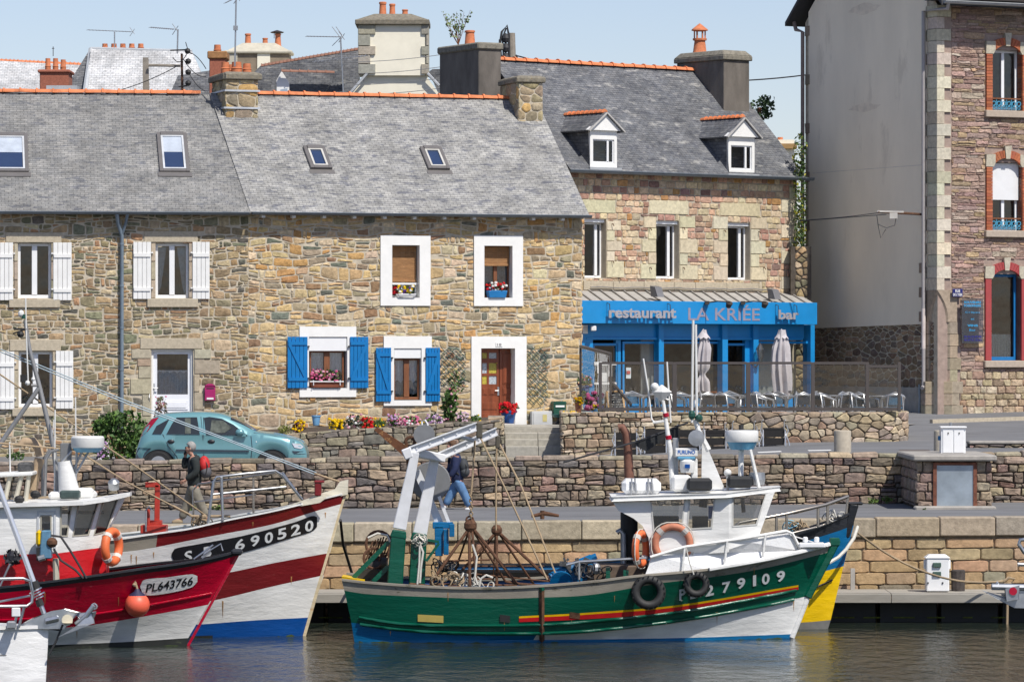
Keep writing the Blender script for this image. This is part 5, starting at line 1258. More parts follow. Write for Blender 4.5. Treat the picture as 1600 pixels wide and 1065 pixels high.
def dressing(o, kind):
 a, b, c, d = o; red = kind == 2; pal = [((.42,.14,.07),3), ((.36,.11,.06),2)]
 # jambs
 n = int((d-c-.1)/.085)
 for s0_, s1_, inner in ((a-.2, a, 0), (b, b+.2, 1)):
  if red: mb = MB(); mb.bf(FG, s0_, s1_, -.07, .3, c, d-.1); mb.build('jamb', REDP, BR, bevel=.01)
  else:
   mb = MB()
   for i in range(n):
    z0_ = c+(d-.1-c)*i/n; z1_ = c+(d-.1-c)*(i+1)/n-.008; mb.cc = pick(pal, rb, .15); mb.bf(FG, s0_, s1_, -.07+rb.uniform(-.004,.004), .3, z0_, z1_)
   mb.build('brick_jamb', BRK, BR)
 for s0_, s1_ in ((a-.22, a+.08), (b-.08, b+.22)):
  mb = MB(); mb.cc = (.47,.43,.34); g = 1 if s0_ < a else -1; x0, x1 = (s0_, s1_) if g > 0 else (s1_, s0_)
  mb.plate([FG.w(x0,-.085,d-.12), FG.w(x1-.06*g,-.085,d-.12), FG.w(x1,-.085,d-.02), FG.w(x1,-.085,d+.22), FG.w(x0,-.085,d+.22)], [], FG.v*.12); mb.build('springer_stone', ASH, BR, bevel=.01)
 R0 = (b-a)/2; cs = (a+b)/2; zc2 = d-.12; nb = 13
 mb = MB()
 for i in range(nb):
  t0_ = -.5+i/nb; t1_ = t0_+1/nb; aa = .95; pts = []
  if abs((t0_+t1_)/2) < .06: continue
  f = lambda t, r: (cs+math.sin(t*2*aa)*r*.98, zc2-.22+math.cos(t*2*aa)*r*.82)
  p = [f(t0_+.004, R0*1.12), f(t1_-.004, R0*1.12), f(t1_-.004, R0*1.12+.26), f(t0_+.004, R0*1.12+.26)]
  mb.cc = (.36,.06,.06) if red else pick(pal, rb, .15)
  mb.plate([FG.w(x,-.075+rb.uniform(-.003,.003),z) for x, z in p], [], FG.v*.12)
 mb.build('arch_brick', REDP if red else BRK, BR)
 mb = MB(); mb.cc = (.48,.44,.35); z0_ = zc2-.24+R0*.92; mb.plate([FG.w(x,-.1,z) for x, z in ((cs-.06,z0_),(cs+.06,z0_),(cs+.11,z0_+.36),(cs-.11,z0_+.36))], [], FG.v*.13); mb.build('keystone', ASH, BR, bevel=.01)
 mb = MB(); mb.bf(FG, a-.26, b+.26, -.14, .2, c-.2, c-.005); mb.build('sill', M('sill_pink', (.42,.35,.28), .85, 0, .12, 12), BR, bevel=.015)
for k in range(3):
 for dx in (0, 3.4, 6.8): o = opsG[k]; dressing((o[0]+dx, o[1]+dx, o[2], o[3]), k)
for k, o in enumerate(opsG+more):
 kk = k if k < 3 else (k-3)//2
 m_ = M('blue_window_paint', (.01,.16,.42), .45) if kk == 2 else WPLAST
 w_ = window(BR, FG, o[0]+.01, o[1]-.01, o[2], o[3], .2, m_, () if kk == 2 else (.5,), .08, .08, mw=.1)
 if kk == 1: mb = MB(); z = o[3]-.02; zb3 = FG.hit(1565, 312)[1]; mb.bf(FG, o[0]+.02, o[1]-.02, .12, .19, zb3, z); mb.build('roller_shutter', M('shutter_slats', (.74,.75,.76), .5, 0, .05, 3), BR)
 if kk == 2: curtain(BR, FG, o[0]+.1, o[1]-.1, o[2]+.08, o[2]+.75, .32, M('cafe_lace', (.52,.55,.5), .9, 0, .25, 22), scal=.0)
 if kk < 2:
  rl = MB(); zt3 = o[2]+.36; rl.bf(FG, o[0]+.03, o[1]-.03, -.02, .03, zt3-.04, zt3); rl.build('balcony_handrail', WOODB, BR)
  rl = MB(); n = 6
  for i in range(n):
   cx = o[0]+(i+.5)/n*(o[1]-o[0]); rl.torus(FG.w(cx, 0, o[2]+.2), .06, .014, ax=tuple(FG.v), n=10, k=4); rl.torus(FG.w(cx, 0, o[2]+.08), .045, .012, ax=tuple(FG.v), n=8, k=4); rl.tube([FG.w(cx-.08,0,o[2]+.02), FG.w(cx-.08,0,zt3)], .012, 5)
  rl.build('balcony_rail', M('balcony_blue', (.08,.36,.55), .5), BR)
# eaves, roof and pipes
mb = MB(); mb.bf(FG, -.3, W1, -.75, .2, zeR+.12, zeR+.2); mb.build('soffit', DARKF, BR)
kz = 3.4/(L_/2)
SLD = M('black_slate', (.05,.05,.055), .8)
for (t0_, t1_) in ((-.75, L_/2), (L_+.6, L_/2)):
 zz = zeR+.2-(.75*kz*.6); mb = MB(); pts = [FG.w(-.35,t0_,zeR+.05), FG.w(W1,t0_,zeR+.05), FG.w(W1,t1_,zeR+3.7), FG.w(-.35,t1_,zeR+3.7)]; mb.plate(pts, [], (0,0,-.12)); mb.build('roof', SLD, BR)
gutter(BR, FG, -.3, W1, -.8, zeR+.05, .08, M('grey_gutter', (.35,.36,.36), .5))
PIPE = M('pipe_grey', (.36,.34,.34), .5, 0, .06, 4)
mb = MB(); s = FS.hit(1449.5, 300)[0]; zz = FS.hit(1449, 18)[1]
mb.tube([FG.w(-.15,-.8,zeR+.02), FG.w(-.12,-.7,zeR-.15), FS.w(s,-.14,zz), FS.w(s,-.14,FS.hit(1449,498)[1])], .055, 10)
mb.tube([FS.w(s,-.14,FS.hit(1449,540)[1]), FS.w(s,-.14,FS.hit(1449,602)[1]), FS.w(s+.1,-.25,FS.hit(1449,606)[1])], .055, 10)
mb.build('downpipe', PIPE, BR, smooth=40)
mb = MB(); mb.tube([FS.w(s,-.14,FS.hit(1449,482)[1]), FS.w(s,-.14,FS.hit(1449,545)[1])], .06, 10); mb.build('downpipe', M('pipe_pinkwhite', (.62,.55,.52), .4), BR, smooth=40)
mb = MB(); s = FS.hit(1259, 300)[0]+.02; mb.tube([FS.w(-.45,-.12,zeR+.05), FS.w(-.35,-.12,zeR-.18), FS.w(s,-.12,zeR-.28), FS.w(s,-.12,ZBB+.5)], .06, 10); mb.build('downpipe', M('pipe_brown', (.22,.17,.15), .6), BR, smooth=40)
mb = MB(); mb.tube([FS.w(-.6,-.2,zeR+.1), FS.w(-.6,.6,zeR+.1)], .09, 8); mb.build('gutter_end', PIPE, BR)
mb = MB(); a = FS.hit(1442, 620)[0]; mb.tube([FS.w(a,-.12,FS.hit(1442,600)[1]), FS.w(a+.02,-.12,FS.hit(1442,622)[1]), FS.w(a-.02,-.12,ZBB+.4)], .03, 6); mb.build('conduit', M('conduit_blue', (.25,.3,.34), .5), BR)
# signs on the corner
a, b, c, d = FG.rect(1487.6,451,1503.4,463.6,-.13); sg = thing('street_sign', 'small dark blue enamel street name sign reading RUE DE L YSER on the stone corner', 'street sign', FG.w((a+b)/2,-.13,c))
mb = MB(); mb.bf(FG, a, b, -.16, -.13, c, d); mb.build('plate', M('enamel_blue', (.01,.015,.14), .25), sg, bevel=.004)
mb = MB(); text_on_frame(mb, FG, 'RUE', a+.09, b-.09, c+.125, d-.025, -.164, 0, .02); text_on_frame(mb, FG, "DE L'YSER", a+.015, b-.015, c+.025, c+.1, -.164, 0, .02); mb.build('lettering', WPAINT, sg)
a, b, c, d = FG.rect(1503,466,1536,536,-.2); sg = thing('information_panel', 'clear panel with cyan and navy lettering on the wall left of the red window', 'sign', FG.w((a+b)/2,-.2,c))
mb = MB(); mb.bf(FG, a, b, -.2, -.185, c, d); mb.build('panel', glass_mat('frosted_panel', (.62,.62,.66), 2.2, .35), sg)
CY = M('cyan_ink', (.04,.33,.62), .5); NV = M('navy_ink', (.02,.02,.22), .5); W_ = b-a; H_ = d-c
mb = MB()
for (tx, f0, f1, y0, y1, bo) in (('SOUVENIRS', .1,.9,.885,.94,.03), ('POISSONNERIE', .1,.9,.81,.865,.03), ('Crêpes', .15,.85,.66,.71,.0), ('et', .42,.58,.52,.56,0), ('VINS', .25,.75,.37,.42,.03), ('Bar', .35,.65,.27,.32,0)):
 text_on_frame(mb, FG, tx, a+W_*f0, a+W_*f1, c+H_*y0, c+H_*y1, -.204, 0, bo)
mb.build('lettering', CY, sg)
mb = MB()
for (tx, y0, y1) in (('02.96.55.87.00', .12,.17), ('06.87.51.32.61', .05,.1)): text_on_frame(mb, FG, tx, a+W_*.1, a+W_*.92, c+H_*y0, c+H_*y1, -.204, 0, .03)
mb.build('lettering', NV, sg)
# wall bracket for the wires
wb = thing('wire_bracket', 'rusty horizontal wire bracket with insulators sticking out of the grey rendered wall', 'bracket', FS.w(FS.hit(1446,335)[0], -.1, FS.hit(1446,335)[1]))
p1 = FS.w(FS.hit(1446,335)[0], -.06, FS.hit(1446,335)[1]); p0 = P(1372, 331, p1.y-.6)
mb = MB(); mb.tube([p1, p1.lerp(p0, .6), p0], .035, 6); mb.build('arm', RUSTM, wb); mb = MB(); mb.box(P(1396, 337, p0.y), (.22,.1,.16)); mb.beam(P(1371,330,p0.y), P(1412,331,p0.y), .03, .05); mb.build('junction_box', M('box_cream', (.5,.48,.44), .6), wb)
mb = MB(); mb.tube([P(1370,336,p0.y), P(1372,352,p0.y), P(1376,372,p0.y+.02), P(1384,358,p0.y)], .012, 5); mb.tube([P(1400,340,p0.y), P(1398,352,p0.y), P(1385,356,p0.y), P(1371,350,p0.y)], .012, 5); mb.build('loose_wire', CABLE, wb)
WIRES = []
def wire(name, label, a, b, sag, r=.012, mat=CABLE, group=None):
 a, b = Vector(a), Vector(b); mb = MB(); n = 20
 mb.tube([a.lerp(b, i/n)-Vector((0,0,sag*4*(i/n)*(1-i/n))) for i in range(n+1)], r, 5); tag(mb.build(name, mat), label, 'wire', group)
wire('overhead_wire', 'upper of two thin wires running from behind the restaurant to the rusty wall bracket', P(1250,344,118.6), P(1376,332,p0.y), .03)
wire('overhead_wire', 'lower of two thin wires running from behind the restaurant to the rusty wall bracket', P(1250,345.5,118.6), P(1385,335,p0.y), .0)
# ================================================================ roofs behind
rk = random.Random(31)
FBK = Fr(0, 150, 0)
SLW = slate_mat('white_slate', (.46,.47,.48), (.56,.56,.56), (.30,.32,.34), .66)
def pxplate(px, D, mat, name, root, thick=.3, tilt=0, slate=False):
 """polygon drawn on a plane at distance D, leaning back by tilt per metre of height"""
 pts = []
 ys = [p[1] for p in px]; yb = max(ys)
 for x, y in px:
  d = Vector(((x-HX)/FP, 1, (HY-y)/FP)); zb = zat(yb, D); lam = (D+tilt*(CZ-zb))/(1-tilt*d.z); q = d*lam+Vector((0,0,CZ)); pts.append(q)
 mb = MB(); mb.plate(pts, [], (0, thick, 0))
 uv = []
 for f in mb.f:
  for i in f: uv += [mb.v[i].x, mb.v[i].z*1.4]
 return mb.build(name, mat, root, uvs=uv)
def bg_house(label, D, body_px, body_mat=None):
 x0, x1, yt = body_px; r = thing('background_house', label, 'house', (xat((x0+x1)/2, D+3), D+3, 2.6))
 mb = MB(); a, b = xat(x0, D), xat(x1, D); z1 = zat(yt, D); mb.box(((a+b)/2, D+3.2, (2.6+z1)/2), (b-a, 6, z1-2.6)); mb.build('wall', body_mat or MORTAR, r); return r
# far left pale roof
h = bg_house('distant house with pale slate roof and orange ridge at the far left', 165, (-60,128,160))
pxplate([(-60,165),(-60,92),(128,102),(100,165)], 164, SLW, 'roof', h, .3, 1.)
ridge_tiles(h, P(-60,92,167.7), P(128,101,167.7), 30, .12)
h = bg_house('house with a steep pale hipped slate roof and five small pots behind the left houses', 148, (105,330,158))
o_ = pxplate([(131,160),(142,77),(300,81),(334,160)], 147, SLW, 'roof', h, .3, .8); pxplate([(88,160),(140,78),(131,160)], 147.3, SLC, 'hip_roof', h, .3, .8)
mb = MB(); mb.tube([P(131,158,146.7), P(142,77,149)], .09, 6); mb.tube([P(142,77,149), P(300,81,149)], .08, 6); mb.build('hip_flashing', M('lead', (.42,.44,.46)), h)
for px in (164,178,192,206,220): pot(h, P(px,79,149.3), .11, .24, 1)
pxplate([(260,160),(278,118),(330,110),(345,160)], 143, SLC, 'lower_roof', h, .3, .8)
BRM = M('brick_chimney', (.33,.115,.07), .9, 0, .2, 12, .008, 30)
def bg_chimney(label, D, x0, x1, yt, yb, mat, capm, pots, ch=8, name='chimney_stack', over=.06, slope=0):
 fr = Fr(0, D, 0); r = fr.rect(x0, yt, x1, yb); root = thing(name, label, 'chimney', fr.w((r[0]+r[1])/2, .6, r[2]))
 mb = MB(); mb.bf(fr, r[0], r[1], 0, 1.1, r[2]-1, r[3]); mb.build('shaft', mat, root, bevel=.02)
 mb = MB(); mb.bf(fr, r[0]-over, r[1]+over, -over, 1.1+over, r[3]-ch/6500*D, r[3]); mb.build('cap', capm, root, bevel=.03)
 if slope: mb = MB(); mb.hexa([fr.w(a, t, r[3]) for a, t in ((r[0],0),(r[1],0),(r[1],1.1),(r[0],1.1))]+[fr.w(a, t, r[3]+slope) for a, t in ((r[0]+.5,.4),(r[1]-.5,.4),(r[1]-.5,.7),(r[0]+.5,.7))]); mb.build('cap_slope', capm, root)
 for (px, pw, ph, k) in pots: pot(root, fr.w(fr.hit(px,yt)[0], .5, r[3]+slope*.8-.05), pw/2/6500*D, ph/6500*D, k)
 return root
h = bg_chimney('red brick chimney with three clay pots rising behind the left ridge', 125, 62, 107, 109, 150, BRM, BRM, [(72,9,22,1),(84,9,22,1),(96,9,20,1)], 5)
mb = MB(); mb.tube([P(83,88,125.5), P(83,73,125.5)], .012, 5); mb.tube([P(81,76,125.5), P(85,76,125.5)], .01, 5); mb.build('spike', DARKF, h)
mb = MB(); mb.box(P(98,144,122), (.9,.6,.35)); mb.tube([P(40,149,121.6), P(76,147,121.6)], .08, 8); tag(mb.build('roof_vent', M('lead', (.42,.44,.46))), 'low grey lead roof box poking over the ridge below the brick chimney', 'roof vent')
CCOL = M('stone_cream', (.50,.47,.38), .9, 0, .12, 6, .005, 40); CREAM = M('cream_render', (.84,.80,.66), .9, 0, .06, 2)
h = bg_chimney('wide pale chimney with patchy brown render and three clay pots left of centre', 140, 355, 452, 79, 150, M('brown_render', (.26,.21,.15), .9, 0, .25, 3), CCOL, [(386,10,20,0),(413,9,13,0),(433,10,20,0)], 5, over=.1, slope=.28)
fr = Fr(0, 139.97, 0); r = fr.rect(402,82,422,118); mb = MB(); mb.bf(fr, r[0], r[1], 0, .02, r[2], r[3]-.03); mb.build('patch', CREAM, h); r = fr.rect(354,82,371,118); mb = MB(); mb.bf(fr, r[0], r[1], -.01, .02, r[2], r[3]-.03); mb.build('patch', CCOL, h)
mb = MB(); c = P(433,52,140.5); mb.lathe([(.2,0),(.24,.03),(.02,.1)], c, n=10); mb.tube([c-Vector((.1,0,.18)), c-Vector((.1,0,0))], .01); mb.tube([c-Vector((-.1,0,.18)), c+Vector((.1,0,0))], .01); mb.build('cowl', DARKF, h)
h = bg_chimney('narrow red brick chimney with one clay pot left of the wide pale chimney', 132, 327, 352, 80, 140, BRM, M('mossy_brick', (.33,.17,.07), .9, 0, .3, 9), [(338,12,14,1)], 12)
# dark roof with dormer, big white gable chimney
h = bg_house('dark slate roofed house with a tall cream chimney gable in the background', 138, (405,690,160), CREAM)
pxplate([(398,158),(398,112),(408,102),(562,76),(562,158)], 137, SLC, 'roof', h, .3, .25)
ridge_tiles(h, P(408,102,136.4), P(560,76,136.4), 26, .09, M('brown_ridge', (.26,.13,.09), .8, 0, .2, 6))
pxplate([(437,140),(440,110),(522,113),(518,131),(452,131)], 135.6, SLC, 'dormer_roof', h, .2, .3); pxplate([(432,126),(440,111),(452,130),(452,158),(433,158)], 135.4, WPAINT, 'dormer', h, .2); pxplate([(452,131),(516,131),(500,158),(452,158)], 135.5, SLC, 'dormer_cheek', h, .2); pxplate([(438,158),(438,140),(449,138),(449,158)], 135.3, M('pale_pane', (.35,.42,.5), .2), 'dormer_window', h, .05)
ridge_tiles(h, P(440,110,135.2), P(522,112,135.2), 6, .08, M('brown_ridge', (.26,.13,.09), .8, 0, .2, 6))
pxplate([(402,158),(402,128),(424,128),(418,158)], 136, SLC, 'dormer_roof', h, .2)
CD = 134.
pxplate([(535,158),(575,116),(664,116),(694,158)], CD, CREAM, 'gable', h, 1.2)
frc = Fr(0, CD-.15, 0); r = frc.rect(575, 34, 664, 118); mb = MB(); mb.bf(frc, r[0], r[1], 0, 1.6, r[2], r[3]); mb.build('chimney', CREAM, h)
rects = []
for k, (y0, y1) in enumerate(((38,54),(54,72),(72,86),(86,100),(100,116))):
 e = 12 if k % 2 == 0 else 4
 rects += [frc.rect(559,y0,575+e,y1), frc.rect(664-e+6,y0,670,y1)]
big_stones(h, frc, rects, [((.40,.37,.30),2), ((.34,.32,.27),2)], ASH, rk, .06, 'chimney_quoin')
mb = MB(); r2 = frc.rect(560, 39, 569, 116); mb.bf(frc, r2[0], r2[0]+.3, .1, 1.5, r2[2], r2[3]); r3 = frc.rect(655,39,669.5,116); mb.bf(frc, r3[0], r3[1], .02, 1.5, r3[2], r3[3]); mb.build('chimney_flank', CCOL, h)
r = frc.rect(555, 31, 671, 39); mb = MB(); mb.bf(frc, r[0], r[1], -.15, 1.75, r[2], r[3]); mb.hexa([frc.w(a,t,r[3]) for a, t in ((r[0]+.05,-.1),(r[1]-.05,-.1),(r[1]-.05,1.7),(r[0]+.05,1.7))]+[frc.w(a,t,r[3]+.22) for a, t in ((r[0]+.6,.4),(r[1]-.6,.4),(r[1]-.6,1.2),(r[0]+.6,1.2))]); mb.build('chimney_cap', CAPM, h, bevel=.02)
for (px, w_, hh) in ((597,12,26),(612,10,23),(632,10,14)): pot(h, frc.w(frc.hit(px,27)[0], .7, zat(27,CD)), w_/2/6500*CD, hh/6500*CD, 0)
mb = MB(); mb.tube([P(540,154,133.8), P(574,115,133.8)], .05, 6); mb.tube([P(668,115,133.8), P(686,134,133.8)], .05, 6); mb.build('verge_flashing', M('lead', (.42,.44,.46)), h)
pxplate([(670,112),(676,108),(700,108),(700,158),(690,158)], 140, SLC, 'rear_roof', h, .2)
for i, (y0, y1, x0, x1) in enumerate(((97,84,555,700),(115,103,560,700),(133,121,540,700),(148,136,560,700))):
 wire('overhead_wire', ['topmost', 'second', 'third', 'lowest'][i]+' of the thin wires crossing the cream chimney gable', P(x0,y0,131), P(x1,y1,131), .05, .011, M('wire_grey', (.22,.22,.22)))
# dark rendered chimney behind the middle house with a sapling on top
FDK = Fr(xat(748,118.2), 118.2, 30)
r = (0, FDK.hit(783, 110)[0], FDK.hit(760, 170)[1], FDK.hit(765, 70)[1])
root = thing('chimney_stack', 'big black streaked rendered chimney with one clay pot and a sapling growing on it', 'chimney', FDK.w(.5, .5, r[2]))
t1 = 1.
for _ in range(100):
 q = FDK.w(0, t1, 12.)
 if q.x/q.y*FP+800 < 687: break
 t1 += .05
mb = MB(); mb.bf(FDK, r[0], r[1], 0, t1, r[2], r[3]); mb.build('shaft', DCONC, root, bevel=.02)
mb = MB(); mb.bf(FDK, r[0]-.06, r[1]+.06, -.06, t1+.06, r[3]-.15, r[3]+.06); mb.build('cap', DCAP, root, bevel=.04); pot(root, FDK.w(r[1]*.3,.9,r[3]+.04), .15, .42, 0)
sap = thing('sapling', 'small green sapling sprouting from the top of the black chimney', 'sapling', P(712,70,122.8))
b0 = P(716,70,122.8); mb = MB(); lf = MB()
for i in range(9):
 e = P(692+i*5.2+rk.uniform(-2,2), rk.uniform(14,34), 122.8+rk.uniform(-.3,.3)); m_ = b0.lerp(e, .45)+Vector((rk.uniform(-.05,.05),0,-.03)); mb.tube([b0, m_, e], [.014,.009,.004], 5)
 for k in range(11): c = m_.lerp(e, rk.uniform(-.2,1.05)); leaf_quads(lf, c, .1, .1, .07, 2, .085, rk, cols=[(.16,.22,.07),(.12,.18,.05),(.2,.25,.1)], shell=0)
mb.build('stem', WOODB, sap); lf.build('leaves', LEAF, sap)
# poles, aerials
PW = M('pole_concrete', (.27,.24,.20), .9, 0, .2, 6)
u = thing('utility_pole', 'short weathered concrete pole with a horizontal arm behind the left ridge', 'utility pole', P(228,160,121)); u.location.z = WL[u.name].z = 5
mb = MB(); mb.hexa([P(223,160,121),P(234,160,121),P(234,160,121.3),P(223,160,121.3),P(223,90,121),P(232,90,121),P(232,90,121.3),P(223,90,121.3)]); mb.build('pole', PW, u)
mb = MB(); mb.tube([P(232,102,120.9), P(282,103,120.9)], .04, 6); mb.build('arm', PW, u)
u = thing('utility_pole', 'thin metal pole with black insulators and cables beside the concrete pole', 'utility pole', P(285,160,121)); mb = MB(); mb.tube([P(285,160,121),P(284,84,121)], .035, 6); mb.build('pole', RUSTM, u)
mb = MB()
for (x, y) in ((293,80),(294,96),(294,113),(294,130)): mb.sph(P(x,y,120.8), .09, 8)
mb.tube([P(266,79,120.9),P(290,78,120.9)], .02, 5); mb.tube([P(279,136,120.9),P(292,134,120.9)], .02, 5); mb.build('insulator', BLACKR, u)
mb = MB(); rk2 = rk
for (a, b, s) in (((158,148),(276,104),.1),((286,92),(322,120),.15),((294,82),(322,108),-.1),((294,112),(320,142),.1),((270,90),(293,82),.2),((290,66),(300,84),.1)):
 A_, B_ = P(*a,120.8), P(*b,120.8); mb.tube([A_.lerp(B_,i/8)-Vector((0,0,s*4*(i/8)*(1-i/8))) for i in range(9)], .013, 5)
mb.build('cable', CABLE, u)
u = thing('utility_pole', 'brown utility pole with looped black cables left of the restaurant ridge', 'utility pole', P(799,110,124))
mb = MB(); mb.tube([P(800,112,124),P(799,52,124)], [.13,.11], 10); mb.tube([P(781,112,124),P(781,62,124)], .035, 6); mb.build('pole', WOODB if False else PW, u)
mb = MB(); mb.tube([P(784,100,123.8),P(781,70,123.8),P(784,50,123.8),P(792,40,123.8),P(795,55,123.8),P(796,95,123.8)], .035, 6); mb.tube([P(787,95,123.8),P(785,60,123.8),P(791,44,123.8)], .025, 6)
for y in (60,75,90): mb.sph(P(790,y,123.8), .12, 8, (1,1,1.3))
mb.tube([P(806,86,123.8),P(812,98,123.8),P(820,106,123.8)], .025, 5); mb.build('cable', CABLE, u)
wire('overhead_wire', 'long black cable sagging from the utility pole across the sky to the right building', P(806,87,128.5), P(1262,117,128.5), .45, .022)
def aerial(label, base, top, boom, els, D, root_kw='television aerial'):
 a = thing('television_aerial', label, 'aerial', P(*base, D)); mb = MB(); mb.tube([P(*base,D), P(*top,D)], .022, 6); mb.build('mast', GALV, a)
 mb = MB(); p0, p1 = P(*boom[0], D), P(*boom[1], D); mb.tube([p0, p1], .014, 5)
 for i in range(els): q = p0.lerp(p1, i/(els-1)); mb.tube([q-Vector((.03,.22,.03)), q+Vector((.03,.22,.03))], .007, 4)
 q = p1; mb.tube([q-Vector((.05,0,.16)), q+Vector((.12,0,.1))], .01, 4); mb.tube([q+Vector((-.05,0,.16)), q+Vector((.12,0,-.08))], .01, 4)
 mb.build('boom', GALV, a); return a
aerial('yagi aerial on the pale hipped roof at the far left', (179,78), (179,50), ((137,47),(205,50)), 14, 149)
aerial('yagi aerial above the tangle of cables left of the tall stone chimney', (277,84), (278,46), ((235,43),(272,46)), 12, 121)
aerial('tall aerial mast strapped to the stone chimney, cut by the top of the photo', (367,104), (369,-6), ((352,5),(368,-3)), 6, 112.9)
mb = MB(); mb.box(P(368,44,112.9), (.12,.1,.12)); mb.build('amplifier', GALV, bpy.data.objects['television_aerial.002'])
a = aerial('aerial with two booms in front of the dark roof, left of the cream chimney', (537,155), (532,57), ((479,57),(532,58)), 12, 121)
mb = MB(); mb.tube([P(488,97,121),P(575,87,121)], .016, 5)
for i in range(14): q = P(492+i*6, 96.5-i*.7, 121); mb.tube([q-Vector((.03,.15,.05)), q+Vector((.03,.15,.05))], .008, 4)
mb.tube([P(519,42,121),P(531,58,121)], .01, 4); mb.tube([P(525,42,121),P(535,56,121)], .01, 4); mb.tube([P(519,72,121),P(531,60,121)], .01, 4); mb.build('boom', GALV, a)
# between restaurant and right building
h = bg_house('distant cream house with a small brown chimney right of the restaurant roof', 170, (1190,1236,262), CREAM)
mb = MB(); mb.box(P(1226,240,170), (.75,.7,1.1)); mb.build('chimney', CREAM, h); mb = MB(); mb.box(P(1226,229,169.9), (.95,.9,.2)); mb.build('chimney_cap', M('ochre_cap', (.36,.22,.09), .9), h); pot(h, P(1219,226,170), .13, .3, 1)
def bush(label, base, parts, n, size, cols, name='tree', cat='tree', trunk=True, D=None, rnd=rk):
 t_ = thing(name, label, cat, base);
 if trunk: mb = MB(); mb.tube([Vector(base), Vector(base)+Vector((.1,0,1.5)), Vector(parts[0][:3])], [.16,.12,.06], 8); mb.build('trunk', WOODB, t_)
 mb = MB()
 for (x, y, z, rx, rz) in parts: leaf_quads(mb, (x,y,z), rx, rx*.9, rz, int(n), size, rnd, cols=cols, shell=.3)
 mb.build('crown' if trunk else 'leaves', LEAF, t_); return t_
D = 124.; GC = [(.05,.10,.03),(.08,.14,.04),(.12,.17,.05),(.04,.07,.02)]
bush('dark conifer branches sticking out right of the restaurant chimney', (xat(1195,D), D, 3), [(xat(1186,D),D,zat(168,D),.45,.3),(xat(1197,D),D,zat(160,D),.3,.22),(xat(1192,D),D,zat(180,D),.3,.15)], 90, .13, [(.03,.06,.03),(.05,.09,.04)])
D = 121.6; bush('yellow green shrub squeezed between the restaurant and the grey wall', (xat(1251,D), D, 3), [(xat(1250,D),D,zat(y,D),.22,.6) for y in (240,285,320,350,385,415)], 150, .11, GC+[(.3,.28,.03)], trunk=False)
mb = MB(); D = 121.3
cells = rubble(xat(1243,D), xat(1262,D), 2.5, zat(385,D), .3, .2, .03, rk)
w_ = thing('stone_wall', 'narrow piece of dark stone wall behind the gap beside the restaurant', 'wall', (xat(1252,D), D+.3, 2.5)); mb.box((xat(1252,D), D+.5, 2.5+(zat(385,D)-2.5)/2), (.6,.8,zat(385,D)-2.5)); mb.build('mortar_core', DMORT, w_)
masonry(w_, lambda x, z, t: Vector((x, D+.1+t, z)), cells, HPAL_A, STONE, rk, .03, 60)
# ================================================================ boats
rw = random.Random(44)
def boatp(name, col, wear=.66, wc=(.25,.22,.18), rough=.38): return M(name, col, rough, 0, .16, 2.6, .011, 7, spec=.5, stretch=(.35,1,1.6), rust=wear, rustc=wc)
GREEN = boatp('green_boat_paint', (.0,.078,.045), .74, (.02,.10,.08), .28); BWHITE = boatp('white_boat_paint', (.74,.74,.72), .70, (.52,.49,.42)); BBLUE = boatp('blue_boat_paint', (.0,.12,.29), .68, (.2,.28,.36))
DBLUE = boatp('deep_blue_boat_paint', (.0,.06,.27), .70, (.45,.5,.55)); RED = boatp('red_boat_paint', (.37,.0,.02), .80, (.3,.1,.08), .25); DRED = boatp('dark_red_boat_paint', (.17,.009,.012), .70, (.33,.12,.10)); YEL = boatp('yellow_boat_paint', (.78,.50,.0), .70, (.5,.3,.02))
BLK = boatp('black_boat_paint', (.018,.02,.025), .72, (.12,.12,.12)); GWOOD = M('grey_gunwale', (.27,.245,.20), .75, 0, .25, 2.5, .004, 30, rust=.6, rustc=(.10,.09,.06), stretch=(.4,1,1)); DECK = M('boat_deck', (.10,.13,.12), .8, 0, .35, 5)
SEA = M('antifoul_black', (.012,.014,.012), .7, 0, .3, 4, rust=.6, rustc=(.05,.06,.03)); WTEX = M('white_nonskid', (.76,.77,.78), .6, 0, .06, 9, .008, 30)
def hull(root, Dc, lines, vv, hb, matf, mats, n=64, sub=3, name='hull'):
 rows = []; rm = []
 for j in range(len(lines)-1):
  for r in range(sub if j < len(lines)-2 else 1): rows.append((j, r/(sub if j < len(lines)-2 else 1)))
 rows.append((len(lines)-1, 0)); us = [1-(1-i/n)**1.25 for i in range(n+1)]
 near = []
 for j, k in rows:
  row = []
  for u in us:
   a = lerp_line(lines[j], u); b = lerp_line(lines[min(j+1, len(lines)-1)], u); px, py = a[0]+(b[0]-a[0])*k, a[1]+(b[1]-a[1])*k
   v = vv[j]+(vv[min(j+1, len(lines)-1)]-vv[j])*k; h = hb(u, v); row.append(P(px, py, Dc-h))
  near.append(row)
 mb = MB(); m_ = n+1
 for side in (0, 1):
  vs = [q if side == 0 else Vector((q.x, 2*Dc-q.y, q.z)) for row in near for q in row]; o = len(mb.v); mb.v += vs
  for r in range(len(rows)-1):
   for i in range(n):
    f = [o+r*m_+i, o+(r+1)*m_+i, o+(r+1)*m_+i+1, o+r*m_+i+1]; mb.f.append(f if side == 0 else f[::-1]); mb.m.append(matf(rows[r][0], (near[r][i].x/near[r][i].y*FP+800))); mb.c.append(None)
 N = len(rows)*m_
 for r in range(len(rows)-1): mb.f.append([r*m_, N+r*m_, N+(r+1)*m_, (r+1)*m_]); mb.m.append(matf(rows[r][0], near[r][0].x/near[r][0].y*FP+800)); mb.c.append(None)
 o = mb.build(name, mats, root, smooth=32); return o, near, us
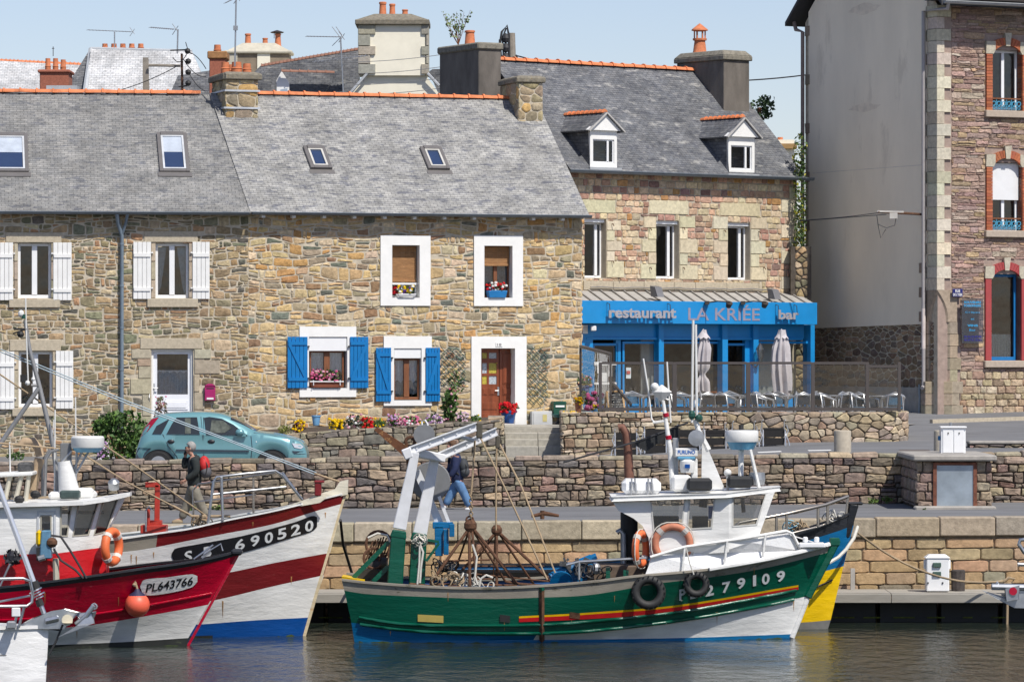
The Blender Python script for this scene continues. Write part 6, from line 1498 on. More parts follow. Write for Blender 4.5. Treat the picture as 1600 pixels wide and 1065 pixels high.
def gunwale(root, Dc, near, us, hb, mat, wid=.1, th=.05, drop=.55, inner=None, deck=None, i0=0, i1=None, rise=None):
 top = near[0]; n = len(top)-1; i1 = n if i1 is None else i1; mb = MB(); mi = MB(); md = MB()
 for i in range(i0, i1):
  for side in (0, 1):
   q = []
   for p in (top[i], top[i+1]):
    a = p+Vector((0,-.03,th)); b = p+Vector((0,min(wid, max(.01, Dc-p.y)),th))
    q.append((a, b))
   pts = [q[0][0]-Vector((0,0,th)), q[1][0]-Vector((0,0,th)), q[1][1]-Vector((0,0,th)), q[0][1]-Vector((0,0,th)), q[0][0], q[1][0], q[1][1], q[0][1]]
   if side: pts = [Vector((p.x, 2*Dc-p.y, p.z)) for p in pts]
   mb.hexa(pts)
   ins = [p+Vector((0,min(.06,max(.005,Dc-p.y-.01)),0)) for p in (top[i], top[i+1])]; low = []
   for k_, p in zip((i, i+1), ins):
    zz = p.z-drop; q = near[-1][k_]
    for r_ in range(len(near)-1):
     a_, b_ = near[r_][k_], near[r_+1][k_]
     if a_.z >= zz >= b_.z: q = a_.lerp(b_, (a_.z-zz)/(a_.z-b_.z+1e-9)); break
    low.append(Vector((q.x, min(Dc-.005, q.y+.07), zz)))
   f = [ins[0], ins[1], low[1], low[0]]
   if side: f = [Vector((p.x, 2*Dc-p.y, p.z)) for p in f]
   mi.quad(*f)
  a, b = low; a = Vector((a.x, min(a.y, 2*Dc-a.y), a.z+.01)); b = Vector((b.x, min(b.y, 2*Dc-b.y), b.z+.01)); md.quad(a, b, Vector((b.x, 2*Dc-b.y, b.z)), Vector((a.x, 2*Dc-a.y, a.z)))
 mb.build('gunwale', mat, root, smooth=40)
 if inner: mi.build('inner_bulwark', inner, root)
 if deck: md.build('deck', deck, root)
def hbshape(B, Bw, us=.42, ks=2.5, kw=1.7, st=.8):
 def f(u, v):
  b = B+(Bw-B)*v; k = ks+(kw-ks)*v; x0 = us*(1-.45*v); p = max(0, (u-x0)/(1-x0)); h = b*(1-p**k)
  if u < .25: h *= st+(1-st)*math.sin(u/.25*math.pi/2)
  return max(.015, h)
 return f
def tp(mb, pts, D, r, n=7, mi=None, closed=False):
 Ds = D if isinstance(D, (list, tuple)) else [D]*len(pts); return mb.tube([P(x, y, d) for (x, y), d in zip(pts, Ds)], r, n, closed, mi)
def pp(mb, pts, D, th=.05, holes=(), mi=None, Df=None):
 f = (lambda x, y: P(x, y, Df(x, y))) if Df else (lambda x, y: P(x, y, D)); mb.plate([f(*q) for q in pts], [[f(*q) for q in h] for h in holes], (0, th, 0), mi)
def rope(label, pts, D, r=.018, mat=ROPE, sag=0., name='rope', cat='rope'):
 Ds = D if isinstance(D, (list, tuple)) else [D]*len(pts); q = [P(x, y, d) for (x, y), d in zip(pts, Ds)]
 if sag and len(q) == 2: a, b = q; q = [a.lerp(b, i/16)-Vector((0,0,sag*4*(i/16)*(1-i/16))) for i in range(17)]
 return tag(MB().tube(q, r, 6).build(name, mat, smooth=60), label, cat)
def px_tube(root, name, pts, D, r, mat, n=7): return tp(MB(), pts, D, r, n).build(name, mat, root, smooth=50)
RADW = M('radome_white', (.72,.72,.70), .4, 0, .05, 5); RADB = M('radome_blue', (.12,.36,.55), .4); LIFEO = M('life_ring_orange', (.75,.16,.05), .55, 0, .12, 8); CABG = glass_mat('cabin_glass', (.74,.76,.76), 1.2); SEAL = M('window_seal', (.48,.48,.46), .7)
def radar(root, x0, x1, yt, yb, D, ybl):
 r = (x1-x0)/2/FP*D; c = P((x0+x1)/2, yb, D); H = zat(yt, D)-c.z; hb_ = zat(ybl, D)-c.z
 mb = MB(); mb.lathe([(r*.97,hb_),(r,hb_+.02),(r,H*.9),(r*.93,H),(.01,H*1.02)], c, n=28); o = mb.build('radar', RADW, root, smooth=35)
 mb = MB(); mb.lathe([(.02,0),(r*.7,0),(r*.95,hb_),(.02,hb_)], c, n=28); mb.build('radar_base', RADB, o, smooth=35); return o
# ---------------------------------------------------------------- green trawler
GD = 81.2; GRB = thing('fishing_boat', 'green fishing boat PL 279109 with white wheelhouse and rusty gallows gear', 'fishing boat', (xat(900,GD), GD, 0))
GLs = [[(534,907),(569,911),(670,918),(745,920),(839,917),(934,909),(988,902),(1105,891),(1195,876),(1300,851)],
       [(538,922),(569,927),(670,932),(764,935),(839,933),(920,929),(1029,911),(1105,902),(1195,887),(1296,862)],
       [(547,962),(633,974),(719,977),(834,976),(920,970),(1060,955),(1195,931),(1265,917)],
       [(549,972),(633,983),(723,988),(834,988),(920,984),(1060,968),(1195,945),(1261,931)],
       [(553,998),(834,999),(1060,996),(1238,990)],
       [(554,1004),(834,1006),(1060,1004),(1236,998)], [(558,1040),(834,1040),(1060,1040),(1222,1030)]]
ghb = hbshape(1.5, 1.3, .45, 2.4, 1.7, .78)
def gm(j, x): return (0, 1, 1, 3 if x < 834 else 2, 3, 4)[j]
gh, gn, gu = hull(GRB, GD, GLs, [0, .12, .5, .6, .97, 1., 1.3], ghb, gm, [GWOOD, GREEN, BWHITE, BBLUE, SEA])
gunwale(GRB, GD, gn, gu, ghb, GWOOD, .12, .04, .5, M('bulwark_blue', (.01,.07,.22), .5, 0, .2, 4), DECK)
GS = Surf([gh]); mb = MB(); GS.strip(mb, [(811,962),(920,956),(1060,944),(1247,913)], [(811,965),(920,959),(1060,947),(1247,916)], 40, .012); mb.build('yellow_stripe', M('stripe_yellow', (.72,.42,.0), .35), gh)
mb = MB(); GS.strip(mb, [(811,965),(920,959),(1060,947),(1247,916)], [(811,971),(920,966),(1060,955),(1247,920)], 40, .012); mb.build('red_stripe', M('stripe_red', (.5,.01,.015), .35), gh)
LW = M('letter_white', (.68,.70,.70), .5, 0, .15, 20)
mb = MB()
for ch_, x0, y0, w_ in (('P',1061,937,10),('L',1078,935,9),('2',1102,931,13),('7',1128,926,13),('9',1151,920,13),('1',1176,915,5),('0',1190,913,12),('9',1213,909,13)): text_px(GS, mb, ch_, x0, y0, x0+w_, y0-w_*.2, 17, .014, .03)
mb.build('registration_number', LW, gh)
for k, ln in enumerate((GLs[2], GLs[3])):
 mb = MB(); q = [GS.at(*lerp_line(ln, .02+.95*i/60), .02) for i in range(61)]; mb.tube([p for p in q if p], .032, 6); mb.build('rubbing_strake', GREEN, gh, smooth=60)
for (x0,y0,x1,y1,m_) in ((653,959,693,970,M('hatch_yellow', (.52,.40,.10), .6)),(781,959,797,970,BLACKR),(890,955,906,964,RUSTM)):
 mb = MB(); GS.decal(mb, [(x0,y0),(x1,y0+2),(x1,y1+2),(x0,y1)], [(0,1,2,3)], .02); mb.build('freeing_port', m_, gh)
for (x0, x1, y0, y1, m_) in ((844,849,920,1000,RUSTM), (842,851,917,924,GREEN)):
 mb = MB(); a = [GS.at((x0+x1)/2, y0+(y1-y0)*i/8, .02) for i in range(9)]; mb.tube([p for p in a if p], .05, 4); mb.build('chafing_bar', m_, gh)
mb = MB(); mb.beam(P(1309,842,GD), P(1262,933,GD), .14, .13, up=(0,1,0)); mb.beam(P(1262,933,GD), P(1237,997,GD), .1, .08, up=(0,1,0), mi=1); mb.box(P(1304,846,GD), (.2,.16,.16)); mb.build('stem', [GREEN, BWHITE], GRB, bevel=.02)
mb = MB(); mb.plate([P(534,904,GD-.95), P(570,910,GD-1.2), P(570,906,GD+1), P(536,901,GD+.8)], [], (0,0,.05)); mb.build('stern_cap', YEL, GRB)
# foredeck house, white bulwark, cap
def gd(x, y): return GD-max(.1, ghb((x-534)/766, 0)-.12)
mb = MB(); mb.plate([P(x,y,gd(x,y)) for x, y in ((1008,898),(1020,866),(1083,854),(1160,845),(1234,834),(1253,860),(1294,853),(1200,876),(1108,890))], [], (0,.05,0)); mb.build('white_bulwark', WTEX, GRB)
mb = MB(); mb.plate([P(x,y,2*GD-gd(x,y)) for x, y in ((1008,892),(1020,862),(1083,850),(1234,832),(1253,857),(1294,852),(1108,887))], [], (0,.05,0)); mb.build('white_bulwark', WTEX, GRB)
mb = MB(); mb.add([P(1083,854,gd(1083,0)), P(1160,845,gd(1160,0)), P(1234,834,gd(1234,0)), P(1234,832,2*GD-gd(1234,0)), P(1083,850,2*GD-gd(1083,0))], [(0,1,2,3,4)]); mb.add([P(1234,836,gd(1234,0)), P(1294,854,GD-.15), P(1294,853,GD+.15), P(1234,834,2*GD-gd(1234,0))], [(0,1,2,3)]); mb.build('foredeck', BWHITE, GRB)
mb = MB(); pts = [(1108,890),(1150,883),(1200,874),(1250,863),(1296,851)]; mb.tube([P(x,y-1,gd(x,y)-.18 if x < 1290 else GD-.06) for x, y in pts], .045, 6); mb.build('white_cap_rail', BWHITE, GRB)
mb = MB(); c = P(1268,851,GD-.3); mb.box(c, (.5,.3,.1)); mb.tube([c+Vector((-.12,0,.05)), c+Vector((-.12,0,.16))], .05); mb.tube([c+Vector((.1,0,.05)), c+Vector((.1,0,.16))], .05); mb.build('bow_fitting', WPLAST, GRB, bevel=.02)
# wheelhouse
WD = GD-.95
def cab(pts, D0, D1): return [P(x, y, D0+(D1-D0)*k) for x, y, k in pts]
body = [(957,783),(1139,776),(1139,862),(1083,866),(1012,894),(1016,871),(1013.5,840),(1004,821),(990,809.5),(966,797)]
wins = [[(1018,783),(1069,779.5),(1064,828),(1023,830.5)], [(1079,779),(1116,776),(1110.6,823),(1075,825)]]
win3 = [(1146,775.5),(1196,771.5),(1181,818),(1146,821)]
front = [(1139,773),(1211,767),(1184,842),(1139,858)]
D3 = lambda x, y: WD+(x-1139)/FP*80*.55
WH = MB(); pp(WH, body, WD, .05, wins); pp(WH, front, 0, .05, [win3], Df=D3); pp(WH, body, 2*GD-WD, .05, wins); pp(WH, front, 0, .05, [win3], Df=lambda x, y: 2*GD-D3(x, y))
def mir(x, y, D): p = P(x, y, D); return Vector((p.x, 2*GD-p.y, p.z))
a_, b_ = P(1211,767,D3(1211,0)), P(1184,842,D3(1184,0)); WH.plate([a_, Vector((a_.x,2*GD-a_.y,a_.z)), Vector((b_.x,2*GD-b_.y,b_.z)), b_], [[(a_.lerp(b_,.12)+Vector((0,.2,0))), (a_.lerp(b_,.6)+Vector((0,.2,0))), (a_.lerp(b_,.6)+Vector((0,.8,0))), (a_.lerp(b_,.12)+Vector((0,.8,0)))]], (-.04,0,0))
wh = WH.build('wheelhouse', BWHITE, GRB)
for w_, DD in ((wins[0], None), (wins[1], None), (win3, D3)):
 f = DD or (lambda x, y: WD)
 MB().add([P(x,y,f(x,y)+.02) for x, y in w_], [(0,1,2,3)]).build('cabin_window', CABG, wh); MB().add([mir(x,y,f(x,y)+.02) for x, y in w_], [(0,1,2,3)]).build('cabin_window', CABG, wh)
 cx = sum(q[0] for q in w_)/4; cy = sum(q[1] for q in w_)/4; g = [(x+(2.2 if x > cx else -2.2), y+(2.2 if y > cy else -2.2)) for x, y in w_]
 mb = MB(); mb.plate([P(x,y,f(x,y)-.012) for x, y in g], [[P(x,y,f(x,y)-.012) for x, y in w_]], (0,.02,0)); mb.build('window_seal', SEAL, wh)
mb = MB(); px_ = [(957,775),(1128,768),(1218,757),(1218,764),(1128,777),(957,783)]
lowz = lambda x: zat(783+(x-957)/261*-17, WD)
N_ = [P(957,776,WD-.12), P(1135,770,WD-.14), P(1219,760,GD-.35)]; F_2 = [Vector((q.x, 2*GD-q.y, q.z)) for q in N_]
topp = N_+F_2[::-1]; mb.add(topp+[q-Vector((0,0,.085)) for q in topp], [(0,1,2,3,4,5),(11,10,9,8,7,6)]+[(i,(i+1)%6,6+(i+1)%6,6+i) for i in range(6)]); mb.build('wheelhouse_roof', BWHITE, GRB, bevel=.02)
mb = MB(); mb.box(P(1040,842,GD+.3), (.5,.5,.9)); mb.box(P(1094,818,GD+.2), (.3,.3,.3)); mb.tube([P(1100,776,GD), P(1098,792,GD)], .08); mb.tube([P(1160,778,GD+.2), P(1162,800,GD+.2)], .04); mb.build('wheelhouse_fittings', M('fittings_dark', (.06,.06,.07), .6), wh)
mb = MB(); mb.box(P(1111,800,WD+.15), (.1,.1,.24)); mb.build('blue_canister', DBLUE, wh)
# roof gear
def gbox(root, name, x0, y0, x1, y1, D, dd, mat, bev=.03): mb = MB(); a, b = P(x0,y1,D), P(x1,y0,D); mb.box(((a.x+b.x)/2, D+dd/2, (a.z+b.z)/2), (b.x-a.x, dd, b.z-a.z)); return mb.build(name, mat, root, bevel=bev)
gbox(GRB, 'life_raft_box', 972, 748, 1033, 772, GD-.4, .7, WPLAST, .08)
for px in (986, 1012): px_tube(GRB, 'strap', [(px,772),(px+1,747),(px+6,747),(px+8,770)], GD-.43, .02, GALV)
gbox(GRB, 'black_cover', 1074, 747, 1113, 767, GD-.8, .45, M('black_cover', (.015,.016,.018), .6, 0, .2, 8), .05); gbox(GRB, 'black_cover', 1137, 744, 1176, 762, GD-.5, .45, M('black_cover'), .05)
gbox(GRB, 'locker', 1050, 742, 1080, 768, GD-.4, .6, BWHITE, .05)
r_ = gbox(GRB, 'scanner_unit', 1055, 700, 1090, 713, GD-.3, .3, RADW, .015); gbox(GRB, 'scanner_base', 1058, 712, 1087, 718, GD-.3, .28, RADB, .03)
fr_ = Fr(0, GD-.3, 0); mb = MB(); a, b = fr_.hit(1059,708), fr_.hit(1086,708); text_on_frame(mb, fr_, 'FURUNO', a[0], b[0], a[1]-.015, a[1]+.065, -.005, 0, .03); mb.build('lettering', M('furuno_blue', (.02,.12,.42), .5), r_)
mb = MB(); mb.lathe([(.13,0),(.15,.1),(.15,.22),(.1,.26)], P(1074,738,GD-.2), n=14); mb.build('horn', RADW, GRB, smooth=40); gbox(GRB, 'blue_plate', 1070, 725, 1078, 731, GD-.37, .02, DBLUE, 0)
gbox(GRB, 'pedestal', 1080, 716, 1090, 765, GD-.2, .2, BWHITE, .02)
radar(GRB, 1134, 1185, 672, 702, GD-.1, 690)
px_tube(GRB, 'radar_leg', [(1158,702),(1157,762)], GD-.1, .055, BWHITE); px_tube(GRB, 'radar_leg', [(1172,702),(1186,762)], GD-.35, .035, BWHITE); px_tube(GRB, 'mast_stub', [(1158,674),(1158,663)], GD-.1, .05, BLACKR)
for (x, y, r0, nm) in ((1137,738,6,'antenna_dome'),(1023,604,6.5,'antenna_dome')): mb = MB(); mb.sph(P(x,y,GD-.1), r0/80, 14); mb.build(nm, RADW, GRB, smooth=60)
px_tube(GRB, 'antenna_stub', [(1137,744),(1137,765)], GD-.1, .03, BWHITE); mb = MB(); mb.lathe([(.14,0),(.16,.1),(.15,.24)], P(1183,757,GD-.2), n=12); mb.build('lamp', GALV, GRB)
ms = MB(); ms.tube([P(1051,765,GD-.1), P(1047,702,GD-.1), P(1036,626,GD-.1)], [.05,.05,.035], 10); ms.tube([P(1020,660,GD-.1), P(1042,657,GD-.1)], .025, 6); ms.tube([P(1034,620,GD-.1), P(1024,606,GD-.1)], .03, 6); ms.build('mast', BWHITE, GRB, smooth=50)
mb = MB(); c = P(1034,612,GD-.1); mb.lathe([(.01,-.2),(.2,.0),(.01,.14)], c, n=4); mb.build('radar_reflector', RADW, GRB)
for y in (648, 683): mb = MB(); mb.tube([P(1040+(y-648)*.12,y-3,GD-.1), P(1041+(y-648)*.12,y+3,GD-.1)], .058, 10); mb.build('red_lamp', RED, GRB)
for pts in ([(1005,560),(1013,610),(1018,655),(1024,660)], [(1042,565),(1048,660)]): px_tube(GRB, 'whip_aerial', pts, GD-.05, .018, RADW)
for pts in ([(1083,500),(1081,660)], [(1087,507),(1089,665)]): px_tube(GRB, 'whip_aerial', pts, GD-.2, .025, RADW)
mb = MB(); mb.tube([P(1086,655,GD-.15), P(1091,672,GD-.15), P(1106,703,GD-.15)], [.05,.05,.07], 8); mb.plate([P(x,y,GD-.2) for x, y in ((1097,690),(1106,700),(1133,764),(1096,764))], [], (0,.12,0)); mb.build('mast_fin', BWHITE, GRB)
mb = MB(); mb.lathe([(.02,0),(.16,.02),(.16,.05),(.02,.06)], P(1088,684,GD-.3), Matrix.Rotation(math.pi/2, 3, 'X'), n=16); mb.build('floodlight_disc', GALV, GRB); mb = MB(); mb.sph(P(1092,653,GD-.2), .08, 10); mb.sph(P(1081,648,GD-.2), .07, 10, (1,1,1.4)); mb.build('navigation_lamp', M('lamp_green', (.01,.07,.05), .3), GRB)
mb = MB(); mb.plate([P(x,y,GD+.3) for x, y in ((991,690),(1045,672),(1060,663),(1063,690),(1040,684),(1010,705),(995,697))], [], (0,.02,0)); mb.build('furled_black_flag', M('black_cloth', (.02,.022,.024), .9, 0, .3, 10), GRB)
gbox(GRB, 'exhaust_trunk', 1051, 684, 1060, 745, GD+.1, .14, GALV, .01)
px_tube(GRB, 'boom', [(880,722),(1000,688),(1075,660)], GD+.3, .02, CABLE)
ex = MB(); ex.tube([P(966,668,GD+.5), P(972,667,GD+.5), P(978,676,GD+.5), P(981,700,GD+.5), P(984,765,GD+.5)], [.075,.08,.08,.085,.1], 12); ex.build('exhaust_pipe', M('exhaust_rust', (.17,.075,.05), .7, .2, .25, 7), GRB, smooth=50)
px_tube(GRB, 'funnel', [(983,800),(983,900)], GD+.35, .17, M('funnel_black', (.03,.03,.03), .7), 16); px_tube(GRB, 'bent_pipe', [(964,832),(969,828),(974,834),(975,895)], GD+.1, .055, GALV, 10)
# hand rails
hr = MB(); pts = [(1016,870),(1070,854),(1160,841),(1228,829),(1238,833),(1252,860)]; hr.tube([P(x,y,gd(x,y)-.05) for x, y in pts], .03, 7)
for x, y0, y1 in ((1070,854,892),(1136,845,882),(1196,835,870)): hr.tube([P(x,y0,gd(x,0)-.05), P(x-4,y1,gd(x,0)-.05)], .025, 6)
hr.build('hand_rail', BWHITE, GRB, smooth=60); px_tube(GRB, 'deck_rail', [(885,882),(905,877),(1010,871)], GD-1.25, .025, GALV); px_tube(GRB, 'deck_rail', [(905,877),(905,905)], GD-1.25, .025, GALV)
for (x, y, e, R_) in ((1051,849,0,.335),(1001,857,68,.30)):
 lb = thing('life_ring', ['faded orange life ring with rope hung on the white wheelhouse side','bright orange life ring seen edge on at the aft end of the wheelhouse'][int(e > 0)], 'life ring', P(x,y,WD-.1)); WD_ = WD-.0; ax = Vector((math.sin(math.radians(e)), -math.cos(math.radians(e)), 0)); mb = MB(); mb.torus(P(x,y,WD-.05), R_, .07, ax, 28, 10); mb.build('ring', LIFEO if e else M('life_ring_faded', (.50,.19,.11), .7, 0, .15, 8), lb, smooth=60)
 q = ax.to_track_quat('Z', 'Y').to_matrix(); c = P(x,y,WD-.05)
 mb = MB()
 for k in range(4): an = math.pi/4+k*math.pi/2; d_ = q@Vector((math.cos(an), math.sin(an), 0)); tn = q@Vector((-math.sin(an), math.cos(an), 0)); MB().tube([c+d_*R_-tn*.05, c+d_*R_+tn*.05], .077, 10).build('band', M('band_grey', (.45,.43,.40), .6), lb)
 mb = MB(); mb.tube([c+q@Vector((math.cos(a*.262)*(R_+.075+.03*abs(math.sin(a*.524))), math.sin(a*.262)*(R_+.075+.03*abs(math.sin(a*.524))), .02)) for a in range(24)], .012, 5, True); mb.build('grab_line', ROPEW, lb)
for (x, y, R_, lab) in ((1011,921,.25,'large black tyre fender hanging on the green hull below the life ring'),(1085,908,.185,'small black tyre fender hung on a rope over the P of the green hull')):
 p = GS.at(x, y, .12) or P(x,y,GD-1.5); t_ = thing('tyre_fender', lab, 'tyre', p); mb = MB(); mb.torus(p, R_, .085 if R_ > .2 else .07, (0.05,-1,.1), 28, 10); mb.build('tyre', BLACKR, t_, smooth=60)
 mb = MB();
 for k in range(20): an = k*math.pi/10; mb.box(p+Vector((math.cos(an)*(R_+.06), -.02, math.sin(an)*(R_+.06))), (.02,.13,.02))
 mb.build('tread', BLACKR, t_)
rope('thin rope holding the small tyre fender from the green boat hand rail', [(1072,856),(1078,880),(1084,897)], GD-1.45, .012, ROPEW)
# gallows and gear aft
PA = M('gallows_white', (.70,.71,.73), .45, 0, .08, 4, rust=.72, rustc=(.45,.32,.22))
gal = MB(); D1, D2_ = GD-.75, GD-.2
def bpx(mb, x0,y0,x1,y1,w0,w1,D,th=.2,Dq=None): a, b = P(x0,y0,D), P(x1,y1,Dq or D); mb.beam(a, b, w0/80, th, up=(0,1,0), w2=w1/80, h2=th)
for (x0,y0,x1,y1,w0,w1,D,m_) in ((617,914,623,832,24,23,D1,0),(651,916,655,836,25,24,D2_,0)):
 mb = MB(); bpx(mb,x0,y0,x1,y1,w0,w1,D,.25); bpx(mb,x1-1,y1+8,x1+1,y1-4,w1+3,w1-2,D,.27); mb.build('gallows_post', GREEN, GRB, bevel=.02)
for (x0,y0,x1,y1,w0,w1,D) in ((624,826,649,706,21,13,D1),(656,834,680,712,22,14,D2_)):
 mb = MB(); bpx(mb,x0,y0,x1,y1,w0,w1,D,.18); mb.build('gallows_leg', PA, GRB, bevel=.015)
for (x0,y0,x1,y1,D) in ((641,704,745,666,D1-.02),(684,714,776,674,D2_-.02)):
 mb = MB(); d = 6; mb.beam(P(x0,y0,D), P(x1,y1,D), .02, .17, up=(0,0,1));
 for s in (-1, 1): mb.beam(P(x0,y0+s*6,D), P(x1,y1+s*6,D), .13, .02, up=(0,0,1))
 for k in (.1,.3,.5,.7,.9): mb.tube([P(x0+(x1-x0)*k,y0+(y1-y0)*k,D-.03), P(x0+(x1-x0)*k,y0+(y1-y0)*k,D)], .02, 6)
 mb.build('gallows_beam', PA, GRB)
mb = MB(); mb.beam(P(640,705,D1), P(692,716,D2_), .2, .16); bpx(mb,716,681,741,688,6,6,D1+.2,.07); bpx(mb,634,700,640,716,16,14,D1,.2); mb.build('cross_beam', PA, GRB, bevel=.02)
mb = MB(); bpx(mb,651,735,688,820,11,12,D2_+.45,.15); bpx(mb,686,775,702,818,5,5,D2_+.3,.1); mb.build('back_strut', PA, GRB)
mb = MB(); bpx(mb,676,820,708,820,10,10,D2_+.3,.2); bpx(mb,686,822,686,868,14,12,D2_+.3,.2); bpx(mb,697,826,697,866,8,8,D2_+.2,.15); bpx(mb,706,818,706,838,8,8,D2_+.1,.12); mb.build('hydraulic_unit', BBLUE, GRB, bevel=.01)
mb = MB(); rt = Matrix.Rotation(math.pi/2, 3, 'X')@Matrix.Rotation(.0, 3, 'Z'); mb.lathe([(.01,0),(.37,0),(.39,.02),(.39,.05),(.37,.07),(.01,.07)], P(673,752,D2_+.7), rt, n=28); mb.build('drum_flange', M('flange_grey', (.20,.205,.21), .5, .2, .1, 5), GRB)
mb = MB(); mb.lathe([(.01,0),(.21,0),(.21,.04),(.1,.05),(.1,.22),(.2,.23),(.2,.27),(.01,.27)], P(663,679,D1+.5), Matrix.Rotation(math.pi/2, 3, 'X'), n=22); mb.build('top_drum', M('flange_grey'), GRB, smooth=30); px_tube(GRB, 'lifting_eye', [(660,672),(659,658),(664,656),(668,662),(668,668)], D1+.3, .02, WPLAST)
mb = MB(); mb.beam(P(587,669,GD-.1), P(637,707,GD-.1), .08, .1, up=(0,1,0), w2=.2, h2=.18); mb.build('rusty_boom', M('orange_rust', (.13,.05,.02), .85, 0, .3, 5, .008, 30, rust=.55, rustc=(.5,.26,.09)), GRB)
mb = MB(); mb.torus(P(641,690,GD-.1), .09, .035, (0,-1,0), 12, 6); bpx(mb,640,712,640,735,12,8,GD-.1,.15); mb.build('rusty_sheave', RUSTM, GRB)
for (x0,y0,x1,y1,w_) in ((608,846,552,902,7),(607,884,583,908,7),(668,843,686,846,4),(686,848,666,876,4)): mb = MB(); bpx(mb,x0,y0,x1,y1,w_,w_,GD-.6,.07); mb.build('brace', GREEN, GRB)
# winch with rusty slats
mb = MB()
for k in range(9): x = 577+k*4.2; bpx(mb, x+6, 838+abs(k-4)*1.5, x-6, 876, 2.4, 2.4, GD+.1-.06*(k % 3), .05)
mb.torus(P(592,850,GD+.2), .26, .03, (.3,-1,.2), 20, 6); mb.torus(P(584,872,GD-.1), .2, .03, (.3,-1,.2), 18, 6); mb.build('winch_cage', RUSTM, GRB)
mb = MB(); mb.tube([P(575,885,GD+.1), P(606,885,GD+.1)], .18, 14); mb.tube([P(596,880,GD-.3), P(604,880,GD-.3)], .12, 12); mb.box(P(588,898,GD), (.7,.6,.25)); mb.build('winch', M('winch_black', (.04,.035,.03), .6, .2, .4, 8), GRB, smooth=40); px_tube(GRB, 'hose', [(575,840),(590,833),(605,836),(609,846)], GD-.1, .025, ROPEW)
# rusty trawl frames
tf = thing('dredge_frame', 'left rusty tripod dredge frame hanging from the white gallows over the deck', 'dredge frame', P(735,912,GD)); mb = MB()
for (a, b, r0) in (((735,822),(672,912),.045),((735,822),(703,914),.03),((733,822),(734,916),.045),((737,822),(745,915),.04),((737,822),(808,912),.045),((735,822),(790,908),.035),((693,876),(765,874),.025),((672,912),(808,914),.03),((700,905),(770,904),.025)): tp(mb, (a, b), [GD-.3, GD-.3+(.5 if r0 < .04 else -.35)], r0*.7)
mb.build('bar', RUSTM, tf); mb = MB(); mb.sph(P(735,821,GD-.3), .13, 10, (1,.8,1.1)); mb.torus(P(734,812,GD-.3), .07, .02, (0,-1,0), 10, 5); mb.build('shackle', RUSTM, tf)
tf = thing('dredge_frame', 'right rusty tripod dredge frame beside the first above the green boat deck', 'dredge frame', P(776,912,GD+.4)); mb = MB()
for (a, b, r0) in (((776,830),(722,890),.04),((776,830),(716,914),.03),((776,830),(776,918),.04),((774,832),(770,915),.025),((778,830),(866,912),.045),((778,830),(835,914),.035),((728,884),(850,884),.022),((740,896),(860,908),.025)): tp(mb, (a, b), [GD+.4, GD+.4+(.4 if r0 < .04 else -.3)], r0*.7)
mb.build('bar', RUSTM, tf); mb = MB(); mb.sph(P(776,828,GD+.4), .11, 10, (1,.8,1.1)); mb.build('shackle', RUSTM, tf)
tp(mb := MB(), [(790,908),(812,912),(850,915)], GD-.6, .03); tp(mb, [(700,916),(760,921),(838,920)], GD-1.1, .03); tp(mb, [(640,912),(700,918)], GD-.4, .03); mb.build('dredge_rail', RUSTM, GRB)
gbk = MB(); gbk.box(P(749,672,D1), (.12,.1,.3)); gbk.build('pulley_block', M('block_dark', (.09,.08,.06), .7), GRB, bevel=.02); MB().box(P(778,690,D2_), (.1,.1,.25)).build('pulley_block', M('block_dark'), GRB, bevel=.02)
ck = MB()
for y0 in range(772, 812, 5): ck.torus(P(736,y0,GD-.35), .032, .014, (1,0,0) if (y0//5) % 2 else (0,1,0), 8, 4)
ck.build('chain', M('chain_tan', (.30,.22,.13), .8), GRB)
rope('tan rope hanging from the left pulley straight down to the left dredge frame', [(742,688),(739,735),(736,772)], GD-.5, .02); rope('tan rope slanting from the left pulley block down to the blue winch drum', [(749,680),(788,760),(855,905)], [D1,GD-.9,GD-1.2], .018)
rope('tan rope hanging from the right pulley straight down to the right dredge frame', [(776,690),(775,760),(775,828)], GD+.1, .018); rope('tan rope slanting from the right pulley block down to the deck beside the blue drum', [(779,690),(815,760),(868,896)], [D2_,GD-.6,GD-.9], .018)
for (pts, lab) in ((([(656,846),(655,880),(652,912)]), 'pale rope hanging down the second green gallows post'), (([(655,848),(661,862),(658,884),(656,910)]), 'second pale rope looped beside the second green gallows post'), (([(738,850),(745,870),(742,900),(746,912)]), 'pale rope hanging inside the left dredge frame'), (([(749,916),(752,903),(760,898),(770,902)]), 'thick white rope end curling on the deck of the green boat')): rope(lab, pts, GD-.95, .022, ROPEW)
def coil(root, x, y, D, s, n, mat, name='tangled_line'):
 mb = MB();
 for k in range(n): c = P(x+rw.uniform(-s,s), y+rw.uniform(-s*.3,s*.3), D+rw.uniform(-.2,.2)); ax = Vector((rw.uniform(-1,1), rw.uniform(-1,1), rw.uniform(.2,1))); mb.torus(c, rw.uniform(.06,.16), .014, ax, 12, 4)
 return mb.build(name, mat, root)
coil(GRB, 700, 902, GD-.7, 22, 14, ROPE); coil(GRB, 740, 908, GD-.5, 30, 12, ROPEW); coil(GRB, 655, 842, D2_-.15, 6, 7, ROPEW); coil(GRB, 695, 885, GD, 12, 14, CABLE)
mb = MB(); mb.lathe([(.01,0),(.22,0),(.22,.05),(.01,.05)], P(877,908,GD-1.0), Matrix.Rotation(1.9, 3, 'X'), n=20); mb.tube([P(860,902,GD-.8), P(905,880,GD-.6), P(925,872,GD-.6)], .09, 8); mb.box(P(905,893,GD-.4), (.7,.5,.35)); mb.tube([P(890,885,GD-.5), P(932,868,GD-.5)], .06, 8); mb.build('deck_winch', BBLUE, GRB, smooth=35)
mb = MB()
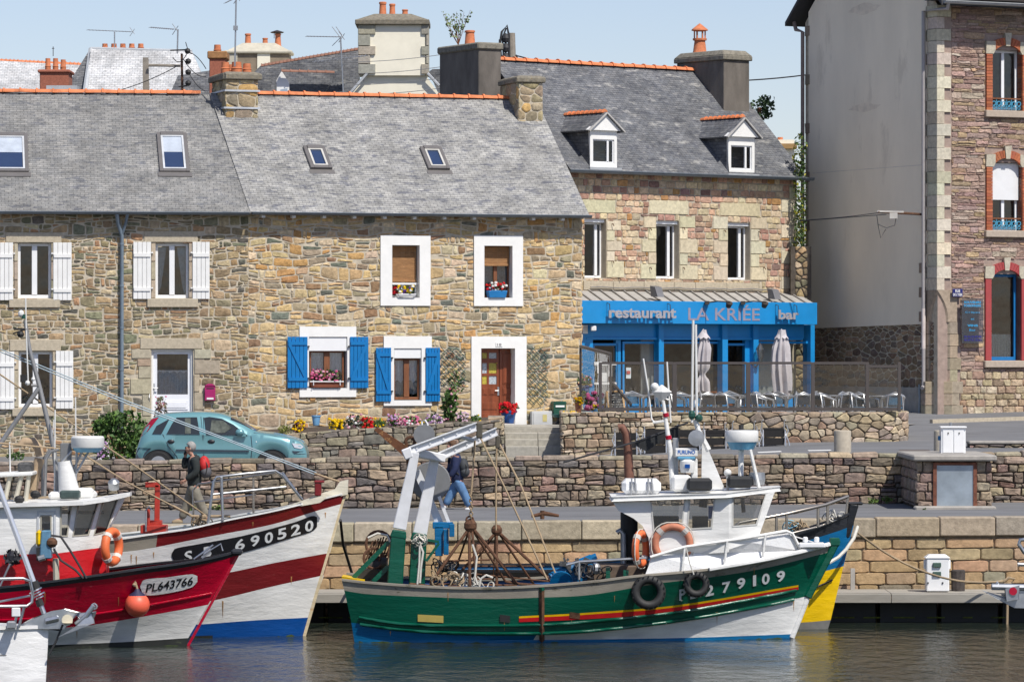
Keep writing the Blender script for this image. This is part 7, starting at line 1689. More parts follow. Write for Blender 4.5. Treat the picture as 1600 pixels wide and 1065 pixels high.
for k in range(16): c = P(902+rw.uniform(-22,26), 884+rw.uniform(-12,12), GD-.75+rw.uniform(-.1,.1)); mb.box(c, (rw.uniform(.04,.16), .08, rw.uniform(.04,.14)), Matrix.Rotation(rw.uniform(0,3), 3, 'Y'))
mb.build('winch_fittings', M('fittings_mix', (.10,.10,.10), .5, .4, .5, 20), GRB); mb = MB(); mb.sph(P(932,888,GD-1.), .09, 10, (1,1,1.3)); mb.build('hook_block', GALV, GRB)
mb = MB(); mb.box(P(965,895,GD-.2), (1.2,1.2,.35)); mb.build('fish_hatch', M('hatch_brown', (.12,.085,.06), .8, 0, .4, 6), GRB, bevel=.02); mb = MB(); mb.box(P(950,896,GD-1.1), (.08,.1,.25)); mb.box(P(978,898,GD-1.1), (.1,.1,.2)); mb.build('cleat', GREEN, GRB)
coil(GRB, 925, 896, GD-.9, 26, 12, CABLE)
# ---------------------------------------------------------------- yellow, blue and black boat behind
YD = 84.; YB = thing('fishing_boat', 'yellow and blue wooden boat with black stem, mostly hidden behind the green boat', 'fishing boat', (xat(1150,YD), YD, 0))
yhb = hbshape(1.3, 1.1, .4, 2.3, 1.6, .8)
YL = [[(700,893),(900,892),(1050,874),(1180,850),(1244,837),(1281,824),(1322,806),(1336,798)], [(702,902),(900,902),(1050,886),(1180,862),(1250,847),(1307,830),(1334,820)], [(705,930),(900,935),(1100,925),(1286,892),(1318,884)], [(710,972),(1100,974),(1251,972),(1298,968)], [(712,984),(1100,985),(1251,985),(1293,984)], [(716,1010),(1100,1012),(1280,1010)]]
yh, yn, yu = hull(YB, YD, YL, [0, .15, .45, .9, 1., 1.3], yhb, lambda j, x: j, [BLK, BBLUE, YEL, M('waterline_grey', (.16,.16,.15), .8, 0, .2, 5), SEA], n=48)
gunwale(YB, YD, yn, yu, yhb, BLK, .1, .05, .4, BBLUE, DECK)
mb = MB(); mb.beam(P(1334,786,YD), P(1322,840,YD), .2, .26, up=(0,1,0), w2=.12, h2=.1); mb.box(P(1336,786,YD), (.32,.26,.06)); mb.build('stem', BLK, YB, bevel=.03)
rl = MB(); rl.tube([P(1142,846,YD-1.15), P(1148,822,YD-1.15), P(1156,816,YD-1.12), P(1230,802,YD-.9), P(1290,788,YD-.45), P(1325,775,YD-.1)], .035, 8); rl.tube([P(1325,775,YD-.1), P(1322,806,YD-.1)], .03, 7)
rl.tube([P(1325,775,YD-.1), P(1300,786,YD+.4), P(1240,801,YD+.9)], .03, 7); rl.tube([P(1160,846,YD-1.), P(1240,832,YD-.8), P(1280,822,YD-.45), P(1321,806,YD-.1)], .025, 7)
for x, y0, y1, d in ((1213,806,838,.95),(1229,803,833,.9),(1278,792,822,.5),(1293,788,818,.4)): rl.tube([P(x,y0,YD-d), P(x,y1,YD-d)], .03, 7)
rl.build('pulpit_rail', M('old_stainless', (.42,.38,.33), .3, .9, .1, 5), YB, smooth=60); coil(YB, 1247, 822, YD-.2, 10, 10, ROPE, 'rope_coil'); coil(YB, 1240, 820, YD, 8, 5, M('blue_rope', (.2,.4,.5), .8), 'rope_coil'); coil(YB, 1300, 806, YD-.2, 14, 7, ROPEW, 'rope_coil')
ys_ = Surf([yh]); mb = MB(); q = [ys_.at(x, y, .02) for x, y in ((1276,916),(1288,911),(1300,905))]; mb.tube([p for p in q if p], .02, 5); mb.build('scratch', BLK, yh)
rope('thick white rope hanging from the black stem in a loop over the blue bow', [(1340,822),(1334,840),(1322,858),(1310,870),(1295,879)], [83.9,83.7,83.6,83.5,83.3], .035, ROPEW); rope('thin tan mooring rope from the yellow boat bow sagging right to the pontoon', [(1340,832),(1568,907)], [84,85.6], .022, ROPE, .35); rope('knot of tan rope lying on the pontoon near the grey anchor', [(1568,908),(1576,902),(1585,904),(1580,911),(1570,910),(1574,940),(1573,1000)], 85.5, .03, ROPE)
# ---------------------------------------------------------------- white, dark red and blue boat
SD = 82.; SBB = thing('fishing_boat', 'big white boat SB 690520 with dark red bands and blue waterline', 'fishing boat', (xat(300,SD), SD, 0))
shb = hbshape(1.45, 1.15, .45, 2.3, 1.5, .8)
SL = [[(-160,856),(100,849),(184,843),(240,835),(295,827),(352,814),(428,799),(500,781),(541,771)], [(-160,872),(100,868),(200,861),(240,855),(295,844),(352,833),(428,818),(500,796),(536.5,786)], [(-155,918),(100,916),(250,908),(356,894),(428,879),(515.6,863)], [(-150,962),(100,958),(250,950),(331,938),(428,915),(506,898)], [(-145,984),(150,981),(308,975),(390,969),(483,964)], [(-140,1003),(200,1003),(295,1002),(390,999.5),(474.5,995)], [(-135,1040),(200,1040),(462,1030)]]
sh, sn, su = hull(SBB, SD, SL, [0, .12, .42, .62, .85, 1., 1.35], shb, lambda j, x: (5 if (j == 0 and x < 238) else j), [DRED, BWHITE, DRED, BWHITE, DBLUE, GWOOD, SEA], n=64)
for p_ in sh.data.polygons:
 if p_.center.z+WL[sh.name].z < -.02: p_.material_index = 6
gunwale(SBB, SD, sn, su, shb, BWHITE, .1, .03, .45, BWHITE, DECK)
SS = Surf([sh]); mb = MB(); T = lambda u: (266+233*u, 871-55*u+3*math.sin(u*3.14)); top = [(268,864),(272,857),(300,851),(380,836),(460,815),(488,805),(495,807)]; bot = [(268,868),(272,878),(300,878),(380,862),(460,838),(488,829),(495,822)]
SS.strip(mb, top, bot, 50, .012); mb.build('number_board', M('board_black', (.012,.012,.015), .35), sh)
mb = MB()
for ch_, x0, y0, w_ in (('S',288,878,12),('B',318,871,12),('6',367,860,15),('9',391,854,14),('0',413,849,13),('5',433,843,14),('2',454,837,15),('0',476,831,13)): text_px(SS, mb, ch_, x0, y0, x0+w_, y0-w_*.25, 17, .02, .025)
mb.build('registration_number', LW, sh)
mb = MB(); mb.plate([P(x,y,SD-.08) for x, y in ((449,790),(480,779),(503,770),(523,764),(531,752),(544,749),(543,772),(500,783))], [], (0,.16,0)); mb.plate([P(x,y,SD-.55) for x, y in ((449,794),(478,781),(500,775),(515,773),(500,785))], [], (0,.05,0)); mb.build('bow_bulwark', boatp('cream_paint', (.68,.64,.52), .68, (.45,.30,.12)), SBB)
mb = MB(); mb.beam(P(542,760,SD), P(475,995,SD), .06, .06, up=(0,1,0)); mb.build('stem', boatp('stem_cream', (.62,.52,.34), .6, (.45,.22,.06)), SBB)
mb = MB(); mb.box(P(497,762,SD-.1), (.13,.3,.3)); mb.box(P(499,752,SD-.1), (.2,.34,.05)); mb.build('bollard', DRED, SBB, bevel=.02)
cr = MB(); cr.beam(P(245,832,SD-.5), P(246,757,SD-.5), .1, .1, up=(0,1,0)); cr.beam(P(227,757,SD-.5), P(249,757,SD-.5), .1, .1); cr.box(P(241,826,SD-.5), (.5,.5,.16)); cr.box(P(241,818,SD-.5), (.3,.3,.14)); cr.tube([P(232,820,SD-.7), P(232,795,SD-.7)], .03); cr.build('red_crane', M('crane_red', (.42,.035,.02), .5, 0, .2, 8, rust=.62, rustc=(.3,.12,.08)), SBB, bevel=.01)
mb = MB(); tp(mb, [(228,830),(228,797),(233,790),(237,797)], SD-.8, .02); mb.build('hook_bar', GALV, SBB)
rl = MB(); rl.tube([P(325,818,SD-1.2), P(334,752,SD-1.2), P(338,745,SD-1.2), P(380,740,SD-1.1), P(430,735,SD-.9), P(441,742,SD-.8), P(472,780,SD-.6)], .028, 8); rl.tube([P(346,745,SD-1.2), P(348,813,SD-1.2)], .028, 8); rl.tube([P(332,772,SD-1.2), P(447,760,SD-.85)], .022, 8); rl.tube([P(441,738,SD-.7), P(471,779,SD-.5)], .028, 8); rl.build('bow_rail', STEEL, SBB, smooth=60)
rl = MB(); rl.tube([P(302,822,SD+1.), P(302,765,SD+1.), P(310,756,SD+1.), P(360,749,SD+.9), P(430,738,SD+.7)], .022, 7); rl.tube([P(302,784,SD+1.), P(400,772,SD+.9)], .018, 6); rl.tube([P(396,745,SD+.8), P(396,801,SD+.8)], .022, 6); rl.build('far_rail', M('old_stainless'), SBB, smooth=60)
coil(SBB, 312, 815, SD-.6, 12, 10, ROPE, 'rope_coil'); rope('black mooring line hanging from the white boat bow down to the pontoon', [(532,812),(536,850),(552,902),(556,915)], [82,83,85.4,85.7], .03, CABLE)
# ---------------------------------------------------------------- red boat
RD = 79.3; RBT = thing('fishing_boat', 'red and white fishing boat PL643766 with white wheelhouse at the left', 'fishing boat', (xat(50,RD), RD, 0))
rhb = hbshape(1.4, 1.15, .5, 2.3, 1.6, .85)
RLn = [[(-420,936),(-200,934),(0,919),(137,902),(228,889),(300,879),(352,868),(374,861)], [(-420,942),(-200,940),(0,926),(137,908),(228,895),(300,884),(352,873),(371,866)], [(-415,996),(-100,992),(76,982),(148,975),(300,949),(325,944)], [(-410,1004),(0,1007),(76,1007),(200,1002),(294,996)], [(-408,1016),(0,1018),(76,1018),(200,1014),(292,1008)], [(-405,1060),(0,1060),(200,1055),(282,1044)]]
rh_, rn, ru = hull(RBT, RD, RLn, [0, .06, .6, .96, 1., 1.3], rhb, lambda j, x: j, [BLK, RED, boatp('pale_grey_white', (.56,.56,.54), .66, (.44,.43,.39)), SEA, SEA], n=64)
gunwale(RBT, RD, rn, ru, rhb, BLK, .12, .04, .4, RED, DECK)
RS = Surf([rh_]); mb = MB(); RS.strip(mb, [(219,914),(224,905),(260,901),(300,896),(308,899)], [(219,917),(224,928),(260,926),(300,916),(308,908)], 24, .012); mb.build('number_board', BWHITE, rh_)
mb = MB(); text_px(RS, mb, 'PL643766', 227, 925, 300, 913, 14, .02, .02, 1., slant=.18); mb.build('registration_number', M('letter_black', (.012,.012,.015), .4), rh_)
mb = MB(); q = [RS.at(*lerp_line([(0,968),(76,964),(150,958),(300,932),(330,926)], i/30), .01) for i in range(31)]; mb.tube([p for p in q if p], .02, 5); mb.build('rubbing_strake', RED, rh_, smooth=60)
mb = MB(); mb.box(P(370,862,RD), (.22,.3,.12)); mb.build('stem_head', BLK, RBT, bevel=.04); mb = MB(); mb.beam(P(372,866,RD), P(294,1008,RD), .05, .05, up=(0,1,0)); mb.build('stem', RED, RBT)
# wheelhouse of the red boat
RW = RD-1.0
def RDf(x, y): return RW+max(0, x-92)/FP*79*.75
mb = MB(); side = [(-60,786),(88,786),(88,864),(-60,868)]
door_w = [(65,806),(78.5,806),(78.5,833),(65,833)]; pp(mb, side, RW, .05, [door_w]); fw_ = [[(96,790),(111,789),(104,836),(96,836)], [(124,787),(153,785),(137,834),(115,836)], [(162,785),(183,781),(166,829),(148,834)]]
pp(mb, [(88,786),(195,778),(165,832),(165,854),(88,864)], 0, .05, fw_, Df=RDf)
a_, b_, c_ = P(195,778,RDf(195,0)), P(165,832,RDf(165,0)), P(165,854,RDf(165,0)); mm = lambda q: Vector((q.x, 2*RD-q.y, q.z)); mb.add([a_, b_, c_, mm(c_), mm(b_), mm(a_)], [(0,1,4,5),(1,2,3,4)]); pp(mb, side, 2*RD-RW, .05); mb.add([mm(P(x,y,RDf(x,y))) for x, y in ((88,786),(195,778),(165,832),(165,854),(88,864))], [(0,1,2,3,4)])
rwh = mb.build('wheelhouse', BWHITE, RBT)
mb = MB(); pp(mb, [(-60,868),(88,864),(88,912),(-60,925)], RW, .05); pp(mb, [(88,864),(165,854),(165,902),(88,912)], 0, .05, Df=RDf); d_ = P(165,902,RDf(165,0)); mb.add([c_, d_, mm(d_), mm(c_)], [(0,1,2,3)]); mb.build('wheelhouse_base', boatp('bright_red', (.50,.01,.015), .8, (.35,.1,.08)), RBT)
for w_ in fw_+[door_w]:
 f = RDf; mb = MB(); mb.add([P(x,y,f(x,y)+.02) for x, y in w_], [(0,1,2,3)]); mb.build('cabin_window', CABG, rwh); cx = sum(q[0] for q in w_)/4; cy = sum(q[1] for q in w_)/4; g = [(x+(2 if x > cx else -2), y+(2 if y > cy else -2)) for x, y in w_]
 mb = MB(); mb.plate([P(x,y,f(x,y)-.012) for x, y in g], [[P(x,y,f(x,y)-.012) for x, y in w_]], (0,.02,0)); mb.build('window_seal', M('seal_old', (.36,.34,.28), .8), rwh)
mb = MB(); mb.plate([P(x,y,RW-.02) for x, y in ((58,797),(87,797),(87,862),(58,862))], [[P(x,y,RW-.02) for x, y in ((61,800),(84,800),(84,860),(61,860))]], (0,.03,0)); mb.build('door_frame', M('shade_grey_paint', (.55,.57,.60), .5), rwh); mb = MB(); mb.box(P(120,800,RD+.2), (1.,.3,.05)); mb.box(P(128,833,RD), (.9,.4,.2)); mb.build('console', M('fittings_dark'), rwh)
N_ = [P(-60,788,RW-.12), P(60,785,RW-.14), P(130,783,RW-.1), P(170,777,RW+.25), P(203,769,RD-.2)]; F_2 = [mm(q) for q in N_]; topp = N_+F_2[::-1]; k_ = len(topp); mb = MB(); mb.add(topp+[q-Vector((0,0,.07)) for q in topp], [tuple(range(k_)), tuple(range(2*k_-1, k_-1, -1))]+[(i,(i+1)%k_,k_+(i+1)%k_,k_+i) for i in range(k_)]); mb.build('wheelhouse_roof', BWHITE, RBT)
gbox(RBT, 'roof_hatch', 75, 768, 145, 780, RD-.4, .9, BWHITE, .05); gbox(RBT, 'roof_box', 93, 766, 124, 779, RW+.1, .3, M('green_grey_box', (.05,.075,.07), .4, 0, .3, 9), .03); gbox(RBT, 'roof_box', 118, 762, 144, 772, RD-.2, .4, BWHITE, .05)
mb = MB(); mb.tube([P(108,768,RD-.3), P(101,720,RD-.3)], [.2,.13], 14); mb.build('mast_trunk', BWHITE, RBT, smooth=50); gbox(RBT, 'mast_box', 94, 692, 111, 720, RD-.3, .15, M('flange_grey'), .01)
radar(RBT, 111, 163, 681, 706, RD-.3, 699)
mb = MB();
for (a, b) in (((128,706),(100,764)),((138,706),(104,766)),((112,704),(96,722)),((120,706),(118,758))): tp(mb, (a, b), RD-.3, .022)
mb.build('radar_strut', GALV, RBT)
mb = MB(); mb.lathe([(.01,0),(.1,.0),(.11,.14),(.05,.2)], P(178,763,RD-.2), Matrix.Rotation(.4, 3, 'X'), n=14); mb.build('flood_lamp', GALV, RBT, smooth=40)
px_tube(RBT, 'exhaust_pipe', [(33,696),(38,690),(52,690),(60,700),(63,712)], RD+.6, .09, M('exhaust_beige', (.42,.31,.20), .8, 0, .2, 6), 12); px_tube(RBT, 'exhaust_pipe', [(62,716),(46,782)], RD+.6, .1, M('exhaust_beige'), 12)
for c in ((30,780),(55,772)): mb = MB(); mb.sph(P(c[0],c[1],RW), .1, 10, (1,.7,.8)); mb.build('black_lamp', BLACKR, RBT)
mb = MB(); bpx(mb,-20,742,56,738,6,6,RD+.3,1.2); mb.build('canopy_roof', BWHITE, RBT, bevel=.02); gbox(RBT, 'canopy_box', 27, 722, 50, 738, RD, .4, M('fittings_mix'), .04)
mb = MB()
for (a, b) in (((16,742),(8,780)),((34,742),(24,782)),((45,742),(40,782))): tp(mb, (a, b), RD-.2, .045)
mb.build('canopy_leg', M('beige_paint', (.5,.47,.38), .6), RBT); gbox(RBT, 'canopy_window', 14, 745, 32, 778, RD, .04, CABG, 0)
mb = MB(); tp(mb, [(39,500),(46,545),(62,605),(84,700),(92,775)], RD+.2, [.035,.04,.045,.05,.055]); tp(mb, [(61,606),(0,694),(-30,735)], RD+.2, .045); tp(mb, [(49,602),(62,602)], RD+.2, .03); tp(mb, [(70,775),(72,716),(80,705),(92,702)], RD, .03); tp(mb, [(66,775),(66,720),(78,702)], RD+.6, .03); mb.build('tripod_mast', M('mast_grey', (.30,.30,.30), .5, .4, .1, 5), RBT, smooth=60)
mb = MB(); tp(mb, [(40,466),(41,520),(44,598)], RD, .014); tp(mb, [(86,640),(85,775)], RD, .014); tp(mb, [(118,620),(119,760)], RD+.3, .012); tp(mb, [(15,690),(16,740)], RD, .015); tp(mb, [(84,655),(80,702)], RD+.3, .01); mb.build('whip_aerial', RADW, RBT)
mb = MB(); mb.sph(P(33,490,RD), .06, 10, (1,1,1.2)); mb.build('masthead_light', RADW, RBT); mb = MB(); mb.tube([P(37,491,RD), P(37,498,RD)], .045, 10); mb.build('green_light', M('lamp_green'), RBT)
mb = MB(); mb.box(P(37,591,RD), (.12,.12,.14)); mb.sph(P(32,522,RD), .07, 8); mb.box(P(30,514,RD), (.2,.05,.04)); tp(mb, [(20,521),(42,514)], RD, .015); mb.build('mast_fittings', BLACKR, RBT); mb = MB(); mb.sph(P(43,598,RD-.1), .05, 8); mb.sph(P(52,592,RD-.1), .04, 8); mb.build('small_lamp', RADW, RBT)
# hauler, bag, life ring, fender
mb = MB(); bpx(mb,72,828,72,872,13,18,RW-.25,.25); mb.build('net_hauler', M('hauler_blue', (.10,.22,.33), .5, 0, .2, 8), RBT, bevel=.02); mb = MB(); bpx(mb,61,827,61,853,8,8,RW-.25,.25); mb.build('hauler_guard', YEL, RBT, bevel=.05); mb = MB(); mb.sph(P(81,847,RW-.35), .11, 10, (1,.8,.9)); mb.build('hauler_motor', RUSTM, RBT); mb = MB(); bpx(mb,61,855,61,875,7,6,RW-.25,.2); mb.build('hauler_block', BLACKR, RBT); mb = MB(); mb.tube([P(60,873,RW-.4), P(70,870,RW-.4)], .06, 10); mb.build('hauler_boss', GALV, RBT); px_tube(RBT, 'hauler_post', [(87,872),(88,910)], RW-.2, .06, M('beige_paint'))
for pts in ([(80,836),(95,838),(110,860),(125,885),(135,903)], [(84,857),(95,875),(118,890),(130,903)]): px_tube(RBT, 'hose', pts, RW-.3, .022, CABLE)
mb = MB(); leaf_quads(mb, P(20,871,RW-.2), .15, .1, .17, 60, .12, rw); mb.sph(P(20,871,RW-.2), .13, 10, (1,.7,1.1)); mb.build('black_bag', M('black_plastic', (.02,.02,.025), .35), RBT); px_tube(RBT, 'pole', [(0,915),(16,880)], RW-.3, .02, GALV)
lb = thing('life_ring', 'bright orange life ring seen edge on at the front of the red boat wheelhouse', 'life ring', P(175,854,RD-.5)); ax = Vector((.93,-.36,0)); mb = MB(); mb.torus(P(175,854,RD-.5), .29, .085, ax, 28, 10); mb.build('ring', LIFEO, lb, smooth=60); q = ax.to_track_quat('Z', 'Y').to_matrix(); c = P(175,854,RD-.5); mb = MB()
for k in range(4): an = math.pi/4+k*math.pi/2; d2 = q@Vector((math.cos(an), math.sin(an), 0)); tn = q@Vector((-math.sin(an), math.cos(an), 0)); MB().tube([c+d2*.29-tn*.04, c+d2*.29+tn*.04], .093, 10).build('band', M('band_pale', (.6,.57,.52), .5), lb)
p = RS.at(210,936,.2); fn = thing('buoy_fender', 'round orange buoy fender hanging on a short rope against the red hull', 'fender', p); mb = MB(); mb.sph(p, .235, 24); mb.build('ball', M('fender_orange', (.80,.13,.07), .45, 0, .1, 6, rust=.68, rustc=(.6,.25,.15)), fn, smooth=60); mb = MB(); mb.lathe([(.19,.13),(.14,.2),(.06,.25),(.035,.3)], p, n=18); mb.build('collar', M('navy_rubber', (.02,.02,.06), .6), fn, smooth=60); mb = MB(); mb.tube([p+Vector((0,0,.29)), P(210,905,p.y), P(209,890,p.y+.1)], .022, 6); mb.sph(P(210,913,p.y), .04, 8); mb.build('lanyard', ROPE, fn)
mb = MB(); tp(mb, [(303,873),(318,862),(333,851)], RD-.1, .02); tp(mb, [(318,866),(330,858),(345,849),(348,860)], RD-.2, .016); mb.box(P(322,866,RD-.1), (.2,.06,.05), Matrix.Rotation(-.6, 3, 'Y')); mb.build('small_anchor', STEEL, RBT)
rope('pale blue upper stay running from the upper left down to the white boat bow', [(-20,537),(200,627),(494,738)], [79.5,80.3,82], .011, M('stay_blue', (.38,.47,.52), .5)); rope('pale blue lower stay running beside the upper one down to the white boat bow', [(-20,541),(200,631),(360,690),(492,741)], [79.5,80.3,81,82], .011, M('stay_blue')); rope('brown tail rope joining the two blue stays to the dark red bollard', [(491,739),(505,744),(530,752)], 82, .022)
rope('tan stay from the upper left mast down behind the radar to the white boat deck', [(-20,571),(137,678),(200,720),(326,808)], [79.3,80,80.5,81.5], .016); rope('second tan stay ending in a splice on the foredeck of the white boat', [(-20,690),(120,703),(200,754),(270,790),(326,818)], [79.3,79.3,80.5,81,81.4], .016); rope('short tan rope lying from the splice along the foredeck of the white boat', [(270,790),(300,806),(360,806)], 81.2, .026)
def weed(surf, ln, root, mat=None, h=3.2):
 mb = MB(); n = 90; a = [lerp_line(ln, .01+.97*i/n) for i in range(n+1)]; up = [(x, y-h*rw.uniform(.3,1.2)) for x, y in a]; surf.decal(mb, up+a, [(i, i+1, n+2+i, n+1+i) for i in range(n)], .006); mb.build('weed_line', mat or M('waterline_weed', (.05,.075,.02), .9, 0, .5, 12), root)
weed(GS, GLs[5], gh); weed(SS, SL[5], sh, None, 5); weed(RS, RLn[4], rh_)
RSTK = M('rust_streak', (.42,.22,.07), .8, 0, .3, 10)
def streak(surf, root, x, y, L, w_=1.2):
 mb = MB(); n = 8; l = [(x-w_*(1-i/n)*rw.uniform(.5,1), y+L*i/n) for i in range(n+1)]; r = [(x+w_*(1-i/n)*rw.uniform(.5,1)+.2, y+L*i/n) for i in range(n+1)]; surf.decal(mb, l+r, [(i, i+1, n+2+i, n+1+i) for i in range(n)], .007); mb.build('rust_streak', RSTK, root)
for x, y, L in ((348,938,26),(395,815,7),(205,866,14),(213,868,18),(240,862,9),(508,800,9),(455,900,12)): streak(SS, sh, x, y, L)
for x, y, L in ((893,964,12),(788,971,14),(1178,886,12),(700,925,14),(960,930,10),(1240,936,18),(610,985,8),(1120,955,20)): streak(GS, gh, x, y, L, .8)
for x, y, L in ((185,932,14),(70,925,18),(260,912,10),(330,946,6),(120,985,12)): streak(RS, rh_, x, y, L, .8)
# ---------------------------------------------------------------- sailing yacht bow, bottom left, and anchor at the right edge
VD = 60.; VB = thing('sailing_yacht', 'white yacht bow with pulpit, roller furler and steel anchor in the bottom left corner', 'yacht', (xat(10,VD), VD, 0))
vhb = hbshape(1.3, 1.0, .3, 1.8, 1.4, .9); VW = boatp('gelcoat', (.80,.80,.80), .85, (.7,.7,.7), .2)
VLn = [[(-700,986),(0,983),(76,981)], [(-690,1060),(0,1066),(71,1068)], [(-690,1150),(0,1152),(62,1152)], [(-690,1190),(0,1195),(55,1195)]]
vh, vn, vu = hull(VB, VD, VLn, [0, .35, 1, 1.3], vhb, lambda j, x: 0, [VW], n=48); gunwale(VB, VD, vn, vu, vhb, VW, 1.3, .05, .1)
vs_ = Surf([vh]); mb = MB(); vs_.strip(mb, [(-40,1021),(10,1022)], [(-40,1023),(10,1023)], 6, .01); mb.build('pinstripe', BLK, vh)
rl = MB(); tp(rl, [(-60,905),(36,903),(47,907),(51,925),(50,940),(42,946),(-60,947)], [VD-.6,VD-.4,VD-.35,VD-.3,VD-.3,VD-.35,VD-.6], .022, 8); tp(rl, [(38,947),(29,980)], VD-.3, .02); tp(rl, [(29,947),(22,980)], VD-.35, .02); tp(rl, [(-20,943),(47,930)], VD-.2, .016); rl.build('pulpit', STEEL, VB, smooth=60)
gbox(VB, 'pulpit_clamp', 18, 949, 31, 963, VD-.45, .1, WPLAST, .01); gbox(VB, 'deck_cleat_box', 10, 970, 24, 982, VD-.5, .15, GALV, .02)
mb = MB(); tp(mb, [(-60,610),(0,765),(27,838),(52,908)], VD, .04, 10); mb.build('furled_forestay', M('foil_white', (.66,.68,.72), .3, .5, .04, 3), VB, smooth=60); mb = MB(); tp(mb, [(52,908),(57,922)], VD, .07, 12); tp(mb, [(60,936),(64,946)], VD, .055, 12); mb.build('furler_black', BLACKR, VB); mb = MB();
for k in range(4): tp(mb, [(55+k*2.2,921+k*3.6),(56+k*2.2,923+k*3.6)], VD, .1 if k % 2 == 0 else .06, 14)
mb.build('furler_drum', STEEL, VB); mb = MB(); tp(mb, [(64,945),(70,961)], VD, .035, 8); mb.build('turnbuckle', STEEL, VB)
an = MB(); pp(an, [(30,978),(48,966),(80,956),(100,953),(122,957),(110,970),(100,980),(70,980)], VD-.1, .12); an.tube([P(70,970,VD-.1), P(92,965,VD-.1)], .05, 8); an.build('bow_roller', M('brushed_steel', (.50,.52,.54), .35, .9, .15, 8), VB, bevel=.02)
mb = MB(); tp(mb, [(105,972),(105,972.5)], VD-.2, .08, 14); mb.tube([P(105,968,VD-.22), P(105,968,VD-.05)], .08, 14); mb.build('roller_wheel', M('roller_cream', (.6,.55,.42), .6), VB)
fl = MB(); fl.plate([P(96,992,VD-.2), P(120,976,VD-.2), P(142,956,VD), P(150,957,VD+.1), P(146,966,VD+.1), P(147,973,VD), P(135,977,VD-.2)], [], (0,.06,0)); fl.tube([P(118,975,VD-.05), P(134,962,VD-.05), P(147,945,VD-.05)], .035, 8); fl.torus(P(147,947,VD-.05), .04, .016, (0,-1,0), 10, 5); fl.plate([P(118,960,VD), P(140,958,VD+.3), P(150,957,VD+.3), P(128,968,VD)], [], (0,0,.02)); fl.build('anchor', M('galvanised_anchor', (.36,.38,.41), .35, .6, .2, 6), VB, bevel=.01)
px_tube(VB, 'anchor_line', [(98,975),(88,1000),(77,1022)], VD-.1, .016, CABLE)
AN = thing('anchor', 'grey steel plough anchor on a bow roller with a red dot at the right edge', 'anchor', P(1580,935,62)); mb = MB(); tp(mb, [(1549,916),(1600,917),(1640,918)], 62, .05, 8); pp(mb, [(1542,925),(1565,932),(1575,935),(1585,920),(1640,905),(1640,950),(1585,948),(1570,942)], 62, .1); pp(mb, [(1572,920),(1592,915),(1592,935),(1574,938)], 61.9, .1); mb.build('fluke', M('galvanised_anchor'), AN, bevel=.01)
mb = MB(); mb.tube([P(1583,923,61.88), P(1583,923,61.9)], .06, 14); mb.build('red_dot', RED, AN); mb = MB(); tp(mb, [(1640,885),(1612,872),(1600,862),(1592,850),(1594,843),(1604,842),(1640,850)], 62, .03, 8); tp(mb, [(1590,881),(1640,883)], 62, .03, 8); tp(mb, [(1557,912),(1558,908),(1560,912)], 62, .015, 5); mb.build('pulpit_hook', STEEL, AN, smooth=60)
# ================================================================ teal hatchback
CD_ = 99.1; CW = .8
TEAL = M('teal_car_paint', (.16,.35,.38), .28, .25, .04, 1.5, spec=.6, coat=.7); CG = M('car_glass', (.025,.03,.032), .06, 0, .2, 1.5, spec=.8); CTR = M('grey_bumper', (.035,.05,.07), .6)
car = thing('parked_car', 'teal five door hatchback parked behind the low stone wall facing right', 'car', (xat(345,CD_), CD_, zst(xat(345,CD_), CD_)))
TOP = [(211,702),(214,694),(217,684),(223,669),(234,655),(247,648.5),(265,645.6),(310,644),(338,645.6),(354,649.6),(377,660),(401,673),(427,677),(454,683),(470,689),(476,697),(478.5,706)]
BELT = [(211,706),(216,694),(224,681),(240,678.5),(330,679.5),(390,680),(401,678),(427,681.5),(454,687),(470,693),(476,701),(478.5,709)]
DN = CD_-CW
def car_st(x):
 zt = zat(lerp_line(TOP, (x-211)/267.5)[1], DN); zb = min(zat(lerp_line(BELT, (x-211)/267.5)[1], DN), zt-.02)
 zs = zat(735, DN) if 216 < x < 474 else zat(727, DN)
 for wx in (247.5, 425):
  r = 26; d = abs(x-wx)
  if d < r: zs = max(zs, zat(727-math.sqrt(r*r-d*d)*.97, DN))
 return zt, zb, min(zs, zb-.02)
def car_y(x, z):   # inset of the side skin from the widest line
 zt, zb, zs = car_st(x); e = min(1, (x-209)/24)*min(1, (480.5-x)/40); plan = .28*(1-math.sqrt(max(0, 1-(1-e)**2)))
 if z <= zb: k = (z-zs)/(zb-zs+1e-6); side = .05*abs(2*k-1.1)**2
 else: k = (z-zb)/(zt-zb+1e-6); side = .03+.2*k
 return plan+side
xs = [211+i*267.5/110 for i in range(111)]; mb = MB(); rings = []
for x in xs:
 zt, zb, zs = car_st(x); pts = []; X = xat(x, DN)
 for z in (zs, zs+(zb-zs)*.3, zs+(zb-zs)*.65, zb-.01, zb+.01, zb+(zt-zb)*.45, zb+(zt-zb)*.85): pts.append((X, DN+car_y(x, z), z))
 dome = min(.05, (zt-zb)*.2); e = min(1, (x-209)/24)*min(1, (480.5-x)/40); yi = car_y(x, zb+(zt-zb)*.85)
 pts += [(X, DN+yi+.07, zt-.02), (X, DN+yi+.22, zt), (X, CD_, zt+.015)]
 pts += [(X, 2*CD_-p[1], p[2]) for p in pts[::-1][1:]]; rings.append(pts)
n = len(rings[0]); mb.v = [Vector(p) for r in rings for p in r]
for i in range(len(xs)-1):
 for k in range(n-1):
  xm = xs[i]; g = 0
  if 357 < xm < 399 and 6 <= k <= n-8: g = 1
  mb.f.append([i*n+k, (i+1)*n+k, (i+1)*n+k+1, i*n+k+1]); mb.m.append(g); mb.c.append(None)
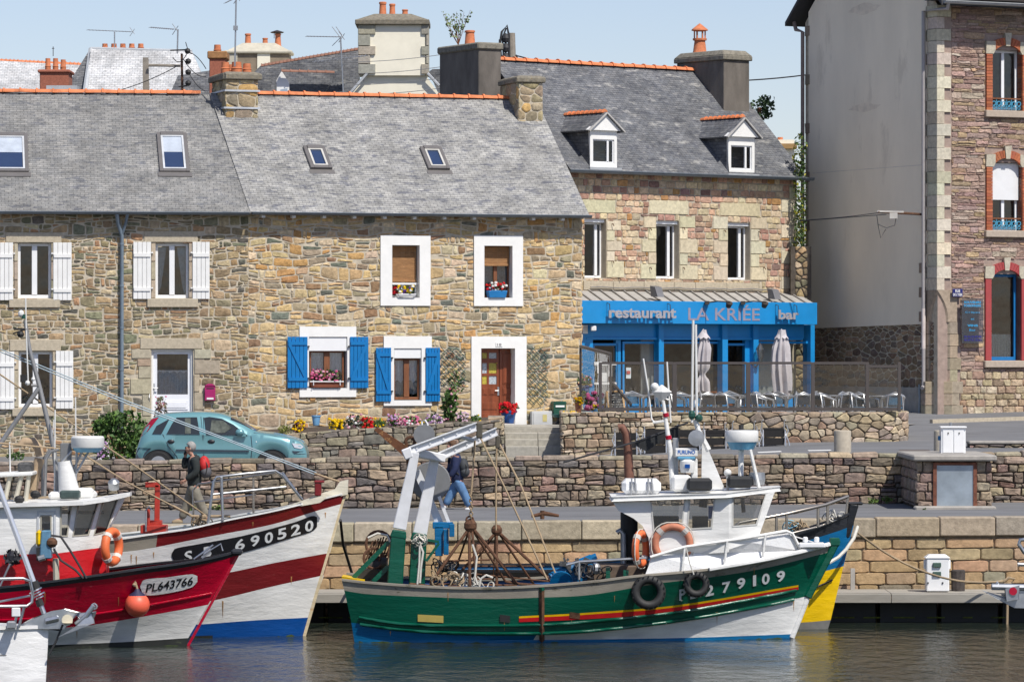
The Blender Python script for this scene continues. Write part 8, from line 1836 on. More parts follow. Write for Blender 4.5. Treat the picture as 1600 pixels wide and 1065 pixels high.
mb.f += [list(range(n)), list(range((len(xs)-1)*n, len(xs)*n))]; mb.m += [0, 0]; mb.c += [None, None]
cb = mb.build('body', [TEAL, CG], car, smooth=40)
def on_car(root, name, pts, mat, off=.012, th=.01):
 P3 = []
 for x, y in pts: z = zat(y, DN); P3.append(Vector((xat(x, DN), DN+car_y(x, z)-off, z)))
 # subdivide the outline so that it follows the skin
 Q = []
 for i in range(len(pts)):
  a, b = pts[i], pts[(i+1) % len(pts)]; m = max(1, int(math.hypot(a[0]-b[0], a[1]-b[1])/4))
  for k in range(m): x, y = a[0]+(b[0]-a[0])*k/m, a[1]+(b[1]-a[1])*k/m; z = zat(y, DN); Q.append(Vector((xat(x, DN), DN+car_y(x, z)-off, z)))
 mb = MB(); mb.plate(Q, [], (0, th, 0)); return mb.build(name, mat, root, smooth=30)
on_car(car, 'side_window', [(237.5,677.8),(244,665),(264,654),(252,678)], CG); on_car(car, 'side_window', [(260,678),(268,662),(275,652),(307,651.5),(312,678.5)], CG); on_car(car, 'side_window', [(318,652.5),(326,651),(346,654),(364,663),(387,680),(322,679)], CG)
for q in ([(288,653),(289,677),(298,677),(297,653)], [(330,656),(328,676),(350,676),(362,668),(348,657)]): on_car(car, 'window_reflection', q, M('painted_reflection', (.10,.11,.09), .1, 0, .6, 6), .016, .002)  # thin mottled plates on the glass, a reflection put into their colour
for q in ([(312.6,655),(316,655),(318.5,720),(315.5,720)],): pass
def groove(pts):
 mb = MB(); mb.tube([Vector((xat(x, DN), DN+car_y(x, zat(y, DN))-.002, zat(y, DN))) for x, y in pts], .009, 4); mb.build('door_gap', CTR, car)
groove([(313,651),(316,680),(318,716),(320,732)]); groove([(254,678),(262,695),(276,712),(281,728)]); groove([(317,652),(318,680),(319,716)]); groove([(392,681),(394,700),(392,716)]); groove([(396,676),(430,681),(460,690)])
for (x, y) in ((267,689.5),(330,689.5)):
 z = zat(y, DN); mb = MB(); mb.sph((xat(x,DN), DN+car_y(x,z), z), .09, 12, (1,.35,.55)); mb.build('door_handle', M('handle_black', (.02,.02,.025), .4), car, smooth=60)
on_car(car, 'side_moulding', [(275,701.5),(389,703),(389,705.6),(275,704.2)], CTR, .025, .02); on_car(car, 'rear_bumper', [(212,708),(216,699),(236,700),(228,708),(222,718),(213,718)], CTR, .02, .02)
on_car(car, 'tail_light', [(218,683),(225,668),(236,654.5),(247,651.5),(240,661),(230,674),(222,680)], M('tail_red', (.28,.01,.03), .2, 0, .1, 4), .014, .01); on_car(car, 'headlight', [(456,692),(469,693),(474,698),(470,701),(460,699)], M('lamp_clear', (.6,.62,.64), .1, .3, .2, 8), .014, .01); on_car(car, 'front_bumper_strip', [(456,704),(478,705),(477,709),(460,708)], CTR, .016, .01)
mb = MB(); mb.sph((xat(375,DN), DN-.06, zat(675,DN)), .11, 14, (1,.7,.75)); mb.box((xat(380,DN), DN-.03, zat(679.5,DN)), (.14,.08,.06)); mb.build('wing_mirror', [TEAL], car, smooth=50); mb = MB(); mb.tube([(xat(258,CD_), CD_, zat(644,CD_)), (xat(252,CD_), CD_, zat(638,CD_))], .008); mb.build('roof_aerial', BLACKR, car); mb = MB(); mb.sph((xat(400.5,DN), DN+.02, zat(690,DN)), .02, 8); mb.build('side_repeater', WPLAST, car)
for wx in (247.5, 425):
 for yy, sg in ((DN+.1, -1), (2*CD_-DN-.1, 1)):
  rot = Matrix.Rotation(math.pi/2*(1 if sg < 0 else -1), 3, 'X'); c = Vector((xat(wx,DN), yy, zat(725,DN))); mb = MB(); mb.lathe([(.17,-.08),(.28,-.085),(.295,-.06),(.295,.06),(.28,.085),(.17,.08)], c, rot, n=32); w_ = mb.build('wheel', BLACKR, car, smooth=40)
  mb = MB(); mb.lathe([(.01,.05),(.05,.055),(.06,.03)], c, rot, n=16); mb.lathe([(.195,.09),(.185,.08),(.18,.04)], c, rot, n=28)
  for k in range(14): an = k*math.pi/7; d = rot@Vector((math.cos(an), math.sin(an), 0)); o_ = rot@Vector((0,0,.055)); mb.beam(c+d*.045+o_, c+d*.19+o_, .04, .015, up=tuple(o_))
  mb.build('hubcap', M('hubcap_silver', (.5,.51,.52), .35, .6, .05, 6), w_, smooth=35); mb = MB(); mb.lathe([(.01,-.02),(.165,-.02)], c, rot, n=20); mb.build('wheel_disc', BLACKR, w_)
 mb = MB()
 for k in range(13): pass
mb = MB(); mb.box((xat(345,CD_), CD_, zat(731,CD_)), (3.2, 1.3, .1)); mb.build('underbody', BLACKR, car)
for wx in (247.5, 425): mb = MB(); mb.box((xat(wx,CD_), CD_, zat(712,CD_)), (.75, 1.45, .4)); mb.build('wheel_arch', BLACKR, car)
# ================================================================ people
def skin(root, name, verts, edges, mat, sub=2, rootv=0):
 """one continuous skinned surface; verts: (point, radius)"""
 me = bpy.data.meshes.new(name); base = WL[root.name]; me.from_pydata([Vector(p)-base for p, r in verts], edges, []); o = bpy.data.objects.new(name, me); COL.objects.link(o); place(o, root, base)
 me.materials.append(mat); m = o.modifiers.new('skin', 'SKIN'); m.use_smooth_shade = True; m.branch_smoothing = .3
 sv = me.skin_vertices[0].data
 for i, (p, r) in enumerate(verts):
  rr_ = r if isinstance(r, tuple) else (r, r); sv[i].radius = rr_; sv[i].use_root = (i == rootv)
 s = o.modifiers.new('subdivision', 'SUBSURF'); s.levels = s.render_levels = sub; return o
SKIN = M('skin', (.45,.24,.17), .6, 0, .06, 12);
def person(label, D, J, H_, mats, bag=None, hair=None, shoes=None, beard=False, face=-1):
 """J: joints in photo pixels with a depth offset"""
 g = {k: P(x, y, D+d) for k, (x, y, d) in J.items()}; foot = min(g['toeL'].z, g['toeR'].z)
 r = thing('person', label, 'person', Vector((g['hip'].x, D, foot-.02))); F = Vector((face, 0, 0))
 V = [(g['hip'], .13), (g['waist'], .125), (g['chest'], .15), (g['neckb'], .1), (g['neck'], .058), (g['head']-Vector((0,0,.075))+F*.02, .07), (g['head'], .092), (g['head']+Vector((0,0,.07)), .082)]
 E = [(i, i+1) for i in range(7)]
 def add(p, q, r0): V.append((q, r0)); E.append((p, len(V)-1)); return len(V)-1
 hands = {}
 for s in 'LR':
  a = add(3, g['sho'+s], .062); b = add(a, g['elb'+s], .045); c = add(b, g['wri'+s], .03); d = (g['wri'+s]-g['elb'+s]).normalized(); h = add(c, g['wri'+s]+d*.06, (.035,.02)); hands[s] = (h, d)
  side = d.cross(Vector((0,1,0))).normalized()
  for k, (o_, l_) in enumerate(((-.03,.06),(-.01,.075),(.01,.07),(.03,.05))):
   f1 = add(h, g['wri'+s]+d*(.09)+side*o_, .0095); f2 = add(f1, g['wri'+s]+d*(.09+l_*.55)+side*o_*1.1+Vector((0,.012,-.005)), .009); add(f2, g['wri'+s]+d*(.08+l_*.7)+side*o_+Vector((0,.035,-.015)), .008)
  t1 = add(c, g['wri'+s]+d*.045+side*.045, .011); add(t1, g['wri'+s]+d*.08+side*.06, .009)
  a = add(0, g['hipj'+s], .1); b = add(a, g['kne'+s], .065); c = add(b, g['ank'+s], .042); add(c, g['toe'+s], (.04,.03))
 add(6, g['head']+F*.105-Vector((0,0,.015)), .016)
 body = skin(r, 'body', V, E, SKIN, 2)
 # clothing
 up = 1.17; V = [(g['hip']-Vector((0,0,.13)), (.19,.17)), (g['waist'], (.185,.165)), (g['chest'], (.205,.18)), (g['neckb'], (.15,.13)), (g['neckb']+Vector((0,0,.03)), (.13,.11)), (g['neck']+Vector((0,0,-.01)), .09)]; E = [(0,1),(1,2),(2,3),(3,4),(4,5)]
 for s in 'LR': n_ = len(V); V += [(g['sho'+s], .105), (g['elb'+s], .082), (g['wri'+s], .062)]; E += [(3, n_), (n_, n_+1), (n_+1, n_+2)]
 skin(r, 'jacket', V, E, mats[0], 2)
 V = [(g['hip']+Vector((0,0,.06)), .17), (g['hip']-Vector((0,0,.04)), .17)]; E = [(0,1)]
 for s in 'LR': n_ = len(V); V += [(g['hipj'+s]-Vector((0,0,.06)), .13), (g['kne'+s], .105), (g['ank'+s]+Vector((0,0,.0)), .088)]; E += [(1, n_), (n_, n_+1), (n_+1, n_+2)]
 skin(r, 'trousers', V, E, mats[1], 2)
 for s in 'LR':
  a, t_ = g['ank'+s], g['toe'+s]; d = (t_-a); mb = MB(); h_ = a-d*.25; h_.z = a.z-.05
  V = [(h_, .062), (a.lerp(t_, .35)-Vector((0,0,.02)), .066), (t_, (.06,.042))]; skin(r, 'shoe', V, [(0,1),(1,2)], shoes, 1)
 mb = MB(); c = g['head']; mb.sph(c+Vector((0,0,.035))-F*.02, .108, 16, (1.02,.92,1.08));
 hh = mb.build('hair', hair, r, smooth=60)
 # trim the hair away from the face
 me = hh.data;
 for v in me.vertices:
  w_ = v.co+WL[hh.name]-c
  if w_.x*face > .02 and w_.z < .075: v.co.x -= face*(w_.x*face-.0)*.95
  if beard is False and w_.z < -.03: v.co.x -= face*max(0, w_.x*face+.03)
 for s_ in (-1, 1): mb = MB(); mb.sph(c+Vector((face*-.005, s_*.092, -.01)), .024, 8, (.8,.4,1.2)); mb.build('ear', SKIN, r, smooth=60)
 for s_ in (-1, 1): mb = MB(); mb.sph(c+F*.088+Vector((0, s_*.032, .012)), .012, 8); mb.build('eye', M('eye_dark', (.02,.015,.01), .2), r)
 mb = MB(); mb.sph(c+F*.088-Vector((0,0,.055)), .018, 8, (.5,1.3,.35)); mb.build('mouth', M('lips', (.30,.10,.09), .6), r)
 return r, g
MJ = dict(head=(297,700,0), neck=(300,711,0), neckb=(303,716,0), chest=(304,727,0), waist=(304,745,0), hip=(303,757,0), shoL=(306,718,-.17), elbL=(307,738,-.22), wriL=(290,749,-.22), shoR=(299,718,.15), elbR=(286,730,.18), wriR=(290,713,.12), hipjL=(304,763,-.08), kneL=(313,786,-.08), ankL=(324,809,-.08), toeL=(316,815,-.08), hipjR=(300,763,.08), kneR=(293,787,.08), ankR=(283,811,.08), toeR=(268,816,.08))
JKT = M('charcoal_jacket', (.018,.024,.024), .85, 0, .25, 9, .006, 18); TRS = M('khaki_trousers', (.19,.175,.14), .9, 0, .2, 8, .008, 14)
man, g = person('man in a dark jacket walking left while holding a phone to his ear', 88., MJ, 1.7, (JKT, TRS), hair=M('grey_hair', (.30,.29,.275), .9, 0, .2, 30), shoes=M('tan_shoe', (.30,.23,.14), .8), beard=True)
mb = MB(); mb.box(g['wriR']+Vector((0,-.03,.1)), (.04,.02,.12), Matrix.Rotation(.3, 3, 'Y')); tag(mb.build('mobile_phone', BLACKR), 'black mobile phone held to the ear of the man with the red backpack', 'phone')
mb = MB(); c = g['head'];
for s_ in (-1,1): mb.torus(c+Vector((-.1,s_*.035,.012)), .022, .004, (1,0,0), 10, 4); mb.tube([c+Vector((-.095,s_*.06,.015)), c+Vector((0,s_*.1,.01))], .004, 4)
mb.build('glasses', BLACKR, man)
def backpack(label, c, w_, h_, mat, mat2, lab='backpack'):
 t_ = thing('backpack', label, 'backpack', Vector(c)-Vector((0,0,h_/2))); mb = MB(); c = Vector(c)
 mb.sph(c+Vector((0,0,h_*.12)), 1, 16, (w_*.5,.17,h_*.42)); mb.build('main_pocket', mat, t_, smooth=60)
 mb = MB(); mb.sph(c+Vector((w_*.12,0,-h_*.2)), 1, 14, (w_*.5,.18,h_*.3)); mb.build('lower_pocket', mat2, t_, smooth=60)
 for s_ in (-1,1): mb = MB(); mb.tube([c+Vector((-w_*.3,s_*.11,h_*.42)), c+Vector((-w_*.9,s_*.12,h_*.3)), c+Vector((-w_*1.1,s_*.13,0)), c+Vector((-w_*.4,s_*.12,-h_*.35))], .018, 6); mb.build('strap', BLACKR, t_, smooth=60)
 mb = MB(); mb.tube([c+Vector((0,-.1,h_*.45)), c+Vector((w_*.35,-.17,h_*.1)), c+Vector((w_*.2,-.18,-h_*.3))], .012, 5); mb.build('zip', BLACKR, t_)
backpack('red and grey backpack on the back of the man walking past the wall', P(319,730,87.95), .25, .46, M('red_nylon', (.50,.02,.02), .7, 0, .15, 10), M('grey_nylon', (.10,.10,.11), .8))
WJ = dict(head=(705,697,0), neck=(708,708,0), neckb=(711,713,0), chest=(713,724,0), waist=(714,739,0), hip=(715,749,0), shoL=(713,715,-.16), elbL=(711,733,-.2), wriL=(703,745,-.2), shoR=(709,715,.14), elbR=(703,733,.16), wriR=(695,743,.16), hipjL=(717,752,-.07), kneL=(725,770,-.07), ankL=(734,792,-.07), toeL=(725,796,-.07), hipjR=(714,752,.07), kneR=(705,771,.07), ankR=(696,789,.07), toeR=(688,793,.07))
wom, g2 = person('person in a navy jacket and blue jeans walking left behind the white gallows', 95., WJ, 1.6, (M('navy_jacket', (.012,.02,.065), .85, 0, .2, 9, .006, 18), M('blue_jeans', (.10,.20,.36), .9, 0, .3, 7, .006, 16)), hair=M('brown_hair', (.10,.05,.025), .8, 0, .2, 30), shoes=M('white_shoe', (.62,.62,.62), .7))
backpack('dark grey backpack on the back of the person in the navy jacket', P(724,731,94.95), .24, .42, M('dark_nylon', (.035,.04,.045), .8), M('dark_nylon2', (.05,.055,.06), .8))
# ================================================================ plants and pots
rl_ = random.Random(77)
LG = [(.05,.11,.025),(.08,.15,.04),(.11,.18,.05),(.035,.07,.02)]; LDK = [(.03,.05,.03),(.05,.07,.04)]
def flowers(mb, c, rx, ry, rz, n, r, cols, up=.2):
 for _ in range(n):
  a = rl_.uniform(0, 6.28); q = math.sqrt(rl_.random()); x, y = q*math.cos(a), q*math.sin(a); z = rl_.uniform(up-1, 1) if rl_.random() < .75 else rl_.uniform(-1, 1)
  p = Vector((c[0]+x*rx, c[1]+y*ry-ry*.3, c[2]+z*rz)); k = rl_.uniform(.7, 1.3); mb.sph(p, r*k, 6, (1,.7,.8), col=rl_.choice(cols))
FLS = .8
def plant(label, x0, y0, x1, y1, D, lc, fc, nl, nf, fr_=.045, cat='flowers', name='flowering_plant', potc=None, poth=0, ls=.09, lsh=.3, ymid=None):
 c = P((x0+x1)/2, (y0+y1)/2, D); k = D/FP; rx, rz = (x1-x0)/2*k, (y1-y0)/2*k; r = thing(name, label, cat, (c.x, D, c.z-rz-poth))
 mb = MB(); leaf_quads(mb, c, rx, min(rx, .35), rz, nl, ls, rl_, cols=lc, shell=lsh); mb.build('foliage', LEAF, r)
 if nf: mb = MB(); flowers(mb, c, rx*.95, min(rx, .35), rz, int(nf*1.3), fr_*.78, fc); mb.build('flowers', PETAL, r)
 if potc: mb = MB(); pr = rx*.72; mb.lathe([(pr*.7,0),(pr,poth*.85),(pr*1.1,poth*.86),(pr*1.1,poth),(pr*.9,poth),(pr*.8,poth*.8),(.01,poth*.8)], (c.x, D, c.z-rz-poth*.75), n=18); mb.build('pot', potc, r, smooth=35)
 return r
YE = [(.75,.50,.01),(.70,.42,.0)]; WH_ = [(.75,.75,.72)]; RE = [(.60,.015,.015),(.5,.01,.02)]; PK = [(.62,.16,.30),(.70,.36,.45),(.55,.10,.22)]; PU = [(.38,.20,.42),(.5,.32,.5)]; PA_ = [(.65,.45,.55),(.6,.5,.6)]
BP = M('blue_pot', (.03,.10,.32), .3); BPL = M('light_blue_pot', (.16,.36,.60), .5); TP = M('clay_pot', (.38,.15,.08), .8)
D = 105.3
bush_ = plant('low mossy green mound at the left end of the garden wall', 433, 664, 458, 680, D, [(.16,.19,.04),(.2,.2,.05)], [], 260, 0, ls=.05, lsh=0, cat='plant', name='moss_mound')
plant('dark red leaved plant above small yellow flowers left of the blue pot', 456, 654, 478, 676, D, [(.12,.02,.05),(.06,.05,.03)], YE, 80, 26)
r = thing('flower_pot', 'pale blue pot hooked above the garden wall', 'pot', P(494,664,105.6)); mb = MB(); c = P(494,664,105.6); mb.lathe([(.08,0),(.11,.22),(.125,.22),(.125,.25),(.1,.25),(.09,.18)], c, n=16); mb.build('pot', BPL, r, smooth=35)
plant('clump of bright yellow flowers on the garden wall', 513, 654, 540, 670, D, LDK, YE, 90, 60)
plant('white flowers over dark foliage next to the yellow clump', 540, 647, 566, 670, D, LDK, WH_+[(.6,.3,.35)], 130, 26)
plant('red geraniums in the middle of the garden wall', 562, 651, 584, 670, D, LG, RE, 90, 36)
plant('leafy plant with a few yellow flowers right of the red geraniums', 582, 653, 603, 669, D, LG, YE, 110, 12, .035)
plant('purple flowers growing above the pink ones by the small blue shuttered window', 604, 647, 628, 668, D, LG, PU+PK[:1], 90, 34, .04)
plant('mass of pink and white flowers below the small blue shuttered window', 622, 650, 658, 667, D, LG, PK+WH_, 120, 60, .045)
plant('small yellow flowers in front of the rusty sheave at the wall top', 650, 658, 664, 666, D-.05, LG, YE, 20, 12, .035)
plant('pale purple flowers in a blue trough left of the climbing rose', 666, 645, 694, 663, D, LG, PA_+PU, 100, 40, .04, potc=BPL, poth=.12)
plant('mauve flowers right of the climbing rose', 712, 643, 732, 660, D, LG, PA_, 60, 30, .04)
plant('dark purple flowers close under the garden wall top beside the yellow flowers', 735, 648, 752, 662, D, LG, YE+WH_, 60, 8, .03)
r = plant('tall climbing rose with pink buds trained up the left trellis', 690, 606, 716, 662, 109.8, LG, PK, 460, 14, .045, ls=.12, cat='climber', name='climbing_rose'); mb = MB(); leaf_quads(mb, P(712,598,110.6), .22, .15, .35, 90, .1, rl_, cols=LG+[(.3,.12,.06)]); mb.build('foliage', LEAF, r)
plant('red geranium in a dark blue pot on the sill of the brown door', 778, 629, 811, 646, 108.6, LG, RE, 110, 55, .055, potc=BP, poth=.33)
plant('row of yellow flowers on the left end of the terrace wall', 878, 643, 906, 650, 104.3, LG, YE, 60, 60, .04)
plant('orange and yellow flowers in a clay pot at the restaurant corner', 896, 621, 911, 632, 108.5, LG, [(.7,.28,.01),(.7,.45,.0)], 60, 24, .04, potc=TP, poth=.3)
plant('pink flowers in a deep blue pot hanging beside the restaurant entrance', 901, 586, 925, 606, 110.5, LG, PK, 150, 14, .04, potc=BP, poth=.3)
plant('trailing green plant below the hanging blue pot', 902, 610, 920, 630, 110.2, LDK+LG[:1], PK, 110, 0, ls=.1)
plant('pink hydrangeas standing beside the screen post at the restaurant entrance', 913, 612, 932, 641, 107.5, LG, PK, 120, 22, .075)
plant('yellow and pink flowers in the blue pot on the lower step of the entrance', 926, 632, 936, 641, 106.5, LG, YE+PK, 30, 14, .04, potc=BPL, poth=.2)
FWb = lambda px, py: FB.w(FB.hit(px,py,.1)[0], .05, FB.hit(px,py,.1)[1])
def winplant(label, x0, y0, x1, y1, fc, potm, phb, n, trough=True):
 a, b, c, d = FB.rect(x0,y0,x1,y1,.0); ce = FB.w((a+b)/2, .02, (c+d)/2); r = thing('window_box', label, 'window box', FB.w((a+b)/2, .0, c-phb)); mb = MB(); leaf_quads(mb, ce, (b-a)/2, .13, (d-c)/2, n, .075, rl_, cols=LG); mb.build('foliage', LEAF, r); mb = MB(); flowers(mb, ce, (b-a)/2, .15, (d-c)/2, n//3, .042, fc); mb.build('flowers', PETAL, r)
 mb = MB(); mb.hexa([FB.w(s,t,z) for s, t, z in ((a+.04,-.1,c-phb),(b-.04,-.1,c-phb),(b-.04,.12,c-phb),(a+.04,.12,c-phb),(a,-.13,c),(b,-.13,c),(b,.14,c),(a,.14,c))]); mb.build('trough', potm, r, bevel=.01); return r
winplant('pink geraniums in a brown trough on the sill of the wider blue shuttered window', 486, 577, 534, 597, PK, M('brown_trough', (.28,.09,.05), .6), .14, 170)
winplant('yellow and purple pansies in a white tray in the left upper window', 620, 446, 649, 459, YE+[(.1,.02,.2),(.75,.75,.7)], WPLAST, .08, 80)
winplant('white and red flowers in a bright blue lattice trough in the right upper window', 761, 441, 791, 454, WH_+RE, M('bright_blue_trough', (.02,.20,.50), .4), .19, 110)
plant('red geranium squeezed in the lower left corner of the left upper window', 612, 446, 621, 460, 111.4, LDK, RE, 20, 20, .04)
r = thing('window_guard', 'white metal bar holding the pink geranium trough', 'rail', FWb(510,600)); mb = MB();
a = FB.hit(484,596,-.14); b = FB.hit(537,596,-.14); mb.tube([FB.w(a[0],-.15,a[1]), FB.w(b[0],-.15,b[1])], .015, 6)
for s in (a[0]+.1, b[0]-.1): mb.tube([FB.w(s,-.15,a[1]+.04), FB.w(s,-.15,a[1]-.1)], .012, 5)
mb.build('bar', WPLAST, r)
bsh = thing('garden_bush', 'big leafy green bush in front of the stone house left of the car', 'bush', (xat(190,107), 107, 2.8)); mb = MB()
for (x, y, rx, rz) in ((170,690,.5,.5),(200,668,.5,.5),(215,690,.4,.6),(180,655,.3,.2),(205,700,.5,.4),(160,665,.25,.25)): leaf_quads(mb, P(x,y,107), rx, .4, rz, 260, .15, rl_, cols=LG+[(.09,.17,.03)])
mb.build('foliage', LEAF, bsh); mb = MB(); mb.tube([(xat(190,107),107,2.7), P(190,690,107)], .05, 6); mb.tube([(xat(186,107),107,2.7), P(172,680,107)], .03, 6); mb.build('stem', WOODB, bsh)
plant('white and mauve flowers at the foot of the green bush', 152, 690, 172, 722, 106.2, LG, WH_+PU, 130, 60, .035); plant('small weeds growing on the ground behind the wall at the far left', 8, 705, 40, 720, 104, LG, [], 120, 0, cat='weeds', name='weed_patch', ls=.08); plant('dry climbing plant with red leaves left of the white door', 240, 618, 262, 672, 108.9, [(.22,.12,.09),(.10,.12,.06),(.3,.22,.18)], PK[:1], 170, 8, .03, ls=.1, cat='climber', name='climbing_plant')
plant('faint purple flowers on the stone wall above the bush', 150, 622, 170, 650, 109.7, LG+[(.25,.1,.2)], PU, 50, 10, .03, cat='climber', name='climbing_plant')
for i, (x, y, lab) in enumerate(((297,797,'left grass tuft at the foot of the rubble wall behind the walking man'),(342,796,'grass tuft at the foot of the rubble wall between the boat rails'),(1362,785,'grass tuft at the foot of the wall left of the stone pier'),(1388,783,'leafy weed at the foot of the wall nearest the stone pier'),(1445,802,'grass tuft at the left corner of the stone pier'))):
 t_ = thing('grass_tuft', lab, 'grass', P(x, y, 95.9 if i < 4 else 92.3)); mb = MB(); leaf_quads(mb, P(x,y-3,95.9 if i < 4 else 92.3), .16, .1, .08, 60, .07, rl_, cols=[(.10,.16,.03),(.07,.12,.03)], shell=0); mb.build('blades', LEAF, t_)
for i in range(14):
 px = rl_.choice((rl_.uniform(1000,1420), rl_.uniform(560,900), rl_.uniform(120,500))); py = rl_.uniform(718,770)
tt = thing('bird_bath', 'teal bird bath on a short stand beside the green letter box', 'bird bath', (xat(873,107), 107, 3.75)); mb = MB(); c = Vector((xat(873,107),107,0)); zb3 = zat(650,107); mb.lathe([(.02,zb3-.02),(.12,zb3-.03),(.19,zb3+.04),(.2,zb3+.05),(.17,zb3+.03),(.01,zb3)], c, n=18); mb.build('bowl', M('teal_metal', (.05,.16,.17), .4), tt, smooth=50); mb = MB(); mb.tube([c+Vector((0,0,zb3-.02)), c+Vector((0,0,3.75))], .04, 8); mb.lathe([(.14,3.72),(.1,3.77),(.03,3.82)], c, n=14); mb.build('stand', DARKF, tt)
# chalkboard
D = 105.6; r = thing('chalkboard', 'wood framed chalkboard with handwritten menu standing behind the glass screen', 'chalkboard', (xat(960,D), D, zat(641,D)-.2)); q = [P(948,612,D+.12), P(972,610,D+.12), P(977,645,D-.1), P(952,645,D-.1)]
mb = MB(); mb.plate(q, [], (0,.02,0)); mb.build('board', M('slate_board', (.02,.022,.025), .7), r); mb = MB()
for a, b in ((0,1),(1,2),(2,3),(3,0)): mb.beam(q[a], q[b], .045, .05, up=(0,1,0))
mb.beam(q[0], P(944,645,D+.5), .05, .05); mb.beam(q[1]+Vector((0,.05,0)), P(970,645,D+.5), .05, .05); mb.build('frame', M('light_wood', (.60,.38,.18), .7, 0, .15, 12), r)
frb = Fr(0, D-.14, 0); mb = MB()
for i, (tx, w0, w1) in enumerate((('Suggestion du', 954,969), ('chef', 957,964), ('Plat du Jour', 953,972), ('grillé', 956,968), ('Moules au cidre', 953,973), ('Kouign amann', 954,974), ('Café', 958,968))):
 a = frb.hit(w0+i*.5, 616+i*3.7)[0]; b = frb.hit(w1+i*.4, 616+i*3.7)[0]; z = frb.hit(960, 617.5+i*3.7)[1]; text_on_frame(mb, frb, tx, a, b, z, z+.035, -.0, 0, 0)
mb.build('chalk_writing', WPAINT, r)
# ================================================================ terrace furniture
TF = tzt-.34
def wire_chair(label, loc, mat, seatm, rot, group):
 r = thing('terrace_chair', label, 'chair', loc, group); L = Vector(loc); rz = Matrix.Rotation(rot, 3, 'Z'); w_ = lambda x, y, z: L+rz@Vector((x, y, z))
 mb = MB(); pts = [w_(-.27,-.25,.0), w_(-.27,-.22,.4), w_(-.28,-.18,.62), w_(-.27,.0,.67)]+[w_(.27*math.cos(math.pi*(1-k/10)), .24*math.sin(math.pi*k/10)+.02, .67+.09*math.sin(math.pi*k/10)) for k in range(11)]+[w_(.27,.0,.67), w_(.28,-.18,.62), w_(.27,-.22,.4), w_(.27,-.25,0)]; mb.tube(pts, .03, 6); mb.build('arm_hoop', mat, r, smooth=60)
 mb = MB(); mb.tube([w_(-.2,.22,0), w_(-.21,.2,.42), w_(-.17,.23,.76), w_(0,.25,.82), w_(.17,.23,.76), w_(.21,.2,.42), w_(.2,.22,0)], .018, 6); mb.build('back_frame', mat, r, smooth=60)
 mb = MB(); mb.plate([w_(-.23,-.22,.42), w_(.23,-.22,.42), w_(.21,.2,.41), w_(-.21,.2,.41)], [], (0,0,.025)); mb.build('seat', seatm, r)
 mb = MB(); mb.plate([w_(-.17,.205,.5), w_(.17,.205,.5), w_(.15,.235,.74), w_(-.15,.235,.74)], [], tuple(rz@Vector((0,.015,0)))); mb.build('backrest', seatm, r)
 return r
ALU = M('aluminium', (.62,.63,.64), .35, .7, .08, 6); WOV = M('dark_weave', (.03,.035,.045), .8, 0, .3, 20); BLW = M('blue_weave', (.05,.13,.22), .8, 0, .3, 20)
tabs = [(1000,107.2),(1078,106.2),(1150,107.6),(1228,106.4),(1300,107.2),(1378,106.2)]
for i, (px, D) in enumerate(tabs):
 c = Vector((xat(px,D), D, TF)); r = thing('terrace_table', ['round cafe table nearest the chalkboard','cafe table left of the folded left parasol','cafe table between the two middle screen posts','cafe table under the folded right parasol','cafe table right of the last blue pilaster','cafe table behind the last pane at the right end'][i], 'table', c, 'cafe tables on the terrace'); mb = MB(); mb.lathe([(.33,.70),(.35,.71),(.35,.73),(.01,.735)], c, n=24); mb.build('table_top', ALU, r, smooth=35); mb = MB(); mb.tube([c, c+Vector((0,0,.7))], .03, 8); mb.build('leg', ALU, r); mb = MB(); mb.lathe([(.24,0),(.22,.02),(.03,.05)], c, n=16); mb.build('base', ALU, r)
k = 0
for i, (px, D) in enumerate(tabs):
 for j, (dx, dy, rt) in enumerate(((-.62,-.1,math.pi/2),(.62,.05,-math.pi/2),(-.2,.65,.1),(.3,-.62,math.pi+.2),(-.75,.62,.8),(.85,-.55,2.4))):
  if (px, j) in ((1378,1),(1378,5)) or D+dy < 104.9: continue
  c = Vector((xat(px,D)+dx+rl_.uniform(-.08,.08), D+dy+rl_.uniform(-.08,.08), TF)); m_ = BLACKR if (k % 3 == 1) else ALU; k += 1
  wire_chair(['%s hooped cafe chair at the left side of the ', '%s hooped cafe chair at the right side of the ', '%s hooped cafe chair behind the ', '%s hooped cafe chair in front of the ', '%s hooped cafe chair behind and left of the ', '%s hooped cafe chair ahead and right of the '][j] % ('black' if m_ is BLACKR else 'silver')+['table by the chalkboard','table left of the left parasol','middle terrace table','table under the right parasol','table right of the restaurant','last terrace table'][i], c, m_, (WOV, BLW)[k % 2], rt+rl_.uniform(-.3,.3), 'hooped cafe chairs on the terrace')
